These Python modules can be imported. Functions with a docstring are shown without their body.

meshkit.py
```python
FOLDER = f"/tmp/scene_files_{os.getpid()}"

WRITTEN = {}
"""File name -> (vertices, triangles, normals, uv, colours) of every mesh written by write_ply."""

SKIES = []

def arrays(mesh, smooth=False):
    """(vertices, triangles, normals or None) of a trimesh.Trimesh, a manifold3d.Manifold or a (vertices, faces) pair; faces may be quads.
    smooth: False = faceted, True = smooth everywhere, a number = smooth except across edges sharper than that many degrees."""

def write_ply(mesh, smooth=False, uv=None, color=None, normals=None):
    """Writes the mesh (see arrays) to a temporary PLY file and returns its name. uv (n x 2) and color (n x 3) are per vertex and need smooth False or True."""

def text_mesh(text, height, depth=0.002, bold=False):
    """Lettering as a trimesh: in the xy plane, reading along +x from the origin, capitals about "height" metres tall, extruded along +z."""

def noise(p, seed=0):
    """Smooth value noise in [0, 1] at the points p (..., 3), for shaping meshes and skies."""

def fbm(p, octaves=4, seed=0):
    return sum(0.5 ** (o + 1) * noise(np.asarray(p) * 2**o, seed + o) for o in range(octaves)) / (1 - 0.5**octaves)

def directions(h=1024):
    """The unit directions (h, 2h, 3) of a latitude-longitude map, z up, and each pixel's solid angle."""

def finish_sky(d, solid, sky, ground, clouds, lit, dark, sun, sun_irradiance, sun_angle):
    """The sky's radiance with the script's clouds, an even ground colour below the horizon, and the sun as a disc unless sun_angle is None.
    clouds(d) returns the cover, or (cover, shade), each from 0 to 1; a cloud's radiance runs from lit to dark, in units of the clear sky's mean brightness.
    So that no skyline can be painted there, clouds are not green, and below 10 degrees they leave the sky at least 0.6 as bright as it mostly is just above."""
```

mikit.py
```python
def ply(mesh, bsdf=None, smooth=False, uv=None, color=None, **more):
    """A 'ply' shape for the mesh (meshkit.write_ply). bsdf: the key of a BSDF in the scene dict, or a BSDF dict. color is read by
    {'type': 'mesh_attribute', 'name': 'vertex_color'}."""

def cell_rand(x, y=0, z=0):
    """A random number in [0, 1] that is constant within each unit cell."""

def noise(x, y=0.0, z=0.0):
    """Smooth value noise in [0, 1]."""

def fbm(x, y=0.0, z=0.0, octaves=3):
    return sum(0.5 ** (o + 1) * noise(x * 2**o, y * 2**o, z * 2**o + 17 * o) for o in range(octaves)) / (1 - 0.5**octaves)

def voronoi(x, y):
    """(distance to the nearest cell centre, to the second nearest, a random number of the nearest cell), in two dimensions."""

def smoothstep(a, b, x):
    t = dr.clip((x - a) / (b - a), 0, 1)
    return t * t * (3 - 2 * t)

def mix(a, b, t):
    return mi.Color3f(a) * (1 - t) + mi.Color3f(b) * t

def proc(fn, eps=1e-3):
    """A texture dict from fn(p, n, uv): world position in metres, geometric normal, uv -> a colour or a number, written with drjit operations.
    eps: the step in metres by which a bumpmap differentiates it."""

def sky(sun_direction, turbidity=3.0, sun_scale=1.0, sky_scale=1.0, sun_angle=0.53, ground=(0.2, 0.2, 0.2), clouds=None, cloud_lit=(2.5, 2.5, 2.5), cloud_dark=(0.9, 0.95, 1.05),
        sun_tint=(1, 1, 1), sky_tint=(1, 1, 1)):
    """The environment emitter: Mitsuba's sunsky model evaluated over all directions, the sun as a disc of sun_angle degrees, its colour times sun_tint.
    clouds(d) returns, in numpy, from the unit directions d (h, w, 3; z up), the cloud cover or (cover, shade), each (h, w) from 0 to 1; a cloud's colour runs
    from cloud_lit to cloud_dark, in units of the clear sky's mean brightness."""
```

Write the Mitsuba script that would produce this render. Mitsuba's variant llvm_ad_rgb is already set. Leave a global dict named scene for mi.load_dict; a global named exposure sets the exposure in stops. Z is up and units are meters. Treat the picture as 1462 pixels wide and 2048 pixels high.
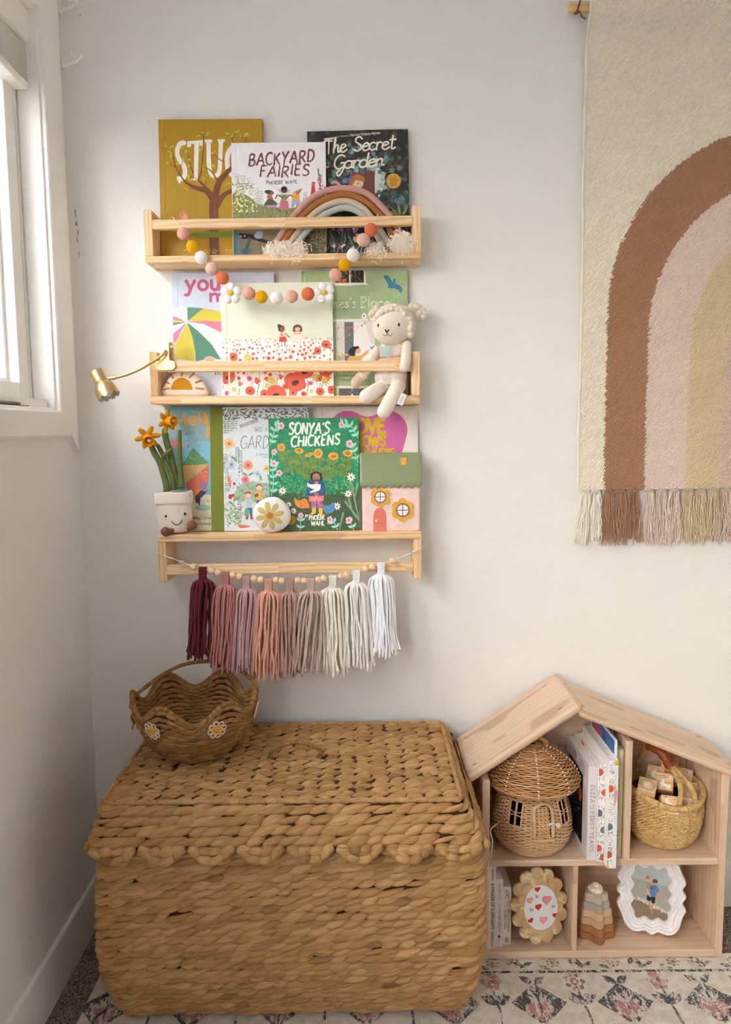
import math, random
import numpy as np, trimesh, shapely
import drjit as dr
import mitsuba as mi
import manifold3d as m3
import mikit, meshkit
from mikit import proc, noise, fbm, cell_rand, smoothstep, mix
from shapely.geometry import Polygon, LineString, Point, box as sbox
from shapely import affinity

# ------------------------------------------------------------------ camera, sky, exposure
EYE = np.array([0.0, -1.95, 1.28]); FOCAL = 1540.0; PITCH = math.radians(6.1); ROLL = 0.0096
_f = np.array([0, math.cos(PITCH), -math.sin(PITCH)]); _r0 = np.array([1.0, 0, 0]); _u0 = np.cross(_r0, _f)
RIGHT = math.cos(ROLL) * _r0 - math.sin(ROLL) * _u0
UP = math.sin(ROLL) * _r0 + math.cos(ROLL) * _u0
T4 = mi.ScalarTransform4f
scene, labels = {}, {}
scene['camera'] = {'type': 'perspective', 'fov_axis': 'x', 'fov': math.degrees(2 * math.atan(731 / FOCAL)), 'near_clip': 0.05, 'far_clip': 100.0,
                   'to_world': T4().look_at(origin=EYE.tolist(), target=(EYE + _f).tolist(), up=UP.tolist())}
def _veil(d):
    return np.full(d.shape[:2], 0.72), np.zeros(d.shape[:2])
scene['sky'] = mikit.sky((-0.62, -0.62, 0.48), turbidity=8.0, sun_scale=0.0, ground=(0.22, 0.21, 0.2), clouds=_veil, cloud_lit=(0.94, 1.0, 1.12), sky_tint=(0.97, 1.0, 1.07))
exposure = 5.87

# ------------------------------------------------------------------ helpers
def _ray(px, py): return _f + RIGHT * (px - 731) / FOCAL - UP * (py - 1024) / FOCAL
def at_y(px, py, Y): d = _ray(px, py); return EYE + d * (Y - EYE[1]) / d[1]
def at_x(px, py, X): d = _ray(px, py); return EYE + d * (X - EYE[0]) / d[0]
def at_z(px, py, Z): d = _ray(px, py); return EYE + d * (Z - EYE[2]) / d[2]

def lin(c):
    """'#rrggbb' or (r, g, b) of 0..255 -> linear."""
    if isinstance(c, str): c = [int(c[i:i + 2], 16) for i in (1, 3, 5)]
    c = np.asarray(c, float) / 255
    return np.where(c < 0.04045, c / 12.92, ((c + 0.055) / 1.055) ** 2.4)
def L3(c): return mi.Color3f(*[float(x) for x in lin(c)])

def rng(seed): return np.random.default_rng(seed)

_used = {}
def key_for(name):
    n = _used.get(name, 0); _used[name] = n + 1
    return name if n == 0 else '%s_%03d' % (name, n)
def tag(key, label=None, category=None, group=None, kind=None):
    d = labels.setdefault(key, {})
    for k, v in (('label', label), ('category', category), ('group', group), ('kind', kind)):
        if v: d[k] = v
    return key
def thing(name, label, category, group=None, kind=None):
    return tag(key_for(name), label, category, group, kind)
def mesh_of(m):
    if hasattr(m, 'to_mesh'):
        q = m.to_mesh(); return trimesh.Trimesh(q.vert_properties[:, :3], q.tri_verts, process=False)
    if isinstance(m, (tuple, list)):
        v, f = np.asarray(m[0], float), np.asarray(m[1], int)
        if f.shape[1] == 4: f = np.vstack([f[:, [0, 1, 2]], f[:, [0, 2, 3]]])
        return trimesh.Trimesh(v, f, process=False)
    return m
def put(name, m, mat, col=None, smooth=30, uv=None, parent=None, M=None, label=None):
    """Adds one shape. name: part name under parent, or a whole key when parent is None."""
    key = name if parent is None else key_for(parent + '__' + name)
    if isinstance(m, MB): m, uv, col = m.arrays()
    m = mesh_of(m)
    if M is not None:
        m = trimesh.Trimesh(np.asarray(m.vertices) @ M[:3, :3].T + M[:3, 3], m.faces, process=False)
        if np.linalg.det(M[:3, :3]) < 0: m = trimesh.Trimesh(m.vertices, np.asarray(m.faces)[:, ::-1], process=False)
    if smooth is not False and smooth is not True and uv is None and (col is None or np.ndim(lin(col) if isinstance(col, str) else col) == 1):
        m = trimesh.graph.smooth_shade(m, angle=np.radians(smooth), facet_minarea=None); smooth = True
    elif smooth not in (True, False): smooth = True
    if isinstance(col, (str, tuple)): col = np.tile(lin(col), (len(m.vertices), 1))
    scene[key] = mikit.ply(m, mat, smooth=smooth, uv=uv, color=col)
    if label: labels[key] = {'label': label}
    return key
class MB:
    """Collects pieces (vertices, faces, uv, colour) into one mesh."""
    def __init__(s): s.v, s.f, s.u, s.c, s.n = [], [], [], [], 0
    def add(s, m, uv=None, col=None, M=None):
        m = mesh_of(m); v, f = np.asarray(m.vertices, float), np.asarray(m.faces, int)
        if M is not None: v = v @ M[:3, :3].T + M[:3, 3]
        s.v.append(v); s.f.append(f + s.n); s.n += len(v)
        s.u.append(np.zeros((len(v), 2)) if uv is None else np.asarray(uv, float))
        if isinstance(col, (str, tuple)): col = lin(col)
        s.c.append(np.broadcast_to(np.ones(3) if col is None else col, (len(v), 3)))
        return s
    def arrays(s):
        return trimesh.Trimesh(np.vstack(s.v), np.vstack(s.f), process=False), np.vstack(s.u), np.vstack(s.c)

def frame(o, x, y, z):
    M = np.eye(4); M[:3, 0], M[:3, 1], M[:3, 2], M[:3, 3] = x, y, z, o
    return M
def move(x=0, y=0, z=0): M = np.eye(4); M[:3, 3] = (x, y, z); return M
def rot(axis, deg):
    return trimesh.transformations.rotation_matrix(math.radians(deg), axis)
def scl(x, y=None, z=None): return np.diag([x, y if y is not None else x, z if z is not None else x, 1.0])
def unit(v): v = np.asarray(v, float); return v / (np.linalg.norm(v, axis=-1, keepdims=True) + 1e-12)

def chamfer_box(lo, hi, r=0.0015):
    lo, hi = np.asarray(lo, float), np.asarray(hi, float); r = min(r, 0.45 * (hi - lo).min())
    pts = []
    for sx in (0, 1):
        for sy in (0, 1):
            for sz in (0, 1):
                c = np.where([sx, sy, sz], hi, lo); d = np.where([sx, sy, sz], -1, 1) * r
                for k in range(3):
                    q = c + d; q[k] = c[k]; pts.append(q)
    return trimesh.convex.convex_hull(np.array(pts))
def ball(r=1, n=2, c=(0, 0, 0), s=(1, 1, 1)):
    m = trimesh.creation.icosphere(subdivisions=n, radius=r); m.apply_transform(scl(*s)); m.apply_translation(c); return m
def spline(pts, n=60, closed=False):
    p = np.asarray(pts, float)
    if len(p) < 3:
        t = np.linspace(0, 1, n)[:, None]; return p[0] * (1 - t) + p[-1] * t
    q = np.vstack([p[-1], p, p[0], p[1]]) if closed else np.vstack([2 * p[0] - p[1], p, 2 * p[-1] - p[-2]])
    m = len(p) if closed else len(p) - 1
    t = np.linspace(0, m, n, endpoint=not closed); i = np.minimum(t.astype(int), m - 1); t = (t - i)[:, None]
    a, b, c, d = q[i], q[i + 1], q[i + 2], q[i + 3]
    return 0.5 * (2 * b + (c - a) * t + (2 * a - 5 * b + 4 * c - d) * t * t + (3 * b - a - 3 * c + d) * t ** 3)
def tube(path, r, sides=8, closed=False, up=(0.13, 0.31, 0.94), prof=None, flat=1.0):
    """(mesh, uv): a tube along the path; r number or per point; prof(u_len, ang) multiplies the radius; flat squeezes it along the second axis."""
    p = np.asarray(path, float); n = len(p); r = np.broadcast_to(r, (n,)).astype(float)
    t = unit(np.roll(p, -1, 0) - np.roll(p, 1, 0)) if closed else unit(np.gradient(p, axis=0))
    a = np.zeros_like(p); v = np.asarray(up, float); v = v - t[0] * (v @ t[0]); v = v / np.linalg.norm(v)
    for i in range(n):
        v = v - t[i] * (v @ t[i]); v = v / (np.linalg.norm(v) + 1e-12); a[i] = v
    b = np.cross(t, a); seg = np.linalg.norm(np.diff(p, axis=0), axis=1); ln = np.r_[0, np.cumsum(seg)]
    ang = np.linspace(0, 2 * np.pi, sides + 1)
    k = np.ones((n, sides + 1)) if prof is None else prof(ln[:, None], ang[None, :])
    V = p[:, None] + (r[:, None] * k)[..., None] * (np.cos(ang)[None, :, None] * a[:, None] + flat * np.sin(ang)[None, :, None] * b[:, None])
    uv = np.stack(np.broadcast_arrays(ln[:, None], (ang / (2 * np.pi))[None, :]), -1).reshape(-1, 2)
    s1 = sides + 1; rows = n if closed else n - 1
    i, j = np.meshgrid(np.arange(rows), np.arange(sides), indexing='ij'); i2 = (i + 1) % n
    F = np.stack([i * s1 + j, i * s1 + j + 1, i2 * s1 + j + 1, i2 * s1 + j], -1).reshape(-1, 4)
    V = V.reshape(-1, 3); F = np.vstack([F[:, [0, 1, 2]], F[:, [0, 2, 3]]])
    if not closed:
        base = len(V); V = np.vstack([V, p[0], p[-1]]); uv = np.vstack([uv, uv[0], uv[-1]]); jj = np.arange(sides)
        F = np.vstack([F, np.stack([jj + 1, jj, jj * 0 + base], 1), np.stack([(n - 1) * s1 + jj, (n - 1) * s1 + jj + 1, jj * 0 + base + 1], 1)])
    return trimesh.Trimesh(V, F, process=False), uv
def lathe(prof, n=48, sx=1.0, sy=1.0):
    """Surface of revolution around z from (r, z) points; uv = (angle, length)."""
    p = np.asarray(prof, float); a = np.linspace(0, 2 * np.pi, n + 1)
    V = np.stack([np.outer(p[:, 0], np.cos(a)) * sx, np.outer(p[:, 0], np.sin(a)) * sy, np.repeat(p[:, 1:2], n + 1, 1)], -1).reshape(-1, 3)
    i, j = np.meshgrid(np.arange(len(p) - 1), np.arange(n), indexing='ij'); s = n + 1
    F = np.stack([i * s + j, i * s + j + 1, (i + 1) * s + j + 1, (i + 1) * s + j], -1).reshape(-1, 4)
    return trimesh.Trimesh(V, np.vstack([F[:, [0, 1, 2]], F[:, [0, 2, 3]]]), process=False)
def grid_surface(P):
    """P (n, m, 3) -> mesh."""
    n, m = P.shape[:2]; i, j = np.meshgrid(np.arange(n - 1), np.arange(m - 1), indexing='ij')
    F = np.stack([i * m + j, i * m + j + 1, (i + 1) * m + j + 1, (i + 1) * m + j], -1).reshape(-1, 4)
    return trimesh.Trimesh(P.reshape(-1, 3), np.vstack([F[:, [0, 1, 2]], F[:, [0, 2, 3]]]), process=False)
def extrude(poly, h):
    g = getattr(poly, 'geoms', [poly])
    return trimesh.util.concatenate([trimesh.creation.extrude_polygon(q, h, engine='earcut') for q in g if q.area > 1e-10])
def pillow(poly, depth, n=26, power=0.5, both=True):
    """A stuffed outline in the xy plane: thickness grows from the seam inwards."""
    x0, y0, x1, y1 = poly.bounds; step = max(x1 - x0, y1 - y0) / n
    b = poly.exterior; k = max(24, int(b.length / step)); ring = np.array([b.interpolate(i / k, normalized=True).coords[0] for i in range(k)])
    xs, ys = np.meshgrid(np.arange(x0, x1, step), np.arange(y0, y1, step * 0.87)); xs[1::2] += step / 2
    q = np.stack([xs.ravel(), ys.ravel()], 1); q = q[shapely.contains_xy(poly.buffer(-step * 0.45), q[:, 0], q[:, 1])]
    pts = np.vstack([ring, q])
    from scipy.spatial import Delaunay
    tri = Delaunay(pts).simplices; cen = pts[tri].mean(1); tri = tri[shapely.contains_xy(poly, cen[:, 0], cen[:, 1])]
    e1, e2 = pts[tri[:, 1]] - pts[tri[:, 0]], pts[tri[:, 2]] - pts[tri[:, 0]]
    bad = e1[:, 0] * e2[:, 1] - e1[:, 1] * e2[:, 0] < 0; tri[bad] = tri[bad][:, ::-1]
    d = shapely.distance(shapely.points(pts), b); d[:k] = 0; z = depth * (1 - (1 - np.clip(d / d.max(), 0, 1)) ** 2) ** power
    top = np.c_[pts, z]
    if not both: return trimesh.Trimesh(top, tri, process=False)
    bot = np.c_[pts, -z]; idx = np.arange(len(pts)) + len(pts); idx[:k] = np.arange(k)
    return trimesh.Trimesh(np.vstack([top, bot]), np.vstack([tri, idx[tri][:, ::-1]]), process=False)
def blob(bones, edge=0.006, smooth=8):
    """One smooth body from bones ((p, r), (q, s)): hulls of spheres, united, refined, smoothed."""
    parts = []
    for (p, r), (q, s) in bones:
        A = m3.Manifold.sphere(r, 24).translate(tuple(map(float, p))); B = m3.Manifold.sphere(s, 24).translate(tuple(map(float, q)))
        parts.append(m3.Manifold.batch_hull([A, B]))
    M = m3.Manifold.batch_boolean(parts, m3.OpType.Add).refine_to_length(edge)
    q = M.to_mesh(); t = trimesh.Trimesh(q.vert_properties[:, :3], q.tri_verts, process=True)
    trimesh.smoothing.filter_taubin(t, iterations=smooth)
    return t

# ------------------------------------------------------------------ materials
VC = {'type': 'mesh_attribute', 'name': 'vertex_color'}
def two(b): return {'type': 'twosided', 'bsdf': b}
def pbr(base, rough, spec=0.3, **k):
    if not isinstance(base, dict): base = {'type': 'rgb', 'value': [float(x) for x in base]}
    return {'type': 'principled', 'base_color': base, 'roughness': float(rough), 'specular': float(spec), **k}
def bumped(b, fn, scale, eps=3e-4): return {'type': 'bumpmap', 'tex': proc(fn, eps), 'scale': float(scale), 'bsdf': b}
scene['mat_matte'] = two(pbr(VC, 0.8, 0.2))
scene['mat_print'] = two(pbr(VC, 0.42, 0.35))
scene['mat_gloss'] = two(pbr(VC, 0.18, 0.5, clearcoat=0.6, clearcoat_gloss=0.9))
scene['mat_satin'] = two(pbr(VC, 0.45, 0.4))
scene['mat_brass'] = two(pbr(lin('#dfc48c'), 0.34, 0.5, metallic=1.0))
scene['mat_glass'] = {'type': 'thindielectric'}
def _peel(p, n, uv): return noise(p.x * 130, p.y * 130, p.z * 130)
scene['mat_wall'] = two(bumped(pbr(lin('#e8e7e4'), 0.7, 0.25), _peel, 0.0005, 6e-4))
scene['mat_trim'] = two(pbr(lin('#edebe6'), 0.4, 0.4))
def _fuzz(p, n, uv): return noise(p.x * 900, p.y * 900, p.z * 900) + noise(p.x * 350, p.y * 350, p.z * 350)
scene['mat_felt'] = two(bumped(pbr(VC, 0.95, 0.1, sheen=0.5), _fuzz, 0.0007, 2e-4))
def _cloth(p, n, uv):
    q = p.x + p.y * 0.7
    return dr.sin(q * 3600) * 0.25 + dr.sin(p.z * 3600) * 0.25 + noise(p.x * 220, p.y * 220, p.z * 220)
scene['mat_cloth'] = two(bumped(pbr(VC, 0.9, 0.15, sheen=0.3), _cloth, 0.0003, 2e-4))
def _carpet_c(p, n, uv):
    a = noise(p.x * 420, p.y * 420, p.z * 420); b = fbm(p.x * 90, p.y * 90, 0.0)
    return mix(L3('#5d5148'), L3('#a2948a'), smoothstep(0.25, 0.8, a * 0.7 + b * 0.3))
def _carpet_b(p, n, uv): return noise(p.x * 420, p.y * 420, p.z * 420) + noise(p.x * 200, p.y * 200, 3.0)
scene['mat_carpet'] = two(bumped(pbr(proc(_carpet_c), 0.95, 0.05), _carpet_b, 0.003, 4e-4))
def wood(light, dark, knot, freq=260.0, amt=0.55):
    def fn(p, n, uv):
        lam = dr.floor(uv.y / 0.045); blk = dr.floor(uv.x / 0.31 + cell_rand(lam, 7.0) * 5)
        t = cell_rand(lam, blk, 3.0); off = t * 37.0
        warp = noise(uv.x * 5.0 + off, uv.y * 20 + off) * 0.018
        ring = dr.abs(dr.sin((uv.y + warp) * freq + off * 3))
        fine = noise(uv.x * 22 + off, uv.y * 900 + off)
        g = smoothstep(0.55, 1.0, ring) * amt + fine * 0.35 + (t - 0.5) * 0.45
        c = mix(light, dark, dr.clip(g, 0, 1))
        k = smoothstep(0.80, 0.86, noise(uv.x * 9 + 31 * lam, uv.y * 26 + 3.3))
        return mix(c, knot, k * 0.45)
    return fn
scene['mat_pine'] = two(pbr(proc(wood(L3('#edcfa6'), L3('#d5a976'), L3('#b98652'))), 0.5, 0.3))
scene['mat_pale_pine'] = two(pbr(proc(wood(L3('#dcc2a9'), L3('#c7a487'), L3('#a98263'), 150.0, 0.30)), 0.5, 0.3))
def straw(light, mid, dark, streak=9.0):
    def fn(p, n, uv):
        i = dr.floor(uv.x); a = uv.x - i; r = cell_rand(i, 1.0); r2 = cell_rand(i, 2.0)
        s = noise(uv.y * streak + i * 3.7, a * 2.5 + r * 9, 0.5) * 0.55 + noise(uv.y * streak * 3.1 + i * 1.7, a * 4.0 + r * 5, 1.5) * 0.45
        c = mix(mix(mid, light, r), dark, smoothstep(0.42, 0.85, s) * 0.62)
        return mix(c, dark, smoothstep(0.95, 0.99, r2) * 0.55)
    return fn
def _straw_b(p, n, uv): return noise(uv.y * 26 + dr.floor(uv.x) * 3.1, uv.x * 3.0) + 0.6 * noise(uv.y * 9 + dr.floor(uv.x) * 7.7, uv.x * 5.0)
scene['mat_hyacinth'] = two(bumped(pbr(proc(straw(L3('#c69b69'), L3('#ac8150'), L3('#664626'))), 0.6, 0.25), _straw_b, 0.0008, 2e-4))
scene['mat_basket'] = two(pbr(proc(straw(L3('#a97f50'), L3('#875f35'), L3('#4d321b'))), 0.65, 0.2))
scene['mat_seagrass'] = two(pbr(proc(straw(L3('#ddbd84'), L3('#c6a065'), L3('#8f6a38'))), 0.6, 0.25))
def _rattan(p, n, uv):
    s = noise(uv.x * 40, uv.y * 3); r = cell_rand(dr.floor(p.z * 140), dr.floor(p.x * 25))
    return mix(L3('#dcba92'), L3('#be9367'), dr.clip(s * 0.7 + r * 0.4, 0, 1))
scene['mat_rattan'] = two(pbr(proc(_rattan), 0.45, 0.4))
def _rattan_d(p, n, uv):
    s = noise(uv.x * 40, uv.y * 3); r = cell_rand(dr.floor(p.z * 140), dr.floor(p.x * 25))
    return mix(L3('#cf9c66'), L3('#a36c3a'), dr.clip(s * 0.7 + r * 0.4, 0, 1))
scene['mat_rattan_dark'] = two(pbr(proc(_rattan_d), 0.45, 0.4))
def _wrap(p, n, uv): return dr.abs(dr.sin(uv.x * 3141.6 / 2.6 + dr.sin(uv.y * 6.2832) * 0.8)) + noise(uv.x * 900, uv.y * 9) * 0.4
scene['mat_wrap'] = two(bumped(pbr(VC, 0.85, 0.15, sheen=0.3), _wrap, 0.0012, 2e-4))
def _ply(p, n, uv): return dr.sin(uv.y * 12.566 + uv.x * 1100) + noise(uv.x * 700, uv.y * 8) * 0.8
scene['mat_yarn'] = two(bumped(pbr(VC, 0.9, 0.1, sheen=0.4), _ply, 0.0004, 2e-4))
def _knit(p, n, uv):
    x, z = (p.x + 0.3 * p.y) / 0.0042, p.z / 0.0036
    fx = x - dr.floor(x)
    return dr.sin((z + dr.abs(fx - 0.5) * 1.3) * 6.2832) * 0.6 + dr.cos((fx - 0.5) * 6.2832) * 0.5
scene['mat_knit'] = two(bumped(pbr(VC, 0.9, 0.1, sheen=0.3), _knit, 0.0007, 2e-4))

_wood_n = [0.0]
def wood_mesh(m, axis):
    """Unmerged mesh with uv along (axis) and across the grain, and a fresh offset so that boards differ."""
    m = mesh_of(m).copy(); m.unmerge_vertices(); v = np.asarray(m.vertices); o = [k for k in range(3) if k != axis]
    _wood_n[0] += 1.37
    return m, np.stack([v[:, axis] + _wood_n[0], v[:, o[0]] + v[:, o[1]] + 0.61 * _wood_n[0]], 1)
def board(name, lo, hi, axis, parent, mat='mat_pine', r=0.0015, M=None, label=None):
    m, uv = wood_mesh(chamfer_box(lo, hi, r), axis)
    return put(name, m, mat, uv=uv, smooth=False, parent=parent, M=M, label=label)

def course(path, nrm, spacing, Ln, W, H, seed, tilt=9.0, skew=0.3, closed=True, stations=7, arc=5, jitter=0.10, sink=0.75, start=None, wob=0.0):
    """Lens-shaped straw pieces laid one after another along a path, bending with it: (mesh, uv)."""
    g = rng(seed); p = np.asarray(path, float); nr = np.broadcast_to(np.asarray(nrm, float), p.shape)
    if closed: p = np.vstack([p, p[:1]]); nr = np.vstack([nr, nr[:1]])
    cum = np.r_[0, np.cumsum(np.linalg.norm(np.diff(p, axis=0), axis=1))]; tot = cum[-1]
    k = max(1, int(round(tot / spacing))); s0 = (np.arange(k) + (g.uniform() if start is None else start)) * tot / k + g.normal(0, 0.05, k) * spacing
    s = np.linspace(-1, 1, stations); w = np.maximum(1 - np.abs(s) ** 2.3, 0.05) ** 0.75; ph = np.linspace(0, np.pi, arc)
    j = lambda x: (x * (1 + g.normal(0, jitter, k)))[:, None]
    Lk, Wk, Hk = j(Ln), j(W), j(H)
    S = s0[:, None] + Lk * s[None] / 2
    S = np.mod(S, tot) if closed else np.clip(S, 0, tot)
    at = lambda A: np.stack([np.interp(S, cum, A[:, c]) for c in range(3)], -1)
    C, N = at(p), unit(at(nr)); d = tot / 2000
    f = lambda q: np.stack([np.interp(np.mod(q, tot) if closed else np.clip(q, 0, tot), cum, p[:, c]) for c in range(3)], -1)
    T = unit(f(S + d) - f(S - d)); B = unit(np.cross(N, T))
    tl = np.tan(np.radians(tilt + g.normal(0, 3, k)))[:, None]
    off = tl * Lk * s[None] / 2 * 0.8 + g.normal(0, 1, k)[:, None] * wob
    lb = np.outer(w, np.cos(ph)) / 2; lc = np.outer(w, np.sin(ph)) - sink * np.abs(s[:, None]) ** 2
    Bb = Wk[..., None] * (lb + skew * s[:, None] * 0.3 * np.sin(ph)[None])[None] + off[..., None]
    V = C[:, :, None] + Bb[..., None] * B[:, :, None] + (Hk[..., None] * lc[None])[..., None] * N[:, :, None]
    i, q = np.meshgrid(np.arange(stations - 1), np.arange(arc - 1), indexing='ij')
    F = np.stack([i * arc + q, (i + 1) * arc + q, (i + 1) * arc + q + 1, i * arc + q + 1], -1).reshape(-1, 4)[:, ::-1]; F = np.vstack([F[:, [0, 1, 2]], F[:, [0, 2, 3]]])
    F = (F[None] + (np.arange(k) * stations * arc)[:, None, None]).reshape(-1, 3)
    ids = g.integers(0, 5000, k).astype(float)
    uv = np.stack([(ids[:, None] + 0.5 + 0.42 * np.repeat(s, arc)[None]).ravel(), np.tile(np.tile(np.linspace(0, 1, arc), stations), k)], 1)
    return trimesh.Trimesh(V.reshape(-1, 3), F, process=False), uv
# ------------------------------------------------------------------ the room
XC = -0.72                       # left wall
WY0, WY1, WZ0, WZ1 = -1.75, -0.144, 1.330, 2.212     # window opening
def slab(name, boxes, mat='mat_wall', parent=None, **k):
    b = MB()
    for lo, hi in boxes: b.add(trimesh.creation.box(bounds=[lo, hi]))
    m, _, _ = b.arrays(); put(name, m, mat, smooth=False, parent=parent, **k)
slab('wall_back', [((XC - 0.12, 0, -0.02), (2.6, 0.1, 2.55))]); tag('wall_back', 'white painted back wall', kind='structure')
VY0, VY1, VZ0, VZ1 = -3.35, -1.98, 0.75, 2.4      # a second window further along the same wall, behind the camera
slab('wall_left', [((XC - 0.12, VY1, -0.02), (XC, 0, WZ0)), ((XC - 0.12, VY1, WZ1), (XC, 0, 2.55)), ((XC - 0.12, WY1, WZ0), (XC, 0, WZ1)), ((XC - 0.12, VY1, WZ0), (XC, WY0, WZ1)),
                   ((XC - 0.12, -3.4, -0.02), (XC, VY1, VZ0)), ((XC - 0.12, -3.4, VZ1), (XC, VY1, 2.55)), ((XC - 0.12, -3.4, VZ0), (XC, VY0, VZ1))])
tag('wall_left', 'white painted wall with the window', kind='structure')
slab('wall_outside', [((-2.1, -2.3, -0.3), (-2.0, 2.6, 2.9))], 'mat_wall'); tag('wall_outside', 'pale wall of the house next door, seen through the window', kind='structure')
slab('wall_right', [((2.6, -3.4, -0.02), (2.7, 0.1, 2.55))]); tag('wall_right', 'white painted right wall', kind='structure')
slab('wall_rear', [((XC - 0.12, -3.5, -0.02), (2.7, -3.4, 2.55))])
tag('wall_rear', 'white painted rear wall', kind='structure')
slab('ceiling', [((XC - 0.12, -3.5, 2.45), (2.7, 0.1, 2.55))]); tag('ceiling', 'white ceiling', kind='structure')
slab('floor', [((XC, -3.4, -0.05), (2.6, 0, 0.0))], 'mat_carpet'); tag('floor', 'grey brown pile carpet', kind='structure')
def base_profile(h=0.125, t=0.012): return Polygon([(0, 0), (t, 0), (t, h - 0.012), (t * 0.75, h - 0.003), (t * 0.45, h), (0, h)])
m = extrude(base_profile(), 3.38); put('baseboard_left', m, 'mat_trim', (237, 235, 230), smooth=20, M=frame((XC, -3.39, 0), (1, 0, 0), (0, 0, 1), (0, 1, 0)) @ np.eye(4))
tag('baseboard_left', 'white baseboard along the window wall', kind='structure')
m = extrude(base_profile(), 3.3); put('baseboard_back', m, 'mat_trim', smooth=20, M=frame((XC + 0.012, 0, 0), (0, -1, 0), (0, 0, 1), (1, 0, 0)))
tag('baseboard_back', 'white baseboard along the back wall', kind='structure')

# window: casing, jamb steps, sash, pane, crank handle
W = 'window_1'; tag(W, 'white painted window with a pale glass pane beside the corner', kind='structure')
def casing(length, w=0.10, t=0.016):
    # flat board with an eased outer edge, mitred ends
    prof = np.array([(0, 0), (w, 0), (w, t * 0.55), (w - 0.006, t), (0.004, t), (0, t - 0.003)])   # (from the opening outwards, off the wall)
    e = np.array([prof[:, 0], prof[:, 1]]).T; n = len(e)
    A = np.c_[e[:, 0], e[:, 1], -e[:, 0]]; B = np.c_[e[:, 0], e[:, 1], length + e[:, 0]]
    F = [[i, (i + 1) % n, n + (i + 1) % n, n + i] for i in range(n)]
    F = np.array(F); F = np.vstack([F[:, [0, 1, 2]], F[:, [0, 2, 3]]]); caps = [[0, i + 1, i] for i in range(1, n - 1)] + [[n, n + i, n + i + 1] for i in range(1, n - 1)]
    m = trimesh.Trimesh(np.vstack([A, B]), np.vstack([F, caps]), process=False); m.unmerge_vertices(); return m
H_, L_ = WZ1 - WZ0, WY1 - WY0
put('casing', casing(H_), 'mat_trim', smooth=False, parent=W, M=frame((XC, WY1, WZ0), (0, 1, 0), (1, 0, 0), (0, 0, 1)))
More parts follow.
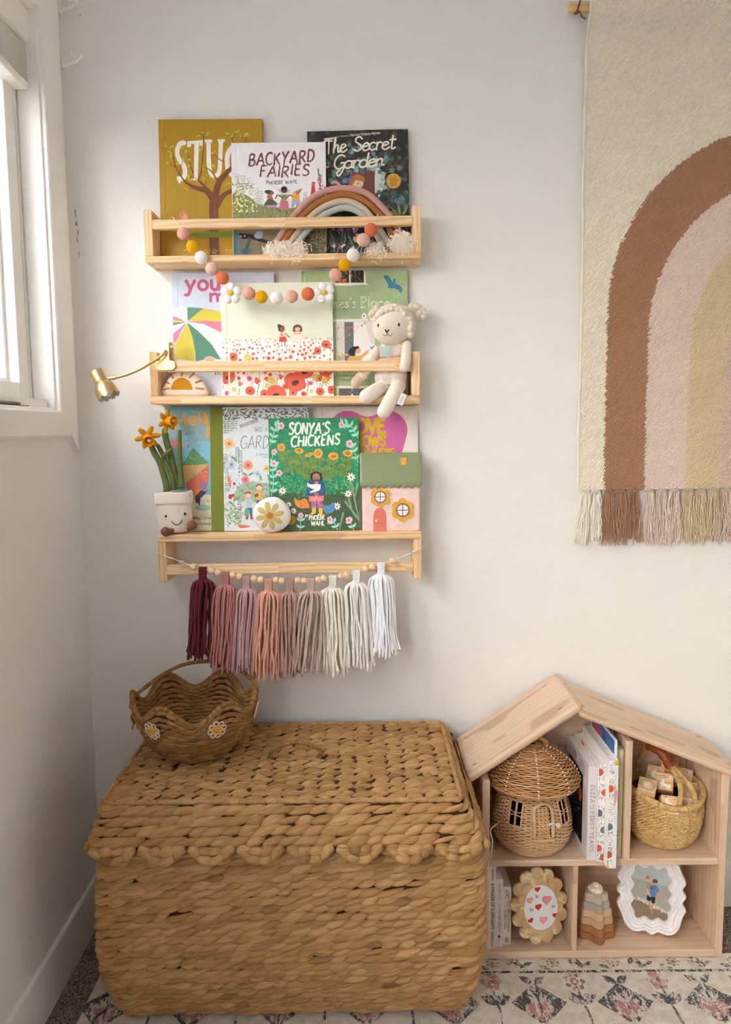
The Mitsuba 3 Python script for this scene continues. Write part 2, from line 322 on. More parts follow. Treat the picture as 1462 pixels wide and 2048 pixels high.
put('casing', casing(H_), 'mat_trim', smooth=False, parent=W, M=frame((XC, WY0, WZ0), (0, -1, 0), (1, 0, 0), (0, 0, 1)))
put('casing', casing(L_, 0.062), 'mat_trim', smooth=False, parent=W, M=frame((XC, WY0, WZ0), (0, 0, -1), (1, 0, 0), (0, 1, 0)))
put('casing', casing(L_), 'mat_trim', smooth=False, parent=W, M=frame((XC, WY0, WZ1), (0, 0, 1), (1, 0, 0), (0, 1, 0)))
def ring_of(x0, x1, a, b, name, z0=None, top=None):
    """A rectangular ring in the opening from inset a to inset b, between depths x0 and x1 (outwards negative)."""
    z0 = a if z0 is None else z0
    parts = [((XC + x1, WY1 - b, WZ0 + a), (XC + x0, WY1 - a, WZ1 - a)), ((XC + x1, WY0 + a, WZ0 + a), (XC + x0, WY0 + b, WZ1 - a)),
             ((XC + x1, WY0 + b, WZ0 + a), (XC + x0, WY1 - b, WZ0 + b)), ((XC + x1, WY0 + b, WZ1 - b), (XC + x0, WY1 - b, WZ1 - a))]
    for lo, hi in parts:
        put(name, chamfer_box(lo, hi, 0.0012), 'mat_trim', smooth=False, parent=W)
ring_of(0.004, -0.045, -0.002, 0.006, 'jamb')
ring_of(-0.048, -0.085, -0.002, 0.012, 'stop')
ring_of(-0.05, -0.118, 0.014, 0.062, 'sash')
ring_of(-0.075, -0.105, 0.062, 0.072, 'glazing_bead')
put('pane', trimesh.creation.box(bounds=[(XC - 0.092, WY0 + 0.06, WZ0 + 0.06), (XC - 0.0915, WY1 - 0.06, WZ1 - 0.06)]), 'mat_glass', smooth=False, parent=W)
slab('ledge', [((XC - 0.05, WY0 + 0.006, WZ0 + 0.004), (XC - 0.012, WY1 - 0.012, WZ0 + 0.026))], 'mat_trim', parent=W)
for dz, dy, l in ((0.0065, -0.02, 0.16), (0.012, -0.06, 0.17)):
    put('crank_handle', tube(np.array([(XC - 0.006, WY1 - 0.11 + dy - l, WZ0 + dz), (XC - 0.006, WY1 - 0.11 + dy, WZ0 + dz)]), 0.0028, 8)[0], 'mat_satin', '#6d625a', smooth=40, parent=W, label='dark metal crank handle folded on the ledge')
tag('window_2', 'tall white framed window further along the left wall', kind='structure')
for lo, hi in (((XC - 0.08, VY0, VZ0), (XC - 0.03, VY0 + 0.06, VZ1)), ((XC - 0.08, VY1 - 0.06, VZ0), (XC - 0.03, VY1, VZ1)), ((XC - 0.08, VY0 + 0.06, VZ0), (XC - 0.03, VY1 - 0.06, VZ0 + 0.06)), ((XC - 0.08, VY0 + 0.06, VZ1 - 0.06), (XC - 0.03, VY1 - 0.06, VZ1))):
    put('frame', chamfer_box(lo, hi, 0.002), 'mat_trim', smooth=False, parent='window_2')

# blind, raised: valance, slats stacked, bottom rail, cords
bl = thing('window_blind', 'white slatted blind pulled up at the top of the window', 'window blind')
BY1, BY0 = -0.152, -1.74; bx = XC - 0.022
put('valance', chamfer_box((bx - 0.004, BY0, 2.135), (bx + 0.010, BY1 + 0.004, 2.205), 0.003), 'mat_trim', smooth=False, parent=bl)
put('headrail', chamfer_box((bx - 0.050, BY0, 2.165), (bx - 0.006, BY1, 2.208), 0.002), 'mat_trim', smooth=False, parent=bl)
g = rng(5); NS = 17
for i in range(NS):
    z = 2.128 - i * 0.0044; q = g.normal(0, 0.0012)
    xs = np.linspace(-0.025, 0.025, 7); arc = -0.0016 * (xs / 0.025) ** 2
    pr = Polygon(np.r_[np.c_[xs, arc + 0.0013], np.c_[xs, arc][::-1]])
    m = extrude(pr, BY1 - BY0 + q); put('slat', m, 'mat_trim', smooth=False, parent=bl, M=frame((bx - 0.022, BY0, z), (1, 0, 0), (0, 0, 1), (0, 1, 0)) @ np.eye(4))
put('bottom_rail', chamfer_box((bx - 0.048, BY0, 2.036), (bx + 0.004, BY1, 2.054), 0.003), 'mat_trim', smooth=False, parent=bl)
yc = BY1 - 0.16
for k, (dx, z0, z1) in enumerate(((0.008, 2.14, 2.04), (0.010, 2.12, 2.05), (0.008, 2.10, 2.03))):
    pts = [(bx + dx + g.normal(0, 0.003), yc + g.normal(0, 0.008), z0 + (z1 - z0) * t) for t in np.linspace(0, 1, 7)]
    put('cord', tube(spline(pts, 40), 0.0011, 6)[0], 'mat_matte', '#e9e4da', smooth=True, parent=bl)
pts = [(bx + 0.008, yc, 2.05), (bx + 0.006, yc - 0.02, 2.034), (bx - 0.01, yc - 0.06, 2.032), (bx - 0.02, yc - 0.10, 2.031)]
put('cord', tube(spline(pts, 30), 0.0012, 6)[0], 'mat_matte', '#e9e4da', smooth=True, parent=bl)

# two white hooks on the casing edge (curtain rod brackets)
def hook(zc, label):
    k = thing('curtain_rod_bracket', label, 'bracket', 'curtain rod brackets on the window casing')
    y = -0.035; x = XC + 0.017
    put('plate', chamfer_box((x - 0.001, y - 0.007, zc - 0.022), (x + 0.002, y + 0.007, zc + 0.022), 0.001), 'mat_satin', '#e6e2d9', smooth=False, parent=k)
    lo = spline([(x, y, zc - 0.016), (x + 0.02, y, zc - 0.008), (x + 0.036, y, zc - 0.002), (x + 0.046, y, zc + 0.010)], 16)
    put('cradle', tube(lo, 0.0036, 8, flat=1.0)[0], 'mat_satin', '#ece9e1', smooth=40, parent=k)
    hi = spline([(x, y, zc + 0.017), (x + 0.019, y, zc + 0.016), (x + 0.022, y, zc + 0.007), (x + 0.030, y, zc + 0.001)], 16)
    put('clip', tube(hi, 0.0026, 8)[0], 'mat_satin', '#e6e2d9', smooth=40, parent=k)
hook(at_x(124, 118, XC + 0.017)[2], 'white hooked bracket on the casing, lower of the two'); hook(at_x(122, 12, XC + 0.017)[2], 'white hooked bracket high on the casing, upper of the two')
# paint chips on the wall by the window
g = rng(9)
for i, (px, py) in enumerate(((151, 428), (152, 445), (156, 466), (155, 482), (158, 510))):
    q = at_y(px, py, -0.0004); pts = np.c_[g.normal(0, 0.0012, 9), g.normal(0, 0.005, 9)]
    h = trimesh.convex.convex_hull(np.vstack([np.c_[pts[:, 0], np.full(9, -0.0004), pts[:, 1]], np.c_[pts[:, 0], np.full(9, 0.0002), pts[:, 1]]]) + q)
    key = put('paint_chip', h, 'mat_matte', '#8d857a', smooth=False, parent='wall_back')
# nail holes and a small dent in the plaster
for px, py, r in ((160, 30, 0.0016), (298, 243, 0.001), (519, 1356, 0.0012)):
    q = at_y(px, py, -0.0003); put('nail_hole', trimesh.creation.cylinder(r, 0.0006, sections=12), 'mat_matte', '#a9a096', smooth=False, parent='wall_back', M=frame(q, (1, 0, 0), (0, 0, 1), (0, -1, 0)))
# ------------------------------------------------------------------ three wall shelves
def wall_shelf(x0, x1, ztop, thick, side_h, rail_z0, rail_z1, tilt, label, down=False, rail_t=0.017):
    k = thing('wall_shelf', label, 'shelf', 'wall shelves stacked one above another')
    cx = (x0 + x1) / 2; M = move(cx, 0, ztop) @ rot((0, 1, 0), tilt) @ move(-cx, 0, -ztop); t = 0.0195
    board('shelf_board', (x0, -0.10, ztop - thick), (x1, -0.001, ztop), 0, k, M=M)
    for a, b in ((x0, x0 + t), (x1 - t, x1)):
        if down: lo, hi = (a, -0.098, ztop - side_h), (b, -0.001, ztop - thick)
        else: lo, hi = (a, -0.098, ztop), (b, -0.001, ztop + side_h)
        board('side_panel', lo, hi, 2, k, M=M)
    board('rail', (x0 + t, -0.0985, rail_z0), (x1 - t, -0.0985 + rail_t, rail_z1), 0, k, M=M)
    scr = [(x1 - 0.012, -0.03), (x0 + 0.012, -0.03), (x0 + 0.012, -0.075), (x1 - 0.012, -0.075)]
    if not down:
        for sx, sy in scr: put('screw', trimesh.creation.cylinder(0.0022, 0.0008, sections=12), 'mat_satin', '#8a6a48', smooth=False, parent=k, M=M @ move(sx, sy, ztop - thick))
    return k
SZ1, SZ2, SZ3 = 1.6895, 1.3622, 1.0313
wall_shelf(-0.5087, 0.1358, SZ1, 0.0150, 0.105, 1.7505, 1.7722, -0.38, 'pine wall shelf at the top of the three, holding a yarn rainbow')
wall_shelf(-0.5095, 0.1323, SZ2, 0.0190, 0.103, 1.4195, 1.4445, 0.40, 'pine wall shelf in the middle of the three, with a brass lamp clipped on')
wall_shelf(-0.5052, 0.1352, SZ3, 0.0166, 0.116, 0.9335, 0.9575, -0.24, 'lowest pine wall shelf, mounted upside down with its rail hanging below', down=True)
# ------------------------------------------------------------------ woven chest
def rrect(x0, x1, y0, y1, r, n=160):
    """Closed polyline around a rounded rectangle, counter-clockwise from the back left, with outward normals (n, 2) each."""
    ln = Polygon([(x0, y1), (x0, y0), (x1, y0), (x1, y1)]).buffer(-r).buffer(r, quad_segs=8).exterior
    s = np.linspace(0, 1, n, endpoint=False); f = lambda a: np.array([ln.interpolate(b % 1, normalized=True).coords[0] for b in a])
    p = f(s); t = unit(f(s + 0.004) - f(s - 0.004)); nn = np.stack([t[:, 1], -t[:, 0]], 1)
    if not ln.is_ccw: p, nn = p[::-1], -nn[::-1]
    return p, nn
def u_path(p, nn, ycut):
    """Opens the loop at the back (y > ycut)."""
    b = np.nonzero(p[:, 1] > ycut)[0]; n = len(p); k = next(i for i in range(n) if p[i, 1] > ycut and p[(i + 1) % n, 1] <= ycut)
    idx = [(k + 1 + i) % n for i in range(n)]; idx = [i for i in idx if p[i, 1] <= ycut]
    return p[idx], nn[idx]
ch = thing('woven_chest', 'large lidded chest woven from golden brown water hyacinth on the rug', 'chest')
CX0, CX1, CY0, CY1, ZL = -0.552, 0.210, -0.446, -0.022, 0.533
_bz = [0.01, 0.04, 0.09, 0.15, 0.22, 0.30, 0.38, 0.46, 0.52]
def grow(z):      # barrel: how far front, left and right stand out at the height z
    return np.interp(z, _bz, [-0.062, -0.036, -0.008, 0.014, 0.028, 0.033, 0.030, 0.022, 0.012]), np.interp(z, _bz, [-0.012, 0.001, 0.008, 0.012, 0.013, 0.010, 0.004, -0.004, -0.010]), np.interp(z, _bz, [-0.022, -0.004, 0.010, 0.020, 0.026, 0.027, 0.024, 0.018, 0.008])
P = []
for z in np.linspace(0.012, 0.505, 14):
    f, l, r = grow(z); p, _ = rrect(CX0 - l + 0.004, CX1 + r - 0.004, CY0 - f + 0.004, CY1, 0.026, 100); P.append(np.c_[np.vstack([p, p[:1]]), np.full(101, z)])
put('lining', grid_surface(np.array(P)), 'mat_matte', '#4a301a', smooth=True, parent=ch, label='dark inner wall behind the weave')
g = rng(11); rows = 27; pitch = (0.472 - 0.021) / rows
for i in range(rows):
    z = 0.021 + (i + 0.5) * pitch; f, l, r = grow(z); f2 = grow(z + 0.01)[0]
    p, n = u_path(*rrect(CX0 - l, CX1 + r, CY0 - f, CY1, 0.03, 240), CY1 - 0.02)
    zz = z + 0.002 * np.interp(np.linspace(0, 1, len(p)), np.linspace(0, 1, 12), g.normal(0, 1, 12))
    m, uv = course(np.c_[p, zz], np.c_[n, np.full(len(n), -(f2 - f) / 0.01 * 0.7)], 0.034, 0.068, pitch * 1.14, 0.0085, 100 + i, tilt=14, jitter=0.17, closed=False, wob=0.0008)
    put('woven_course', m, 'mat_hyacinth', smooth=True, uv=uv, parent=ch)
lk = tag(ch + '__lid')
LX0, LX1, LY0, LY1 = -0.540, 0.190, -0.456, -0.046
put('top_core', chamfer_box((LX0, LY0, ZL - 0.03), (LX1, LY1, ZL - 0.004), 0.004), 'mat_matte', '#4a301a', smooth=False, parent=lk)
nr = 25; py = (LY1 - LY0 - 0.01) / nr
for i in range(nr):
    y = LY0 + 0.006 + (i + 0.5) * py; x = np.linspace(LX0, LX1, 40)
    yy = y + 0.0015 * np.interp(x, np.linspace(LX0, LX1, 9), g.normal(0, 1, 9))
    m, uv = course(np.c_[x, yy, np.full(40, ZL - 0.004)], (0, 0, 1), 0.0365, 0.049, py * 1.26, 0.0072, 200 + i, tilt=14, jitter=0.17, skew=0.4, closed=False, start=0.35 + 0.25 * (i % 2))
    put('woven_row', m, 'mat_hyacinth', smooth=True, uv=uv, parent=lk)
def lid_out(z): return (ZL - z) / 0.078 * 0.042
P = []
for z in np.linspace(ZL - 0.004, 0.458, 6):
    e = lid_out(z) - 0.004; p, _ = rrect(LX0 - e * 0.5, LX1 + e, LY0 - e, -0.03, 0.015, 90); P.append(np.c_[np.vstack([p, p[:1]]), np.full(91, z)])
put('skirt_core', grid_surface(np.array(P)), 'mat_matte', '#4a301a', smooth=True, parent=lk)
nsk = 4; ps = 0.0170
for i in range(nsk):
    z = ZL - 0.012 - (i + 0.25) * ps; e = lid_out(z)
    p, n = u_path(*rrect(LX0 - e * 0.5, LX1 + e, LY0 - e, -0.026, 0.018, 240), -0.05)
    m, uv = course(np.c_[p, np.full(len(p), z)], np.c_[n, np.full(len(n), 0.5)], 0.034, 0.066, ps * 1.15, 0.0088, 300 + i, tilt=14, jitter=0.17, closed=False, wob=0.0008)
    put('skirt_course', m, 'mat_hyacinth', smooth=True, uv=uv, parent=lk)
def scallops(A, B, nrm, count, seed):
    A, B, nrm = np.array(A), np.array(B), np.array(nrm, float); d = (B - A) / count
    for s in range(count):
        mb = MB()
        for row, (dep, a, b) in enumerate(((0.006, 0.03, 0.97), (0.022, 0.10, 0.90))):
            u = np.linspace(a, b, 24); q = (u - a) / (b - a); sag = 0.004 + dep * np.sin(np.pi * q) ** 0.8
            path = A + np.outer(s + u, d) - np.outer(sag, (0, 0, 1)) + np.outer(0.003 + sag * 0.4, nrm)
            m, uv = course(path, nrm + np.array([0, 0, 0.4]), 0.026, 0.040, 0.0190, 0.0075, seed + s + 50 * row, tilt=5, closed=False, start=0.5); mb.add(m, uv)
        put('scallop', mb.arrays()[0], 'mat_hyacinth', smooth=True, uv=mb.arrays()[1], parent=lk)
zb = 0.460; e = lid_out(zb)
scallops((LX0 - e * 0.5, LY0 - e, zb), (LX1 + e, LY0 - e, zb), (0, -1, 0), 8, 400)
scallops((LX1 + e, LY0 - e, zb), (LX1 + e, -0.03, zb), (1, 0, 0), 4, 420)
scallops((LX0 - e * 0.5, -0.03, zb), (LX0 - e * 0.5, LY0 - e, zb), (-1, 0, 0), 4, 430)
def wraps(pitch, amp=0.16): return lambda u, a: 1 + amp * (np.abs(np.sin(np.pi * u / pitch + 0.35 * np.sin(a))) - 0.6)
p, _ = rrect(LX0, LX1, LY0, LY1, 0.012, 520)
m, uv = tube(np.c_[p, np.full(len(p), ZL - 0.002)], 0.0056, 7, closed=True, prof=wraps(0.019, 0.3)); put('rim_cord', m, 'mat_hyacinth', smooth=True, uv=uv * (1 / 0.019, 1), parent=lk)
a0, a1 = at_z(541, 1513, ZL + 0.004), at_z(641, 1510, ZL + 0.004)
hp = spline([a0, a0 + (0.006, 0, 0.016), (a0 + a1) / 2 + (0, 0.004, 0.030), a1 + (-0.006, 0, 0.016), a1], 90)
m, uv = tube(hp, 0.0042, 8, prof=wraps(0.005, 0.25)); put('handle', m, 'mat_basket', smooth=True, uv=uv * (200, 1), parent=lk, label='wrapped cord loop handle on the lid')
for q in (a0, a1):
    m, uv = tube(spline([q + (-0.007, -0.003, -0.002), q + (0, -0.006, 0.006), q + (0.007, -0.003, -0.002)], 14), 0.0022, 6); put('handle_tie', m, 'mat_basket', smooth=True, uv=uv * (200, 1), parent=lk)
# ------------------------------------------------------------------ house-shaped shelf
hs = thing('house_bookcase', 'pale pine house-shaped bookcase with a pitched roof beside the chest', 'bookcase')
HX0, HX1, HYF, HYB, HZ = 0.268, 0.846, -0.226, -0.022, 0.0125
t = 0.0175; B_ = lambda n, lo, hi, ax, **k: board(n, lo, hi, ax, hs, 'mat_pale_pine', **k)
B_('bottom_board', (HX0 + t, HYF + 0.001, HZ), (HX1 - t, HYB, HZ + 0.0185), 0)
HSH = 0.2625      # top of the middle shelf
B_('middle_board', (HX0 + t, HYF + 0.001, HSH - 0.016), (HX1 - t, HYB, HSH), 0)
B_('side_panel', (HX0, HYF, HZ - 0.001), (HX0 + t, HYB, 0.462), 2)
B_('side_panel', (HX1 - t, HYF, HZ - 0.001), (HX1, HYB, 0.472), 2)
ux = at_y(1257, 1600, HYF)[0]; B_('upper_divider', (ux - 0.008, HYF + 0.002, HSH), (ux + 0.008, HYB, 0.553), 2)
lx = at_y(1150, 1830, HYF)[0]; B_('lower_divider', (lx - 0.0065, HYF + 0.002, HZ + 0.0185), (lx + 0.0065, HYB, HSH - 0.016), 2)
# roof: two boards meeting at the ridge; the left one laps over the right one
RX, RZ = 0.4755, 0.6455
def roof(name, ex, ez, lap, yb=-0.018, yf=-0.245):
    d = np.array([ex - RX, 0, ez - RZ]); ln = np.linalg.norm(d); d /= ln; n = np.cross(d, (0, 1, 0)); n = n if n[2] > 0 else -n
    y = np.cross(n, d); W_ = yf - yb
    M = frame(np.array([RX, (yf + yb) / 2, RZ]), d, y, n); h = abs(W_) / 2
    m, uv = wood_mesh(chamfer_box((-lap, -h, -0.019), (ln, h, 0.0), 0.006), 0)
    put(name, m, 'mat_pale_pine', uv=uv, smooth=False, parent=hs, M=M)
    for a in (0.03, ln - 0.03):
        for b in (-h + 0.035, h - 0.035):
            put('peg_hole', chamfer_box((a - 0.0055, b - 0.002, -0.001), (a + 0.0055, b + 0.002, 0.0004), 0.0005), 'mat_satin', '#8c6a4c', smooth=False, parent=hs, M=M)
roof('roof_board', 0.226, 0.4775, 0.012)
roof('roof_board', 0.874, 0.4790, -0.016)
# thin back panel of horizontal strips
for z0, z1 in ((0.031, 0.135), (0.137, 0.245), (0.263, 0.36), (0.362, 0.46)):
    B_('back_strip', (HX0 + t, HYB - 0.006, z0), (HX1 - t, HYB - 0.001, z1), 0)
pv = Polygon([(HX0 + t, 0.462), (HX1 - t, 0.462), (HX1 - t, 0.475), (RX + 0.01, 0.618), (RX - 0.01, 0.618), (HX0 + t, 0.487)])
m, uv = wood_mesh(extrude(pv, 0.005), 0); put('gable_panel', m, 'mat_pale_pine', uv=uv, smooth=False, parent=hs, M=frame((0, HYB - 0.001, 0), (1, 0, 0), (0, 0, 1), (0, -1, 0)))
# ------------------------------------------------------------------ daisy basket on the chest
bk = thing('daisy_basket', 'brown woven basket with a wavy rim and embroidered daisies on the chest', 'basket')
BC = np.array([-0.400, -0.215, ZL + 0.006]); BS = 8     # scallops around the rim
def bk_r(z):   # bowl profile
    return np.interp(z, [0.0, 0.012, 0.04, 0.08, 0.12, 0.15, 0.17], [0.068, 0.082, 0.108, 0.128, 0.138, 0.141, 0.142])
def bk_rim(a): return 0.128 + 0.020 * np.cos(6 * (a - 1.25))
def bk_pt(a, z, off=0.0):
    r = bk_r(z) + off; return np.stack([BC[0] + r * np.cos(a), BC[1] + r * np.sin(a) * 0.98, BC[2] + z], -1)
an = np.linspace(0, 2 * np.pi, 121); P = np.array([[bk_pt(a, t * (bk_rim(a) - 0.003)) for a in an] for t in np.linspace(0, 1, 12)])
put('shell', grid_surface(P), 'mat_matte', '#4f3520', smooth=True, parent=bk, label='dark core of the basket wall')
put('base', trimesh.creation.cylinder(0.070, 0.006, sections=40), 'mat_matte', '#5d4026', smooth=30, parent=bk, M=move(*(BC + (0, 0, 0.0))))
nrow = 15
for i in range(nrow):
    for side in (1, -1):
        a = np.linspace(0, 2 * np.pi, 150, endpoint=False); t = (i + 0.5) / nrow; lev = 0.030 + 0.0 * a
        z = t * (0.104 + (bk_rim(a) - 0.104) * t ** 3) ; z = np.maximum(z, 0.003)
        p = bk_pt(a, z, 0.0025 * side); n = np.stack([np.cos(a), np.sin(a), np.full_like(a, -0.35)], -1) * side
        m, uv = course(p, n, 0.024, 0.040, 0.0112, 0.0052, 500 + i + 40 * (side < 0), tilt=8 * side)
        put('woven_course', m, 'mat_basket', smooth=True, uv=uv, parent=bk)
a = np.linspace(0, 2 * np.pi, 700, endpoint=False); m, uv = tube(bk_pt(a, bk_rim(a)), 0.0052, 8, closed=True, prof=wraps(0.0062, 0.28)); put('rim', m, 'mat_basket', smooth=True, uv=uv * (1 / 0.0062, 1), parent=bk, label='wrapped wavy rim')
# handle folded back: from the left side round behind to the right
h0 = bk_pt(np.radians(188), 0.118, 0.006); h1 = bk_pt(np.radians(28), 0.128, 0.006)
hp = spline([h0 + (0.002, -0.012, -0.004), h0, h0 + (0.008, 0.045, 0.016), BC + (-0.060, 0.118, 0.166), BC + (0.040, 0.138, 0.166), h1 + (-0.012, 0.026, 0.012), h1, h1 + (0.0, -0.012, -0.008)], 420)
m, uv = tube(hp, 0.0046, 8, prof=wraps(0.0058, 0.25)); put('handle', m, 'mat_basket', smooth=True, uv=uv * (1 / 0.0058, 1), parent=bk, label='wrapped arched handle folded towards the wall')
for ang in (182, 190, 196): 
    q = bk_pt(np.radians(ang), 0.105, 0.004); m, uv = tube(spline([q, q + (-0.006, -0.002, -0.012), q + (-0.002, 0.001, -0.026), q + (-0.005, -0.002, -0.040)], 20), 0.0016, 5); put('loose_end', m, 'mat_basket', smooth=True, uv=uv * (150, 1), parent=bk)
def daisy(ang, z, S=1.55):
    c = bk_pt(np.radians(ang), z, 0.0075); r = unit(np.array([math.cos(math.radians(ang)), math.sin(math.radians(ang)), -0.28])); x = unit(np.cross((0, 0, 1), r)); y = np.cross(r, x); M = frame(c, x, y, r) @ scl(S)
    d = tag(key_for(bk + '__daisy'))
    put('flower_centre', ball(0.0068, 3, s=(1, 1, 0.45)), 'mat_felt', '#d9a02c', smooth=True, parent=d, M=M)
    for k in range(8):
        b = 2 * np.pi * k / 8 + 0.2; t = np.linspace(0, 2 * np.pi, 24, endpoint=False); l = 0.0064 + 0.0068 * (0.5 - 0.5 * np.cos(t)) * 1.0; wv = 0.0042 * np.sin(t) * (0.4 + 0.6 * (0.5 - 0.5 * np.cos(t)))
        pt = np.stack([l * np.cos(b) - wv * np.sin(b), l * np.sin(b) + wv * np.cos(b), np.full(24, 0.001)], -1)
        put('petal_loop', tube(pt, 0.0011, 6, closed=True)[0], 'mat_yarn', '#e3cdb4', smooth=True, uv=tube(pt, 0.0011, 6, closed=True)[1], parent=d, M=M)
for ang in (241, 301, 181, 1): daisy(ang, 0.095)
# ------------------------------------------------------------------ flat print: coloured shapes and lettering laid on covers, spines, cards
def catmull(pts, n=8, closed=False):
    p = np.asarray(pts, float)
    return p if len(p) < 3 else spline(p, n * (len(p) if closed else len(p) - 1) + (0 if closed else 1), closed)
def P_(pts, smooth=False, n=6):
    q = Polygon(catmull(pts, n, True) if smooth else pts); return q if q.is_valid else q.buffer(0)
def circ(x, y, r, k=4): return Point(x, y).buffer(r, quad_segs=k)
def ell(x, y, rx, ry, a=0, k=4): return affinity.translate(affinity.rotate(affinity.scale(Point(0, 0).buffer(1, quad_segs=k), rx, ry), a, origin=(0, 0)), x, y)
def stroke(pts, w, smooth=True, n=6, w2=None):
    """A line of width w; with w2 it runs from w to w2."""
    p = catmull(pts, n) if smooth else np.asarray(pts, float)
    if w2 is None: return LineString(p).buffer(w / 2, quad_segs=3)
    t = np.gradient(p, axis=0); t /= np.linalg.norm(t, axis=1, keepdims=True) + 1e-9; nn = np.stack([-t[:, 1], t[:, 0]], 1); h = np.linspace(w, w2, len(p))[:, None] / 2
    q = Polygon(np.vstack([p + nn * h, (p - nn * h)[::-1]])); return q if q.is_valid else q.buffer(0)
def leaf(x, y, ang, l, w):
    t = np.linspace(0, 1, 7); h = np.sin(np.pi * t ** 0.9) * w / 2; a = math.radians(ang); c, s = math.cos(a), math.sin(a)
    q = np.vstack([np.c_[t * l, h], np.c_[t * l, -h][::-1][1:-1]]); return Polygon(np.c_[x + q[:, 0] * c - q[:, 1] * s, y + q[:, 0] * s + q[:, 1] * c])
def petals(x, y, n, r0, r1, w, a0=0, sy=1.0):
    u = shapely.union_all([leaf(0, 0, a0 + 360 * k / n, r1, w) if r0 == 0 else affinity.translate(leaf(0, 0, a0 + 360 * k / n, r1 - r0, w), r0 * math.cos(math.radians(a0 + 360 * k / n)), r0 * math.sin(math.radians(a0 + 360 * k / n))) for k in range(n)])
    return affinity.translate(affinity.scale(u, 1, sy, origin=(0, 0)), x, y)
def heart(x, y, s, a=0):
    t = np.linspace(0, 2 * np.pi, 28, endpoint=False); q = np.c_[16 * np.sin(t) ** 3, -(13 * np.cos(t) - 5 * np.cos(2 * t) - 2 * np.cos(3 * t) - np.cos(4 * t))] * s / 32
    return affinity.translate(affinity.rotate(Polygon(q), a, origin=(0, 0)), x, y)
def _arc(cx, cy, rx, ry, a0, a1, n=9): t = np.radians(np.linspace(a0, a1, n)); return [(cx + rx * math.cos(b), cy + ry * math.sin(b)) for b in t]
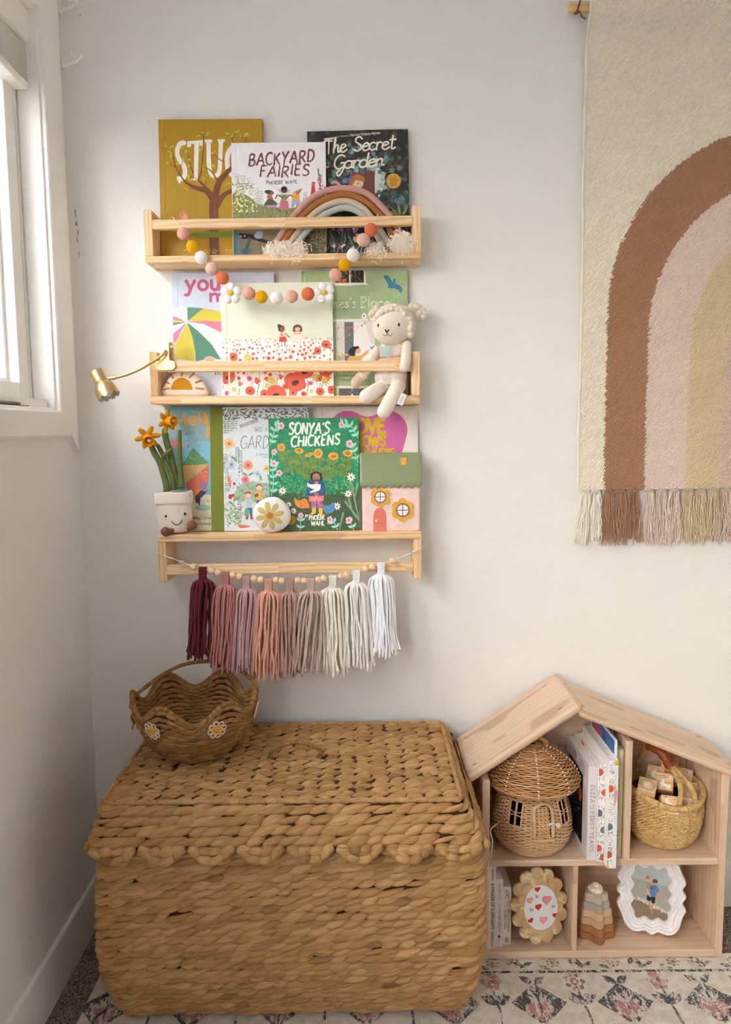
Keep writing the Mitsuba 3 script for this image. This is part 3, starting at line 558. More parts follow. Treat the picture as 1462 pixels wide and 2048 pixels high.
# a hand-drawn alphabet of strokes in a box 1 high (y up); each entry: width, strokes
GLYPH = {
 'A': (.66, [[(0, 0), (.33, 1)], [(.33, 1), (.64, 0)], [(.12, .36), (.54, .36)]]), 'B': (.56, [[(.05, 0), (.08, 1)], [(.08, 1), (.4, .95), (.44, .75), (.3, .55), (.1, .53)], [(.1, .53), (.42, .48), (.52, .25), (.36, .03), (.05, 0)]]),
 'C': (.56, [_arc(.34, .5, .33, .5, 50, 310, 11)]), 'D': (.6, [[(.06, 0), (.08, 1)], [(.08, 1), (.42, .9), (.58, .5), (.4, .1), (.06, 0)]]), 'E': (.5, [[(.06, 0), (.06, 1)], [(.06, 1), (.46, 1)], [(.06, .52), (.38, .52)], [(.06, 0), (.46, 0)]]),
 'F': (.5, [[(.06, 0), (.06, 1)], [(.06, 1), (.48, 1)], [(.06, .55), (.38, .55)]]), 'G': (.62, [_arc(.34, .5, .33, .5, 50, 330, 12) + [(.62, .42), (.4, .42)]]), 'H': (.62, [[(.06, 0), (.06, 1)], [(.56, 0), (.56, 1)], [(.06, .5), (.56, .5)]]),
 'I': (.16, [[(.08, 0), (.08, 1)]]), 'J': (.46, [[(.1, 1), (.46, 1)], [(.34, 1), (.34, .2), (.2, 0), (.02, .12)]]), 'K': (.56, [[(.06, 0), (.06, 1)], [(.5, 1), (.08, .48)], [(.2, .6), (.54, 0)]]), 'L': (.46, [[(.06, 1), (.06, 0)], [(.06, 0), (.44, 0)]]),
 'M': (.76, [[(.06, 0), (.08, 1)], [(.08, 1), (.38, .2)], [(.38, .2), (.68, 1)], [(.68, 1), (.7, 0)]]), 'N': (.62, [[(.06, 0), (.06, 1)], [(.06, 1), (.56, 0)], [(.56, 0), (.56, 1)]]), 'O': (.66, [_arc(.33, .5, .32, .5, 90, 450, 14)]), 'P': (.52, [[(.06, 0), (.07, 1)], [(.07, 1), (.42, .95), (.46, .7), (.3, .5), (.08, .47)]]),
 'R': (.58, [[(.06, 0), (.07, 1)], [(.07, 1), (.42, .95), (.46, .72), (.3, .53), (.08, .5)], [(.2, .52), (.56, 0)]]), 'S': (.54, [[(.5, .84), (.34, 1), (.12, .92), (.1, .68), (.3, .52), (.48, .36), (.44, .1), (.22, 0), (.03, .14)]]), 'T': (.6, [[(0, 1), (.6, 1)], [(.3, 1), (.3, 0)]]),
 'U': (.6, [[(.06, 1), (.06, .3), (.16, .04), (.32, 0), (.48, .06), (.55, .3), (.55, 1)]]), 'V': (.6, [[(0, 1), (.3, 0)], [(.3, 0), (.6, 1)]]), 'W': (.86, [[(0, 1), (.2, 0)], [(.2, 0), (.42, .8)], [(.42, .8), (.62, 0)], [(.62, 0), (.84, 1)]]), 'X': (.56, [[(0, 0), (.54, 1)], [(.02, 1), (.54, 0)]]), 'Y': (.6, [[(.02, 1), (.3, .45)], [(.58, 1), (.3, .45), (.2, -.15)]]),
 "'": (.14, [[(.08, 1), (.04, .78)]]), '!': (.16, [[(.08, 1), (.08, .3)], [(.08, .04), (.08, 0)]]), ' ': (.34, []),
 'a': (.50, [_arc(.24, .27, .22, .27, 60, 400, 11), [(.45, .52), (.44, .1), (.54, .03)]]), 'c': (.42, [_arc(.24, .27, .22, .27, 55, 320, 9)]), 'd': (.52, [_arc(.24, .27, .22, .27, 60, 400, 11), [(.46, 1), (.45, .1), (.54, .03)]]), 'e': (.46, [[(.04, .26), (.3, .32), (.42, .42), (.3, .54), (.12, .46), (.03, .24), (.16, .02), (.34, .03), (.5, .16)]]),
 'h': (.5, [[(.05, 0), (.1, .7), (.16, 1), (.2, .9), (.08, .3)], [(.06, .2), (.22, .5), (.36, .5), (.36, .2), (.40, .02), (.52, .08)]]), 'l': (.18, [[(.08, 1), (.08, 0)]]), 'm': (.78, [[(.05, .54), (.06, 0)], [(.06, .36), (.2, .54), (.34, .46), (.36, 0)], [(.36, .36), (.5, .54), (.66, .46), (.68, 0)]]), 'n': (.5, [[(.05, .54), (.06, 0)], [(.06, .34), (.22, .54), (.36, .46), (.38, .1), (.52, .06)]]),
 'o': (.5, [_arc(.25, .27, .23, .27, 90, 450, 12)]), 'r': (.38, [[(.06, .54), (.08, 0)], [(.08, .34), (.2, .54), (.36, .5)]]), 's': (.4, [[(.34, .48), (.18, .56), (.06, .42), (.28, .24), (.3, .06), (.14, -.01), (.02, .08)]]), 't': (.4, [[(.2, .95), (.18, .15), (.26, .01), (.42, .1)], [(.02, .66), (.4, .68)]]), 'u': (.52, [[(.05, .54), (.06, .16), (.2, 0), (.36, .08), (.42, .3)], [(.42, .54), (.44, .02)]]), 'y': (.5, [[(.02, .54), (.22, .08)], [(.46, .54), (.24, .06), (.12, -.26), (-.02, -.28)]]),
 'x': (.4, [[(0, .5), (.38, 0)], [(.38, .5), (0, 0)]]), 'i': (.2, [[(.08, .54), (.09, .02)], [(.08, .76), (.08, .78)]]), '+': (.5, [[(.05, .4), (.45, .4)], [(.25, .2), (.25, .6)]]), 'b': (.5, [[(.06, 1), (.06, 0)], _arc(.26, .27, .2, .27, 150, 510, 11)]), 'w': (.66, [[(0, .54), (.16, 0)], [(.16, 0), (.32, .48)], [(.32, .48), (.48, 0)], [(.48, 0), (.64, .54)]]), 'k': (.46, [[(.06, 1), (.06, 0)], [(.4, .54), (.08, .24)], [(.18, .3), (.44, 0)]]), 'v': (.44, [[(0, .54), (.2, 0)], [(.2, 0), (.4, .54)]]),
}
def hand(text, x, y, h, w, slant=0.0, gap=0.12, rotd=0.0, width=None, sx=1.0, seed=0, bounce=0.0, taper=False):
    """Stroke lettering with its baseline from (x, y), y down; h capital height, w pen width; width squeezes the line to that length."""
    g = rng(seed); out, cx = [], 0.0
    for c in text:
        wd, st = GLYPH.get(c, GLYPH[' ']); dy = g.normal(0, bounce) if bounce else 0
        for s in st: out.append([((px + cx) * h * sx + (py + dy) * h * slant, -(py + dy) * h) for px, py in s])
        cx += wd + gap
    k = 1.0 if width is None else width / ((cx - gap) * h * sx)
    u = shapely.union_all([stroke([(a * k, b) for a, b in s], w, n=4) if not taper else stroke([(a * k, b) for a, b in s], w * 1.15, n=4, w2=w * 0.7) for s in out])
    return affinity.translate(affinity.rotate(u, rotd, origin=(0, 0)), x, y)
def printed(text, x, y, h, width=None, bold=True, rotd=0.0, sx=1.0):
    """Type as a flat shape, baseline from (x, y), y down."""
    m = meshkit.text_mesh(text, h, 0.01, bold=bold); v = np.asarray(m.vertices); f = m.faces[np.all(v[m.faces][:, :, 2] > 0.009, axis=1)]
    k = sx if width is None else width / (v[:, 0].max() - v[:, 0].min()); q = np.c_[v[:, 0] * k, -v[:, 1]]; a = math.radians(rotd)
    return (np.c_[x + q[:, 0] * math.cos(a) - q[:, 1] * math.sin(a), y + q[:, 0] * math.sin(a) + q[:, 1] * math.cos(a)], f)
class Art:
    """Shapes in a picture frame (x0, y0)-(x1, y1), y down; later shapes lie on top. zoom() sets the scale and offset of what is added next."""
    def __init__(s, x0, y0, x1, y1, cut=None, tol=0.03): s.tol = tol; s.b = (x0, y0, x1, y1); s.items = []; s.k, s.ox, s.oy = 1.0, 0.0, 0.0; s.clip = sbox(x0, y0, x1, y1) if cut is None else sbox(x0, y0, x1, y1).difference(cut)
    def zoom(s, k, ox, oy): s.k, s.ox, s.oy = k, ox, oy; return s
    def add(s, shape, col):
        if isinstance(shape, list):
            for q in shape: s.add(q, col)
        elif isinstance(shape, tuple): s.items.append((np.c_[shape[0][:, 0] / s.k + s.ox, shape[0][:, 1] / s.k + s.oy], shape[1], lin(col)))
        else:
            g = affinity.affine_transform(shape, [1 / s.k, 0, 0, 1 / s.k, s.ox, s.oy])
            if not s.clip.covers(g): g = (g if g.is_valid else g.buffer(0)).intersection(s.clip)
            for q in getattr(g, 'geoms', [g]):
                if q.geom_type == 'Polygon' and q.area > s.tol ** 2 * 0.1:
                    v, f = trimesh.creation.triangulate_polygon(q.simplify(s.tol / max(s.k, 1)), engine='earcut')
                    if len(f): s.items.append((v, f, lin(col)))
        return s
    def mesh(s, w, h, z0=0.00006, dz=0.000014):
        """The print on a face w x h metres, origin at its lower left: (mesh, colours). A shape lies one step above what it covers."""
        x0, y0, x1, y1 = s.b; mb = MB(); n = len(s.items); lay = np.zeros(n, int)
        if n:
            geo = np.array([shapely.convex_hull(shapely.multipoints(v)) for v, f, c in s.items]); i, j = shapely.STRtree(geo).query(geo, predicate='intersects')
            o = np.lexsort((j, i))
            for a, b in zip(i[o], j[o]):
                if b < a: lay[a] = max(lay[a], lay[b] + 1)
        for l, (v, f, c) in zip(lay, s.items):
            mb.add((np.c_[(v[:, 0] - x0) / (x1 - x0) * w, (y1 - v[:, 1]) / (y1 - y0) * h, np.full(len(v), z0 + dz * l)], f), col=c)
        m, _, c = mb.arrays(); return m, c
def book(name, label, group, X0, X1, ybot, ytop, zbot, ztop, th, cover, art=None, spine_col=None, groove=0.012, spine_w=0.0, tilt=0.0, cat='book', pages='#efe9dd', mat='mat_print'):
    """A picture book leaning face-out: bottom left (X0, ybot, zbot), top at (ytop, ztop); th thick, spine on the left."""
    k = thing(name, label, cat, group)
    w, hv = X1 - X0, np.array([0, ytop - ybot, ztop - zbot]); h = np.linalg.norm(hv); ey = hv / h; ex = np.array([1.0, 0, 0]); ez = np.cross(ex, ey)
    M = frame((X0, ybot, zbot), ex, ey, ez) @ rot((0, 0, 1), tilt); c = 0.0024
    # front board with a hinge groove
    prof = [(0, -c), (w, -c), (w, -0.0004), (w - 0.0004, 0)]
    if groove: prof += [(groove + 0.004, 0), (groove + 0.003, -0.0007), (groove + 0.001, -0.0007), (groove, 0)]
    prof += [(0.0006, 0), (0, -0.0006)]
    f = extrude(Polygon(prof), h); put('front_cover', f, mat, cover, smooth=False, parent=k, M=M @ frame((0, h, 0), (1, 0, 0), (0, 0, 1), (0, -1, 0)))
    put('back_cover', trimesh.creation.box(bounds=[(0, 0, -th), (w, h, -th + c)]), mat, cover, smooth=False, parent=k, M=M)
    put('spine', chamfer_box((-0.0012, 0, -th), (0.0012, h, -0.0002), 0.0005), mat, spine_col or cover, smooth=False, parent=k, M=M)
    put('page_block', trimesh.creation.box(bounds=[(0.0014, 0.003, -th + c), (w - 0.003, h - 0.003, -c)]), 'mat_matte', pages, smooth=False, parent=k, M=M)
    if spine_w: put('spine_cloth', trimesh.creation.box(bounds=[(0, 0.0, -0.0005), (spine_w, h, 0.0003)]), 'mat_cloth', spine_col, smooth=False, parent=k, M=M)
    if art is not None:
        m, col = art.mesh(w, h); put('cover_art', m, mat, col, smooth=False, parent=k, M=M, label='printed cover picture and lettering')
    return k, M, w, h
# ------------------------------------------------------------------ picture books on the wall shelves
def px_book(name, label, group, x0, y0, x1, y1, ybot, ytop, zbot, th, cover, art=None, **k):
    a, b = at_y(x0, (y0 + y1) / 2, ybot), at_y(x1, (y0 + y1) / 2, ybot); t = at_y((x0 + x1) / 2, y0, ytop)
    return book(name, label, group, a[0], b[0], ybot, ytop, zbot + 0.0008, t[2], th, cover, art, **k)
def scatter(a, g, n, box, fn, cols):
    x0, y0, x1, y1 = box
    for i in range(n): a.add(fn(g, g.uniform(x0, x1), g.uniform(y0, y1)), cols[g.integers(len(cols))])
def bird(x, y, s, f=1): return affinity.translate(affinity.scale(P_([(0, 0), (8, -10), (20, -14), (34, -8), (48, -20), (52, -10), (44, 6), (30, 16), (12, 14)], True), s * f, s, origin=(0, 0)), x, y)
G1, G2, G3 = 'picture books on the top wall shelf', 'picture books on the middle wall shelf', 'picture books on the lowest wall shelf'

# mustard book with a tree
def art_tree():
    a = Art(318, 238, 525, 511).zoom(4.177, 310, 230); w = '#f0ede2'; br = '#7a4a30'
    a.add([stroke([(243, 222), (205, 232), (182, 290), (196, 350), (232, 400), (246, 450), (232, 500), (196, 508)], 38), P_([(212, 205), (236, 200), (250, 228), (232, 248), (210, 232)]), P_([(172, 492), (205, 488), (214, 520), (196, 552), (182, 530)])], w)
    a.add([P_([(268, 208), (400, 200), (405, 248), (372, 246), (372, 226), (300, 232), (298, 254), (266, 256)]), P_([(326, 222), (368, 222), (350, 500), (366, 524), (302, 522), (318, 500)])], w)
    a.add([stroke([(446, 215), (446, 400), (470, 480), (510, 482), (535, 430), (550, 215)], 36), P_([(414, 196), (478, 196), (474, 224), (418, 222)]), P_([(520, 194), (584, 192), (580, 216), (526, 218)])], w)
    a.add(stroke([(720, 262), (650, 258), (608, 310), (598, 372), (612, 450), (660, 490), (720, 480)], 40), w)
    a.add(P_([(770, 238), (812, 238), (800, 500), (764, 500)]), w)
    T = [([(478, 1160), (480, 760), (482, 640)], 84, 68), ([(476, 680), (420, 612), (330, 582), (262, 548), (232, 518)], 52, 10), ([(490, 690), (520, 560), (580, 480), (650, 415), (760, 350)], 62, 22), ([(500, 740), (560, 650), (650, 600), (760, 560)], 52, 18),
         ([(232, 520), (180, 440), (150, 340), (134, 250)], 12, 3), ([(200, 460), (232, 350)], 7, 3), ([(470, 640), (400, 565), (352, 520)], 30, 12), ([(354, 524), (385, 430), (402, 230), (400, 112)], 13, 4), ([(318, 475), (290, 400), (268, 285)], 9, 4), ([(408, 415), (466, 452), (512, 524)], 5, 13),
         ([(490, 306), (530, 352), (580, 378)], 4, 8), ([(656, 236), (640, 190), (606, 150)], 7, 3), ([(644, 192), (694, 134)], 5, 3), ([(748, 228), (772, 160)], 6, 3), ([(748, 205), (716, 160)], 5, 3), ([(404, 190), (440, 150)], 5, 3), ([(180, 420), (112, 390)], 5, 3), ([(360, 520), (282, 484)], 5, 3), ([(412, 556), (408, 505)], 6, 3), ([(306, 582), (250, 600)], 5, 3)]
    for p, a0, b0 in T: a.add(stroke(p, a0, w2=b0), br)
    g = rng(31)
    for i in range(16): x = 452 + 3.6 * i; a.add(stroke([(x, 1150), (x + g.uniform(-5, 5), 900), (x + g.uniform(-8, 8), 700)], 2.2), ('#5e3622', '#8f5d3e')[i % 2])
    tw = [(134, 245), (95, 245), (130, 340), (112, 390), (232, 340), (268, 285), (240, 290), (270, 410), (285, 345), (400, 125), (360, 160), (440, 160), (400, 260), (378, 288), (606, 158), (690, 140), (650, 165), (720, 165), (780, 160), (745, 160), (490, 300), (490, 400), (395, 420), (408, 512), (280, 480), (285, 525), (250, 595), (600, 552), (850, 225), (860, 320), (130, 292), (232, 262), (170, 385)]
    for x, y in tw:
        for k in range(2): a.add(leaf(x, y, g.uniform(0, 360), 26, 12), ('#c6c743', '#b4bb3a')[k])
    a.add(ell(226, 806, 36, 46, -20), '#dd8f63'); a.add(stroke([(205, 780), (235, 820), (252, 855)], 3), '#b5683f'); a.add(ell(238, 822, 20, 26, -20), '#e6a97f')
    a.zoom(2.437, 260, 220).add(ell(420, 586, 150, 14), '#7f9a3d').add(hand('OLIVER JEFFERS', 250, 684, 27, 2.6, slant=0.06, width=395, seed=3, bounce=0.06), '#d6bf4a')
    return a
px_book('picture_book', 'mustard yellow picture book with a brown tree on the cover', G1, 318, 238, 525, 511, -0.034, -0.018, SZ1, 0.011, '#b48d27', art_tree(), tilt=-0.2)

# white book with fairies in a meadow
def art_meadow():
    a = Art(464, 285, 652, 511).zoom(3.749, 450, 270); g = rng(32)
    a.add(P_([(50, 455), (110, 420), (180, 450), (240, 500), (330, 520), (450, 535), (560, 525), (640, 500), (760, 470), (760, 900), (50, 900)], True), '#8d9160')
    gr = ['#6f7a3f', '#a3a86a', '#5c6838', '#b8b878', '#7d7a4c', '#94955a', '#55613a']
    for i in range(330): x, y = g.uniform(55, 760), g.uniform(480, 700); a.add(stroke([(x, y), (x + g.uniform(-8, 8), y - g.uniform(10, 30))], 3.5, False), gr[g.integers(7)])
    scatter(a, g, 120, (55, 340, 210, 600), lambda g, x, y: leaf(x, y, g.uniform(0, 360), g.uniform(12, 26), 8), ['#8fae5c', '#b9c660', '#6b8a4a', '#d8d27a', '#5d7a3d', '#7f9f56'])
    scatter(a, g, 60, (60, 400, 240, 560), lambda g, x, y: petals(x, y, 5, 0, g.uniform(6, 12), 5), ['#e9e19a', '#f0efd8', '#d9cf62'])
    for x, y, d in ((85, 330, 20), (130, 340, 25), (180, 360, 30), (120, 400, 10), (235, 430, 10), (265, 455, 8), (600, 470, 6)):
        p = [(x, y + 90), (x + 4, y + 30), (x + d, y - 50)]; a.add(stroke(p, 2.5), '#9aa39a')
        for k in range(6): a.add(leaf(x + d * k / 7, y - 40 + k * 18, 200 + g.uniform(-15, 15), 22, 6), '#a9b3a6'); a.add(leaf(x + d * k / 7, y - 40 + k * 18, -20 + g.uniform(-15, 15), 18, 6), '#98a596')
    a.add(stroke([(712, 470), (714, 360), (700, 250)], 6), '#5d7a3d')
    for k in range(46): y = g.uniform(290, 470); a.add(ell(712 + g.normal(0, 5 + (y - 270) * 0.09), y, 8, 6, g.uniform(0, 180)), ['#c9749c', '#b8588a', '#dba0bb', '#6d8a4a'][g.integers(4)])
    a.add([stroke([(700, 250), (704, 300)], 9)], '#5d8a3d')
    a.add(P_([(640, 440), (652, 360), (668, 355), (682, 440), (668, 450), (655, 450)]), '#c9493f'); a.add(circ(662, 358, 14), '#a8472f'); a.add(circ(660, 362, 8), '#e0b090')
    # three dancers
    a.add(ell(330, 418, 36, 16, 10), '#3c4136'); a.add(circ(350, 424, 13), '#a8674a'); a.add(P_([(310, 440), (345, 435), (362, 470), (318, 480)]), '#b56b58'); a.add(P_([(300, 490), (330, 465), (375, 485), (384, 515), (296, 518)], True), '#5b6445'); a.add(P_([(302, 512), (380, 510), (372, 530), (310, 534)]), '#b993bf'); a.add([stroke([(320, 530), (302, 536)], 7), stroke([(355, 530), (350, 545)], 7)], '#a8674a')
    for s in (-1, 1): a.add(leaf(442, 430, -35 if s > 0 else 215, 62, 24), '#c9cbcf'); a.add(leaf(442, 438, 10 if s > 0 else 170, 50, 18), '#b9bcc2')
    a.add(circ(442, 400, 25), '#2e2a26'); a.add(circ(442, 412, 13), '#6d4630'); a.add(P_([(425, 435), (460, 435), (466, 475), (418, 475)]), '#7d9a5a'); a.add(petals(440, 510, 9, 0, 50, 24, 0, 0.75), '#d9a0ae'); a.add(P_([(418, 478), (466, 478), (480, 545), (405, 545)]), '#c9708a'); a.add([stroke([(430, 460), (395, 440), (375, 462)], 8), stroke([(458, 460), (490, 440), (505, 455)], 8)], '#6d4630')
    a.add(P_([(505, 420), (585, 390), (545, 445)]), '#b57f4a'); a.add(circ(520, 430, 14), '#e3b48c'); a.add(P_([(500, 440), (555, 438), (560, 478), (500, 480)]), '#e0ad3f'); a.add(P_([(498, 478), (560, 476), (565, 525), (540, 525), (525, 500), (512, 530), (492, 528)]), '#aab3cf')
    # the burrow below the rail
    a.add(sbox(50, 690, 760, 900), '#85785c')
    for i in range(140): x, y = g.uniform(55, 760), g.uniform(690, 895); a.add(stroke([(x, y), (x + g.uniform(-25, 25), y + g.uniform(-6, 6))], 4, False), ['#6d6048', '#9a8d6e', '#75694f', '#5d6a50'][g.integers(4)])
    a.add(stroke([(95, 735), (200, 745), (280, 775), (400, 800)], 44, w2=16), '#2c2624'); a.add([circ(110, 738, 7), circ(140, 735, 6)], '#d9d0c0')
    a.add(P_([(210, 740), (240, 700), (275, 712), (268, 750), (240, 758)], True), '#aab6d0'); a.add(P_([(380, 740), (400, 705), (420, 720), (410, 745)], True), '#9a9ba5')
    a.add(P_([(60, 700), (110, 750), (105, 830), (190, 830), (140, 895), (60, 895)], True), '#4f6d74')
    for k in range(16): y = 720 + k * 11; a.add(leaf(70, y, 20, 50, 9), '#5f8088'); a.add(leaf(150 + k * 3, 890 - k * 8, 225, 46, 8), '#3f5c64')
    scatter(a, g, 70, (620, 690, 760, 890), lambda g, x, y: leaf(x, y, g.uniform(0, 360), 30, 9), ['#3c4a32', '#57643c', '#2f3a2c', '#b58f86'])
    a.add([hand('BACKYARD', 178, 228, 86, 14, slant=0.14, width=492, rotd=-3.5, seed=1, bounce=0.05, taper=True), hand('FAIRIES', 258, 306, 80, 13, slant=0.14, width=372, rotd=-1.5, seed=2, bounce=0.05, taper=True)], '#7a4850')
    a.add(hand('PHOEBE WAHL', 308, 360, 25, 4.2, slant=0.1, width=236, rotd=-1, seed=3, bounce=0.05), '#47553f')
    return a
px_book('picture_book', 'white picture book with a plum hand-lettered title, between the mustard and dark books', G1, 464, 285, 652, 511, -0.050, -0.036, SZ1, 0.011, '#efedf0', art_meadow())

# dark book with ivy and a girl
def ivy(g, x, y, s): 
    q = [(0, -1), (.28, -.45), (.95, -.5), (.5, .05), (.75, .75), (.1, .45), (0, 1), (-.1, .45), (-.75, .75), (-.5, .05), (-.95, -.5), (-.28, -.45)]
    return affinity.translate(affinity.rotate(affinity.scale(Polygon(q), s, s, origin=(0, 0)), g.uniform(-60, 60), origin=(0, 0)), x, y)
def art_ivy():
    a = Art(620, 262, 821, 511).zoom(6.645, 620, 240); g = rng(33)
    scatter(a, g, 240, (0, 150, 1340, 1150), lambda g, x, y: ivy(g, x, y, g.uniform(28, 52)), ['#3b3a38', '#45443d', '#4a463f', '#54604f', '#3d4a45', '#4c4340'])
    for i in range(170):
        x = g.uniform(230, 1240); y = g.uniform(330, 1050); d = abs(x - 700) / 600 + abs(y - 640) / 600
        if g.uniform() > d * 0.8: a.add(ivy(g, x, y, g.uniform(30, 50)), ['#5f8078', '#6f9690', '#557068', '#7fa5a5', '#4f6a60', '#688a6e'][g.integers(6)])
    a.add(P_([(575, 670), (890, 650), (890, 1000), (560, 1100)]), '#7a4745')
    for k in range(9): a.add(stroke([(600 + 33 * k, 665), (600 + 33 * k, 1000)], 5, False), '#5e3636')
    a.add(P_([(890, 655), (960, 660), (1010, 760), (990, 900), (930, 1010), (880, 980)], True), '#d3dad4')
    for x, y in ((950, 690), (1000, 720), (980, 790), (930, 950), (1010, 890), (960, 860), (640, 660), (720, 680), (800, 640), (860, 650)): a.add(ivy(g, x, y, 44), ['#9ab8b8', '#7fa0a0', '#56767c'][g.integers(3)])
    a.add(ell(640, 830, 90, 70), '#e9c9a8'); a.add(P_([(520, 860), (560, 760), (640, 715), (730, 745), (750, 810), (690, 800), (620, 790), (585, 850), (560, 900), (500, 900)], True), '#b56c3c')
    for k in range(10): a.add(stroke([(620 + 8 * k, 722), (600 + 14 * k, 800)], 3), '#d08a55')
    a.add(ell(655, 833, 8, 12), '#4b3428'); a.add(ell(690, 860, 16, 9), '#e3a58e'); a.add(ell(490, 790, 55, 34, -15).difference(ell(490, 790, 34, 15, -15)), '#5877b5'); a.add(P_([(520, 780), (570, 725), (575, 770)]), '#5877b5')
    a.add(stroke([(310, 820), (350, 800), (420, 850)], 30), '#dfa3a0'); a.add(P_([(215, 590), (290, 600), (240, 630)]), '#e3b9a0')
    a.add(stroke([(620, 1090), (660, 920)], 60), '#93a3ad')
    scatter(a, g, 90, (880, 960, 1340, 1240), lambda g, x, y: ivy(g, x, y, g.uniform(25, 42)), ['#5c7c80', '#46625f', '#38484a', '#6d9090', '#334043'])
    for x, d in ((1180, -40), (1210, -10), (1240, 30), (1160, -60)): a.add(leaf(x, 1260, -90 + d, 150, 30), '#98a046')
    # below the rail: a tangle of flowers and small animals
    a.add(sbox(0, 1330, 1340, 1830), '#2e2a30')
    for i in range(150): x, y = g.uniform(200, 1330), g.uniform(1340, 1830); a.add(stroke([(x, y), (x + g.uniform(-30, 30), y - 60), (x + g.uniform(-60, 60), y - 120)], g.uniform(8, 22), w2=3), ['#4f4a6a', '#6d8a5a', '#8a6a8a', '#3f5a4a', '#a5958f', '#56405a', '#788a55'][g.integers(7)])
    for i in range(30): a.add(petals(g.uniform(220, 1300), g.uniform(1360, 1800), 5, 0, g.uniform(18, 34), 16), ['#8d7fb5', '#c9899a', '#d9c9d5', '#b55f6a'][g.integers(4)])
    a.add(ell(620, 1560, 60, 36, 35), '#d9c08f'); a.add(circ(640, 1510, 24), '#e0cba0'); a.add([circ(622, 1490, 13), circ(662, 1492, 13)], '#e6bda8')
    a.add([hand('The', 218, 440, 190, 21, slant=0.12, width=290, rotd=-4, gap=0.0), hand('Secret', 600, 415, 180, 21, slant=0.16, width=555, rotd=-2, gap=0.0), hand('Garden', 330, 640, 175, 22, slant=0.2, width=670, rotd=-2.5, gap=0.0), stroke([(480, 570), (455, 660), (400, 725), (375, 690), (420, 655)], 22), stroke([(195, 300), (250, 270), (320, 275)], 24)], '#efe6d6')
    a.add(printed('based on the novel by', 348, 232, 19, 210, False, -3), '#d9d0c2'); a.add(printed('Frances Hodgson Burnett', 568, 220, 27, 394, True, -3), '#e6ddcf')
    a.add(circ(1130, 810, 97, 8), '#d2a242')
    for t, y, w in (('READ', 775, 76), ('THE BOOK', 805, 130), ('SEE THE', 845, 100), ('MOVIE', 872, 86)): a.add(printed(t, 1130 - w / 2, y, 19, w), '#6a4a1c')
    a.add(sbox(1085, 815, 1180, 818), '#6a4a1c')
    return a
px_book('picture_book', 'dark picture book with cream script title over ivy leaves', G1, 620, 262, 821, 511, -0.034, -0.018, SZ1, 0.009, '#343130', art_ivy(), tilt=0.9, groove=0)

# pale blue book with a striped umbrella
def art_umbrella():
    a = Art(345, 545, 549, 793).zoom(3.951, 310, 540); g = rng(34)
    a.add(P_([(100, 720), (300, 690), (560, 700), (760, 760), (940, 700), (950, 1010), (100, 1010)], True), '#d5dcec')
    for i in range(60): x, y = g.uniform(140, 900), g.uniform(730, 990); a.add(stroke([(x, y), (x + g.uniform(20, 60), y + g.uniform(-8, 8))], 4), ['#c3cde3', '#dfe4ef', '#bcc8df'][g.integers(3)])
    F = [([(247, 403), (130, 350), (130, 296), (190, 289), (258, 288)], '#eee0df'), ([(252, 288), (380, 298), (320, 345), (255, 398)], '#5a8c70'), ([(258, 396), (320, 345), (380, 298), (460, 312), (570, 350), (680, 430), (400, 400)], '#d2c341'), ([(252, 401), (400, 396), (560, 408), (690, 440), (730, 560), (600, 540), (480, 470), (380, 420)], '#dc7a9c'),
         ([(252, 405), (380, 420), (480, 470), (600, 540), (730, 700), (640, 690), (515, 700), (450, 590), (330, 470)], '#f1e4e4'), ([(250, 408), (330, 470), (440, 580), (515, 704), (420, 690), (308, 718), (310, 640), (290, 520)], '#4d8770'), ([(249, 410), (290, 520), (306, 620), (304, 718), (220, 700), (130, 700), (150, 580)], '#cfc13f'),
         ([(246, 409), (190, 490), (145, 590), (130, 560), (130, 500)], '#d9789a'), ([(245, 407), (130, 492), (130, 432)], '#f1e6e6'), ([(243, 404), (130, 432), (130, 410)], '#4d8770'), ([(243, 403), (130, 408), (130, 386)], '#d2c341'), ([(243, 402), (130, 384), (130, 352)], '#dc7a9c')]
    for p, c in F: a.add(P_(p), c)
    for i in range(260):
        x, y = g.uniform(140, 700), g.uniform(300, 700)
        for p, c in F:
            if Polygon(p).buffer(-8).contains(Point(x, y)):
                d = unit(np.array([x - 247, y - 403])); q = lin(c) * g.uniform(0.86, 1.12); a.items_col = None
                a.add(stroke([(x, y), (x + d[0] * 40, y + d[1] * 40)], 3, False).intersection(Polygon(p)), tuple(int(v) for v in np.clip(255 * np.where(q < .0031, q * 12.92, 1.055 * q ** (1 / 2.4) - .055), 0, 255))); break
    a.add(circ(250, 402, 9), '#f4eeea')
    a.add(ell(425, 712, 38, 26), '#cda98e'); a.add(P_([(380, 700), (425, 684), (470, 700), (470, 690), (425, 672), (385, 684)]), '#c9b5a0'); a.add([stroke([(470, 800), (466, 822)], 9), stroke([(486, 796), (486, 820)], 9), stroke([(500, 800), (504, 822)], 9)], '#b5815a')
    a.add([hand('you', 246, 154, 132, 25, width=275, gap=0.14), hand('me', 430, 242, 104, 22, width=240, gap=0.1)], '#c0567c')
    return a
px_book('picture_book', 'pale blue picture book with a pink, yellow and green umbrella', G2, 345, 545, 549, 793, -0.034, -0.018, SZ2, 0.010, '#cbd5e8', art_umbrella())

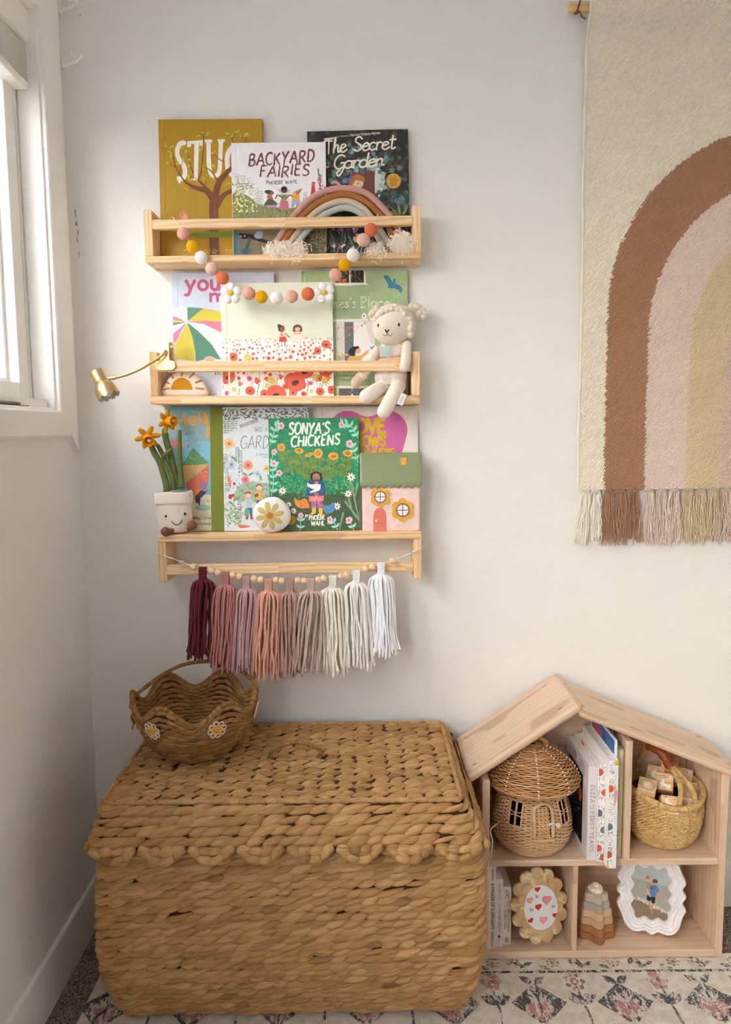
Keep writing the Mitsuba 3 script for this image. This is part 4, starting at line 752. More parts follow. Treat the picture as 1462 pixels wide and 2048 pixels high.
# green book with a bird, behind the lamb doll
def art_house_window():
    a = Art(605, 541, 816, 793).zoom(5.623, 600, 540); g = rng(35)
    for i in range(130): x, y = g.uniform(60, 1230), g.uniform(10, 1400); a.add(stroke([(x, y), (x + g.uniform(-5, 5), y + g.uniform(40, 130))], 8), ['#a1b88b', '#b0c49b', '#9db487'][g.integers(3)])
    a.add(sbox(28, 0, 44, 1430), '#8aa173')
    a.add(sbox(390, -40, 745, 150), '#e8e6dc'); a.add([sbox(402, -40, 558, 142), sbox(578, -40, 724, 142)], '#2c2829')
    for i in range(70): x, y = g.uniform(405, 720), g.uniform(0, 135); a.add(leaf(x, y, g.uniform(0, 360), 30, 9), ['#5d7a45', '#8a9a4a', '#b5706a', '#3d5236'][g.integers(4)])
    a.add([sbox(440, 105, 470, 145), sbox(480, 100, 520, 145)], '#cf6a50'); a.add(P_([(372, 147), (755, 147), (772, 168), (372, 178)]), '#edebe2')
    a.add(P_([(938, 72), (965, 62), (1000, 68), (1030, 110), (1046, 145), (1062, 98), (1086, 100), (1076, 152), (1130, 180), (1156, 215), (1142, 272), (1118, 232), (1060, 208), (990, 206), (998, 168), (965, 112)]), '#3f87a2')
    a.add(hand("nes's", 376, 420, 112, 9, width=262, gap=0.1, sx=1), '#eef2e4'); a.add(hand('Place', 684, 420, 118, 9, width=330, gap=0.08), '#eef2e4')
    a.add([stroke([(684, 310), (710, 310)], 8), stroke([(684, 422), (735, 422)], 8)], '#eef2e4')
    a.add(sbox(405, 570, 840, 1040), '#dcd9d6'); a.add(sbox(500, 585, 602, 1040), '#6a7075'); a.add(P_([(602, 585), (740, 585), (760, 720), (800, 810), (850, 850), (850, 1040), (602, 1040)]), '#eae8e8')
    for k in range(8): a.add(stroke([(415 + 12 * k, 600), (412 + 12 * k, 1030)], 2.5, False), '#c6c1bd')
    for i in range(40): a.add(stroke([(g.uniform(505, 598), 600 + 10 * i), (g.uniform(505, 598), 640 + 10 * i)], 5), ['#7d8388', '#5a6066'][i % 2])
    a.add(P_([(372, 550), (780, 552), (770, 566), (372, 578)]), '#f0eee6'); a.add(P_([(695, 548), (695, 508), (722, 478), (752, 508), (752, 548)]), '#eeecec'); a.add(circ(722, 516, 9), '#3a3540')
    for p in ([(430, 640), (520, 645), (600, 640), (680, 628), (730, 590)], [(425, 770), (480, 750), (560, 720), (640, 670)]):
        a.add(stroke(p, 3), '#b59a8a'); q = catmull(p, 3)
        for j, (x, y) in enumerate(q[::2]): a.add(P_([(x - 13, y), (x + 13, y - 3), (x, y + 30)]), ['#d9876f', '#e3b98a', '#c96f5f'][j % 3])
    a.add(P_([(530, 1040), (545, 985), (600, 960), (680, 960), (740, 915), (765, 935), (700, 990), (660, 1040)], True), '#d9a860'); a.add(circ(645, 905, 36), '#d3a085'); a.add(P_([(545, 905), (590, 865), (650, 858), (660, 880), (625, 900), (615, 960), (580, 968), (550, 945)], True), '#231f22'); a.add(P_([(740, 915), (785, 890), (775, 910)]), '#d3a085')
    a.add(P_([(770, 850), (790, 868), (820, 862), (832, 846), (828, 880), (800, 890)], True), '#4f8fa6')
    for i in range(14): x = g.uniform(425, 520); a.add(stroke([(x, 1040), (x + g.uniform(-12, 12), 960)], 3), '#6b6a4a'); a.add(circ(x + g.uniform(-12, 12), g.uniform(935, 985), 9), ['#d3b04a', '#e0c9a0'][i % 2])
    a.add(printed('By Marit Larsen', 478, 1160, 27, 240, False), '#2d3328'); a.add(printed('Illustrations by', 405, 1202, 27, 255, False), '#2d3328'); a.add(printed('Translated by', 448, 1250, 24, 200, False), '#2d3328')
    a.add(sbox(385, 1308, 1000, 1322), '#eceae0'); a.add(sbox(400, 1322, 760, 1440), '#dedcd2'); a.add([sbox(428, 1336, 570, 1440), sbox(588, 1336, 750, 1440)], '#5a5e60')
    for i in range(40): a.add(stroke([(g.uniform(430, 745), g.uniform(1340, 1400)), (g.uniform(430, 745), g.uniform(1360, 1420))], 6), ['#6d7274', '#4a4e50'][i % 2])
    return a
px_book('picture_book', 'sage green picture book with a blue bird, partly behind the lamb doll', G2, 605, 541, 816, 793, -0.032, -0.018, SZ2, 0.010, '#a7bd92', art_house_window())

# pale green book with a field of poppies
def art_poppies():
    a = Art(443, 565, 666, 793, cut=sbox(453.5, 560, 458, 800)).zoom(3.951, 310, 540); g = rng(36)
    top = [(500, 570)] + [(x, 556 + 14 * math.sin(x * 0.02)) for x in range(540, 1420, 40)] + [(1420, 560), (1420, 1010), (500, 1010)]
    a.add(P_(top), '#f6f3ee')
    red, dk = ['#e0644e', '#dc5a48', '#e67a62'], '#4a2a28'
    for i in range(120): x, y = g.uniform(520, 1400), g.uniform(600, 990); a.add(stroke([(x, y), (x + g.uniform(-14, 14), y + 60)], 2.2), '#5a4a48')
    pts = []
    for i in range(1500):
        x, y = g.uniform(515, 1405), 540 + 450 * g.uniform() ** 1.1; r = 5 + 30 * ((y - 540) / 450) ** 1.1 * g.uniform(0.5, 1.15) + 2 * g.uniform()
        if all((x - a_) ** 2 + (y - b_) ** 2 > (r + c_ + 5) ** 2 for a_, b_, c_ in pts) and not (950 < x < 1190 and y < 600 - 30): pts.append((x, y, r))
        if len(pts) > 190: break
    for x, y, r in pts:
        t = g.uniform()
        if t < 0.5: a.add(P_([(x + r * g.uniform(0.88, 1.12) * math.cos(b), y + r * g.uniform(0.85, 1.1) * math.sin(b)) for b in np.linspace(0, 6.28, 9)[:-1]], True, 4), red[g.integers(3)]); a.add(circ(x, y, r * 0.24, 3), dk)
        elif t < 0.8: q = affinity.rotate(P_([(x - r, y - r * .7), (x - r * .3, y - r * .9), (x + r * .2, y - r * .7), (x + r, y - r * .8), (x + r * .3, y + r * .6), (x - r * .2, y + r * .7)], False), g.uniform(-35, 35)); a.add(q, red[g.integers(3)]); a.add(circ(x + r * .05, y + r * .55, r * 0.2, 2), dk)
        elif t < 0.9: a.add(petals(x, y, 14, r * 0.3, r * 0.85, r * 0.35).union(circ(x, y, r * 0.6)), '#d650a4')
        else: a.add(petals(x, y, 8, r * .1, r, r * 0.36), '#cfbe4c')
    for x, y, r in ((1098, 885, 84), (566, 840, 62), (1175, 800, 70), (1345, 790, 62), (940, 985, 80), (610, 680, 36), (1283, 640, 30), (1350, 590, 34)):
        a.add(P_([(x + r * g.uniform(0.9, 1.1) * math.cos(b), y + r * g.uniform(0.85, 1.05) * math.sin(b)) for b in np.linspace(0, 6.28, 10)[:-1]], True, 4), red[0]); a.add(ell(x + r * 0.05, y + r * .1, r * .36, r * .24, -20), dk); a.add(ell(x + r * 0.12, y + r * .16, r * .2, r * .1, -20), '#7a3f38')
    for x, y in ((1262, 850), (1340, 880), (728, 690), (910, 870)): a.add(petals(x, y, 8, 4, 38, 13), '#cdb93f')
    for x in (790, 800, 1190, 1200, 1270, 1290, 1030): a.add(stroke([(x, 990), (x + g.uniform(-10, 40), 880)], 3), '#4f4644')
    # two small children hand in hand
    a.add([circ(998, 462, 27), circ(980, 440, 14)], '#4a322a'); a.add(ell(1003, 468, 20, 22), '#8d5f45'); a.add(P_([(985, 492), (1025, 490), (1030, 530), (982, 530)]), '#e3c3a8'); a.add(petals(1000, 510, 5, 0, 10, 6), '#cf5a4a'); a.add(P_([(982, 528), (1032, 526), (1040, 566), (978, 566)]), '#d9433f'); a.add([stroke([(998, 566), (998, 574)], 8, False), stroke([(1024, 566), (1026, 600)], 8, False), stroke([(1028, 500), (1060, 530)], 7, False)], '#8d5f45')
    a.add(P_([(1092, 486), (1095, 445), (1125, 430), (1156, 445), (1160, 486)], True), '#6b4a35'); a.add(ell(1126, 468, 22, 17), '#e6b79c'); a.add(P_([(1105, 488), (1150, 488), (1170, 565), (1088, 565)]), '#efe3d3'); a.add([stroke([(1105, 498), (1066, 532)], 6, False), stroke([(1150, 498), (1176, 548)], 6, False), stroke([(1142, 565), (1146, 605)], 7, False), stroke([(1110, 565), (1080, 578)], 7, False)], '#e6c4ad'); a.add(sbox(1100, 500, 1152, 506), '#cf7a6a')
    return a
px_book('picture_book', 'pale green picture book with red poppies across its lower half', G2, 443, 565, 666, 793, -0.047, -0.034, SZ2, 0.011, '#e3e9d8', art_poppies(), spine_col='#e9efe2')

# blue book with umbrellas in the rain
def art_rain():
    a = Art(331, 813, 470, 1057).zoom(5.848, 310, 810); g = rng(37)
    a.add(P_([(100, 240), (400, 260), (1000, 200), (1000, 420), (400, 480), (100, 440)], True), '#93b3ba'); a.add(sbox(100, 1030, 1000, 1500), '#d6d3bb')
    a.add(P_([(310, 395), (330, 350), (420, 335), (480, 350), (505, 395), (440, 388), (380, 408)], True), '#7cc0d8'); a.add([stroke([(378, 408), (380, 490)], 6), stroke([(362, 318), (366, 340)], 6)], '#3d4a55'); a.add(P_([(400, 480), (560, 420), (760, 430), (760, 640), (640, 660)], True), '#86c3dc')
    a.add(P_([(185, 385), (260, 390), (340, 500), (190, 495)]), '#e58a9a')
    a.add(P_([(300, 690), (435, 485), (618, 665), (560, 680), (420, 690)]), '#5fa06b'); a.add(P_([(300, 690), (420, 690), (618, 678), (335, 905)]), '#e0b26e'); a.add(P_([(335, 905), (622, 684), (600, 960), (520, 985), (430, 1015), (370, 960)]), '#e1745b')
    a.add(P_([(510, 940), (520, 870), (545, 910), (560, 870), (575, 905), (605, 885), (580, 960), (540, 985)]), '#8d7ba8'); a.add(P_([(430, 1010), (520, 960), (550, 985), (480, 1060), (440, 1060)]), '#e09a4a'); a.add(P_([(450, 1060), (520, 975), (565, 990), (610, 970), (560, 1030), (515, 1070), (500, 1185), (485, 1120), (465, 1130)]), '#54394e')
    a.add(ell(540, 1180, 90, 32), '#93b8b4'); a.add(ell(545, 1176, 62, 18), '#aac9c3')
    for i in range(70): x, y = g.uniform(150, 900), g.uniform(40, 1000); a.add(leaf(x, y, 75, g.uniform(26, 50), 6), ['#bcdce4', '#a5cfdb', '#d5e6e6'][g.integers(3)])
    for x, y in ((385, 760), (430, 770), (515, 760), (460, 560), (432, 600), (590, 1080)): a.add(leaf(x, y, 62, 52, 15), ['#b5964f', '#c9c07a'][int(x) % 2])
    a.add(printed('Hel', 212, 262, 150, 345, True, -7), '#f0ab33'); a.add(P_([(556, 84), (606, 78), (622, 222), (580, 228)]), '#f0ab33'); a.add(printed('Rain', 580, 384, 140, 400, True, -3), '#f0ab33')
    a.add(printed('MACLEAR', 420, 1312, 27, 226), '#4b4a38'); a.add(printed('+', 488, 1345, 24), '#4b4a38'); a.add(printed('TURNHAM', 440, 1380, 27, 230), '#4b4a38')
    return a
px_book('picture_book', 'blue picture book with umbrellas and yellow letters behind the potted daffodil plush', G3, 331, 813, 470, 1057, -0.036, -0.012, SZ3, 0.008, '#7db6c3', art_rain())

# book with an olive spine and a garden wreath
def art_garden():
    a = Art(420, 814, 618, 1057, cut=sbox(416, 810, 444.5, 1060)).zoom(5.848, 310, 810); g = rng(38)
    dk = ['#4c524c', '#3f4640', '#68706a']
    for x in range(790, 1840, 26):
        for r in range(4): y = 45 + r * 30 + g.uniform(-8, 8); a.add(leaf(x + g.uniform(-8, 8), y, g.choice([20, 150, 60, 120]) + g.uniform(-18, 18), 46, 12), dk[g.integers(3)])
    for x, y0, y1 in ((800, 150, 330), (835, 150, 330), (880, 150, 300), (930, 150, 260), (815, 560, 760), (990, 520, 760), (955, 480, 620), (830, 760, 980), (975, 1000, 1300), (1560, 150, 300), (1640, 150, 400)):
        for y in range(y0, y1, 26): a.add(leaf(x, y, 35 + g.uniform(-10, 10), 36, 9), dk[g.integers(3)]); a.add(leaf(x, y, 145 + g.uniform(-10, 10), 36, 9), dk[g.integers(3)])
    for k in range(10): a.add(leaf(1010 + 22 * k, 235 - 7 * k, 195, 34, 9), dk[k % 3]); a.add(leaf(1010 + 22 * k, 235 - 7 * k, 120, 34, 9), dk[k % 3])
    a.add(P_([(940, 960), (1050, 890), (1150, 880), (1330, 900), (1500, 880), (1500, 1100), (950, 1100)], True), '#a9bca2')
    scatter(a, g, 150, (940, 880, 1450, 1080), lambda g, x, y: leaf(x, y, g.uniform(0, 360), 34, 9), ['#7d967a', '#93a98c', '#b3c4ab', '#6a8568'])
    scatter(a, g, 110, (800, 1130, 1010, 1370), lambda g, x, y: leaf(x, y, g.uniform(0, 360), 40, 11), ['#8fa886', '#6f8a64', '#aabd9a', '#a0b24f'])
    scatter(a, g, 60, (800, 560, 1000, 960), lambda g, x, y: leaf(x, y, g.uniform(0, 360), 34, 8), ['#9aae98', '#7f967f', '#b5c4b0'])
    def fl(x, y, r, n, c, c2): a.add(petals(x, y, n, r * .1, r, r * .42), c); a.add(petals(x, y, n, r * .1, r * .6, r * .3, 12), c2); a.add(circ(x, y, r * .2), '#b5634a')
    fl(1080, 690, 68, 13, '#eda58a', '#e88a6c'); fl(862, 440, 72, 15, '#eec79a', '#e3b07c'); fl(1045, 855, 55, 12, '#e8899a', '#d96a80'); fl(885, 680, 70, 11, '#c3d8e6', '#a9c6dc'); fl(1295, 730, 48, 13, '#f0cf90', '#e0b46c'); fl(1190, 790, 50, 11, '#c5d9e8', '#b0cbe0')
    for x, y, d in ((900, 600, 40), (870, 590, 20), (1080, 810, -30), (1075, 810, 210), (1300, 800, 40), (1310, 830, 60), (1240, 870, 250), (840, 1100, 30), (900, 1110, 300), (930, 1090, 320)): a.add(leaf(x, y, d, 80, 26), '#7f9a68')
    a.add(P_([(832, 815), (868, 825), (880, 890), (868, 960), (845, 890)], True), '#e5835f'); a.add(P_([(950, 1385), (1000, 1375), (1100, 1393), (990, 1412)], True), '#e0705a')
    a.add([ell(865, 1050, 24, 30), ell(898, 1035, 16, 20), ell(915, 900, 16, 20)], '#b8434a')
    # two children
    a.add(circ(1075, 1035, 34), '#eec6ae'); a.add(P_([(1038, 1030), (1050, 995), (1100, 993), (1112, 1025), (1075, 1012)], True), '#a8633f'); a.add(P_([(1048, 1075), (1108, 1072), (1125, 1180), (1052, 1182)]), '#a9cfdc'); a.add(P_([(1058, 1180), (1122, 1178), (1120, 1270), (1095, 1270), (1088, 1210), (1075, 1275), (1052, 1275)]), '#55688c'); a.add([P_([(1040, 1312), (1050, 1270), (1080, 1272), (1072, 1315)]), P_([(1092, 1270), (1122, 1268), (1132, 1312), (1104, 1315)])], '#a84c40'); a.add(P_([(1030, 1200), (1060, 1185), (1088, 1200), (1082, 1275), (1035, 1278)]), '#6aa38f'); a.add([stroke([(1050, 1090), (1015, 1160), (1020, 1190)], 14), stroke([(1112, 1090), (1140, 1140)], 14)], '#eec6ae')
    a.add(circ(1208, 945, 32), '#eec6ae'); a.add(P_([(1172, 945), (1182, 908), (1230, 905), (1242, 938), (1205, 922)], True), '#a8633f'); a.add(P_([(1165, 985), (1240, 980), (1250, 1090), (1170, 1095)]), '#e0b04f'); a.add(P_([(1170, 1092), (1250, 1088), (1240, 1180), (1180, 1180)]), '#55688c'); a.add(P_([(1145, 1030), (1190, 1010), (1200, 1045), (1160, 1060)]), '#8a4f38')
    a.add(hand('WE ARE', 1162, 306, 50, 5, slant=0.06, width=240, seed=4), '#6c726c'); a.add(hand('THE', 1440, 306, 50, 5, slant=0.06, seed=4), '#6c726c'); a.add(hand('GARDENERS', 992, 500, 146, 9, slant=0.12, width=720, seed=5, taper=True), '#6f7a5f')
    a.add(printed('JOANNA GAINES', 1168, 580, 24, 300, False), '#6c726c'); a.add(printed('AND KIDS', 1245, 608, 15, 120, False), '#8a908a'); a.add(sbox(1258, 528, 1420, 532), '#a5aaa5')
    return a
px_book('picture_book', 'pale garden picture book with an olive green cloth spine', G3, 420, 814, 618, 1057, -0.046, -0.022, SZ3, 0.009, '#dbe4ea', art_garden(), spine_col='#808b3e', spine_w=0.031, groove=0)

# green book: child with hens among sunflowers
def art_sunflowers():
    a = Art(538, 836, 718, 1057, cut=sbox(536, 830, 538.6, 1060)).zoom(6.357, 500, 810); g = rng(39)
    scatter(a, g, 260, (245, 165, 1390, 900), lambda g, x, y: stroke([(x, y), (x + g.uniform(-40, 40), y + g.uniform(-40, 40))], g.uniform(14, 30)), ['#2a9460', '#1f8453', '#35a06a', '#238c5c', '#1b7a4c'])
    a.add(P_([(245, 1120), (500, 1090), (900, 1130), (1390, 1060), (1390, 1570), (245, 1570)], True), '#3f5a3c')
    scatter(a, g, 130, (245, 1120, 1390, 1560), lambda g, x, y: stroke([(x, y), (x + g.uniform(-40, 40), y + g.uniform(-30, 30))], 14), ['#4a6a3f', '#38503a', '#2f4a3c', '#5a6a40', '#6a5a38'])
    for cx, cy, r in ((430, 900, 100), (560, 980, 150), (640, 1060, 120), (400, 1040, 90), (1060, 900, 120), (1010, 1010, 120), (1150, 1020, 130), (1260, 1040, 100)):
        for k in range(60): x, y = cx + g.normal(0, r * .42), cy + g.normal(0, r * .42); a.add(ell(x, y, 16, 9, g.uniform(0, 180), 2), ['#1f7a52', '#2f9a62', '#4fae68', '#1d6a50', '#3f8f6f', '#7fbf5a' if cx > 1100 else '#57a47a'][g.integers(6)])
    for x, y, xb in ((395, 525, 550), (620, 570, 680), (760, 620, 760), (865, 605, 870), (1060, 640, 1010), (1245, 605, 1190)):
        a.add(stroke([(x, y), ((x + xb) / 2 + 15, y + 170), (xb, y + 340)], 11), '#7fa04f')
        for k in range(4): yy = y + 90 + 60 * k; xx = x + (xb - x) * (yy - y) / 340; a.add(leaf(xx, yy + 15, 200 + g.uniform(-20, 25), 105, 66), ['#6f8a42', '#7b9246', '#64803c'][k % 3]); a.add(leaf(xx, yy, -25 + g.uniform(-20, 20), 100, 62), ['#768e44', '#67843c'][k % 2])
    def sun(x, y, r, sy=1.0, rot=0):
        q = affinity.rotate(petals(x, y, 17, r * .4, r, r * .32, 5, sy), rot, origin=(x, y)); a.add(q, '#f0a93a'); a.add(affinity.rotate(ell(x, y, r * .52, r * .52 * sy), rot, origin=(x, y)), '#c98a3a')
        for k in range(26): b, d = g.uniform(0, 6.28), r * .48 * math.sqrt(g.uniform()); a.add(circ(x + d * math.cos(b), y + d * math.sin(b) * sy, r * .055, 2), ['#6a3f28', '#8a5a30', '#e0b060'][k % 3])
    sun(395, 525, 56); sun(622, 570, 66, .62, 8); sun(750, 620, 58, .5, -18); sun(865, 605, 66); sun(1060, 640, 74, .72, 4); sun(1245, 605, 74, .62, 5)
    def vine(p, sc, n, c='#a9e0cf'):
        q = catmull(p, 6); a.add(stroke(p, 8), c)
        for k in range(2, len(q), max(1, len(q) // n)):
            d = math.degrees(math.atan2(*(q[min(k + 1, len(q) - 1)] - q[k - 1])[::-1]))
            for s in (-55, 55): L = leaf(q[k][0], q[k][1], d + s, 78 * sc, 34 * sc); a.add(L, c); a.add(stroke([(q[k][0], q[k][1]), (q[k][0] + 60 * sc * math.cos(math.radians(d + s)), q[k][1] + 60 * sc * math.sin(math.radians(d + s)))], 3, False), '#4f9a80')
    vine([(255, 490), (290, 400), (320, 290), (360, 255)], 1, 4); vine([(258, 1140), (290, 960), (280, 800), (300, 720)], 1, 6); vine([(262, 700), (290, 620)], .8, 2); vine([(1378, 415), (1330, 330), (1270, 250), (1190, 240)], 1, 4); vine([(1376, 720), (1330, 590), (1300, 510)], 1, 3)
    vine([(620, 1565), (632, 1470), (632, 1400)], .9, 2); vine([(1105, 1560), (1060, 1470), (1010, 1440)], .9, 3); vine([(1310, 1560), (1280, 1480), (1255, 1450)], .9, 2)
    def pink(x, y, r): a.add(petals(x, y, 5, 0, r, r * .95), '#f3c6d6'); a.add(petals(x, y, 5, 0, r * .62, r * .34, 20), '#e07fa5'); a.add(circ(x, y, r * .14), '#b53f6a')
    for x, y, r in ((395, 258, 48), (305, 582, 42), (297, 725, 46), (365, 845, 44), (1168, 252, 42), (1268, 490, 54), (634, 1376, 40), (1008, 1430, 44), (1250, 1440, 48)): pink(x, y, r)
    def daisy2(x, y, r): a.add(petals(x, y, 8, r * .1, r, r * .34, 12), '#f6f3ee'); a.add(circ(x, y, r * .26), '#dd7a45')
    for x, y, r in ((405, 1066, 56), (1285, 905, 62), (1245, 1112, 52), (1100, 1265, 54), (480, 1240, 42), (540, 1318, 46)): daisy2(x, y, r)
    for p in ([(1285, 960), (1330, 1200), (1380, 1420)], [(1250, 1165), (1300, 1340), (1390, 1460)], [(1180, 1340), (1150, 1460), (1130, 1560)], [(1370, 980), (1330, 1150)], [(1200, 1200), (1300, 1330), (1390, 1430)]): a.add(stroke(p, 30, w2=10), '#7d9f80')
    # child, hens
    a.add(circ(838, 905, 76, 6), '#2f2624'); scatter(a, g, 30, (770, 850, 905, 960), lambda g, x, y: circ(x, y, 16, 3), ['#2f2624', '#3a2f2b']); a.add(ell(838, 905, 48, 54), '#b5795a'); a.add([ell(816, 902, 7, 4), ell(860, 902, 7, 4)], '#2a1f1c'); a.add(stroke([(826, 930), (840, 934), (852, 928)], 4), '#8a4a3a'); a.add(stroke([(838, 900), (834, 918), (842, 920)], 3), '#8f5a42')
    a.add([sbox(770, 1190, 830, 1290), sbox(850, 1190, 910, 1290)], '#b565a0'); scatter(a, g, 26, (772, 1200, 905, 1285), lambda g, x, y: circ(x, y, 6, 2), ['#e38fb5', '#7f4a8a', '#e0b0c8'])
    a.add([P_([(778, 1285), (832, 1280), (826, 1350), (780, 1368), (742, 1362), (780, 1335)]), P_([(860, 1290), (916, 1285), (915, 1362), (880, 1378), (846, 1370), (868, 1345)])], '#f0b93a')
    a.add(P_([(745, 960), (800, 930), (880, 930), (925, 965), (938, 1130), (725, 1135)], True), '#2a4f7d'); a.add(P_([(815, 950), (860, 950), (865, 1130), (812, 1130)]), '#d56a72'); a.add(P_([(738, 1135), (932, 1130), (930, 1195), (742, 1205)]), '#e8756f'); scatter(a, g, 50, (745, 1140, 925, 1195), lambda g, x, y: circ(x, y, 7, 2), ['#f0a59a', '#d9504f', '#f5c4b0'])
    a.add([stroke([(735, 1040), (770, 1090), (850, 1060)], 44), stroke([(930, 1040), (890, 1080), (800, 1070)], 44)], '#33608f'); a.add(circ(800, 1040, 22), '#b5795a')
    a.add(P_([(725, 1010), (722, 970), (750, 985), (800, 990), (860, 985), (890, 1010), (888, 1050), (850, 1075), (780, 1092), (750, 1085), (810, 1055), (770, 1035)], True), '#f3f1ee'); a.add(P_([(860, 1000), (895, 985), (892, 1030)]), '#e9e6e4'); a.add([stroke([(800, 1090), (822, 1130)], 6), stroke([(820, 1085), (838, 1125)], 6)], '#d9604a')
    a.add(P_([(552, 1150), (580, 1170), (620, 1190), (690, 1165), (735, 1220), (748, 1280), (700, 1285), (640, 1285), (590, 1265), (560, 1220)], True), '#e38a35'); a.add([stroke([(590, 1190), (640, 1230), (650, 1260), (610, 1250)], 5), stroke([(680, 1200), (710, 1240)], 5)], '#b5602a'); a.add(circ(742, 1275, 14), '#cf4a3a')
    a.add(P_([(915, 1265), (905, 1240), (950, 1255), (1000, 1250), (1050, 1215), (1070, 1250), (1065, 1310), (1030, 1345), (960, 1350), (925, 1310)], True), '#5d8fc0'); a.add([stroke([(950, 1290), (1000, 1310), (1040, 1280)], 6), stroke([(940, 1310), (980, 1335)], 6), stroke([(990, 1270), (1030, 1260)], 5)], '#3f6a9a'); a.add(circ(912, 1240, 11), '#cf5a4a')
    a.add([hand("SONYA'S", 490, 366, 140, 25, slant=0.14, width=520, seed=7, rotd=-1, bounce=0.04, taper=True), hand('CHICKENS', 520, 512, 128, 25, slant=0.13, width=620, seed=8, rotd=-1.5, bounce=0.04, taper=True)], '#f1f4ee')
    a.add([hand('BY', 690, 1395, 30, 7, slant=.1, seed=1), hand('PHOEBE', 738, 1432, 52, 11, slant=0.12, width=200, seed=9, rotd=-2), hand('WAHL', 765, 1500, 52, 11, slant=0.1, width=170, seed=10)], '#eef2ea')
    a.add(circ(505, 1430, 62, 6), '#d0a034'); a.add(circ(505, 1430, 54, 6).difference(circ(505, 1430, 50, 6)), '#a87a20'); a.add([stroke([(530, 1400), (548, 1420), (536, 1440)], 5), stroke([(525, 1450), (545, 1465)], 5)], '#8a6018')
    return a
px_book('picture_book', 'bright green picture book with sunflowers and a child holding a white hen', G3, 538, 836, 718, 1057, -0.060, -0.038, SZ3, 0.010, '#22895a', art_sunflowers(), groove=0)

# cream book with a pink heart
def art_heart():
    a = Art(635, 813, 837, 1057).zoom(5.623, 600, 800)
    hp = shapely.union_all([ell(545, 335, 222, 216, 0, 10), ell(990, 340, 226, 216, 0, 10), P_([(330, 390), (545, 130), (760, 190), (990, 130), (1212, 380), (1150, 600), (770, 1000), (400, 600)])])
    hp = hp.difference(P_([(690, 90), (760, 192), (850, 90)])); a.add(hp, '#cf66a6')
    a.add([hand('LOVE', 560, 366, 150, 40, width=400, seed=11, gap=0.1), hand('GROWS', 560, 520, 116, 30, width=405, seed=12, gap=0.12, bounce=0.03), hand('EVERYWHERE', 500, 640, 92, 22, width=560, seed=13, gap=0.12)], '#d8b520')
    return a
px_book('picture_book', 'cream picture book with a large pink heart behind the ceramic house jar', G3, 635, 813, 837, 1057, -0.036, -0.012, SZ3, 0.010, '#e9e1da', art_heart())
# ------------------------------------------------------------------ things on and around the wall shelves
def tuft(name, parent, C, rad, n, L, r, col, seed, down=0.3, fwd=0.6):
    """Loose cut yarn: short crinkled strands bursting from a core."""
    g = rng(seed); mb = MB(); base = lin(col)
    for i in range(n):
        d = unit(g.normal(0, 1, 3) * (1, 0.8, 0.8) + (0, -fwd, -down)); o = np.array(C) + np.array(rad) * g.uniform(-0.8, 0.8, 3); l = L * g.uniform(0.6, 1.25)
        pts = [o, o + d * l * .4 + g.normal(0, l * .16, 3), o + d * l * .75 + g.normal(0, l * .26, 3) - (0, 0, l * .1), o + d * l + g.normal(0, l * .2, 3) - (0, 0, l * .25)]
        m, uv = tube(spline(pts, 9), r, 4); mb.add(m, uv, base * g.uniform(0.92, 1.05))
    put(name, ball(1.0, 3, C, np.array(rad) * (0.95, 1.0, 0.8)), 'mat_felt', col, smooth=True, parent=parent)
    m, uv, c = mb.arrays(); return put(name, m, 'mat_matte', c, smooth=True, parent=parent)
rb = thing('yarn_rainbow', 'yarn-wrapped rainbow with fringed cloud feet on the top wall shelf', 'rainbow ornament')
RYY = -0.068
for pts, col in (([(398, 790), (520, 605), (680, 455), (870, 400), (1060, 440), (1220, 590), (1312, 730)], '#dda79f'), ([(450, 790), (572, 622), (722, 498), (888, 447), (1040, 490), (1172, 612), (1262, 750)], '#b87745'),
                 ([(505, 790), (632, 625), (762, 530), (900, 496), (1022, 540), (1122, 650), (1212, 790)], '#dccbb2'), ([(560, 790), (695, 635), (800, 572), (900, 546), (1000, 577), (1082, 662), (1166, 800)], '#c9d2cc')):
    w = np.array([at_y(450 + x / 3.749, 270 + y / 3.749, RYY) for x, y in pts]); w = np.vstack([w[0] + (-0.006, 0, -0.016), w, w[-1] + (0.006, 0, -0.012)])
    w[:, 2] = np.maximum(w[:, 2], SZ1 + 0.0085); m, uv = tube(spline(w, 90), 0.0074, 14); put('arch', m, 'mat_wrap', col, smooth=True, uv=uv, parent=rb)
for (x, y), (ww, hh), n, sd in (((455, 862), (0.048, 0.011), 1300, 1), ((1330, 810), (0.025, 0.017), 1100, 2), ((1130, 860), (0.018, 0.008), 350, 3)):
    c = at_y(450 + x / 3.749, 270 + y / 3.749, -0.086); tuft('cloud_fringe', rb, c, (ww, 0.008, hh), n, 0.017, 0.00075, '#fff7ec', 60 + sd)

# felt ball garland hung over the top rail
gl = thing('felt_ball_garland', 'garland of colourful felt balls with two white daisies below the top wall shelf', 'garland')
PK, MU, WH, PP, CO = '#dfa595', '#dba51c', '#eceae8', '#ddb5a6', '#d8744e'
GB = [(367, 467, PK), (386, 494, MU), (402, 515, WH), (424, 538, PP), (445, 556, CO), (463, 587, 0), (498, 587, PK), (523, 594, MU), (553, 596, WH), (583, 593, PP), (616, 588, CO), (649, 586, 0), (671, 550, PK), (689, 530, MU), (706, 510, WH), (727, 480, PP), (742, 460, CO)]
GY = -0.1155; path = [at_y(346, 437, -0.09), at_y(347, 436, -0.1005)] + [at_y(x, y, GY) for x, y, c in GB] + [at_y(755, 430, -0.1005), at_y(756, 431, -0.09)]
m, uv = tube(spline(path, 260), 0.00075, 5); put('string', m, 'mat_matte', '#e6dcc8', smooth=True, parent=gl)
g = rng(71)
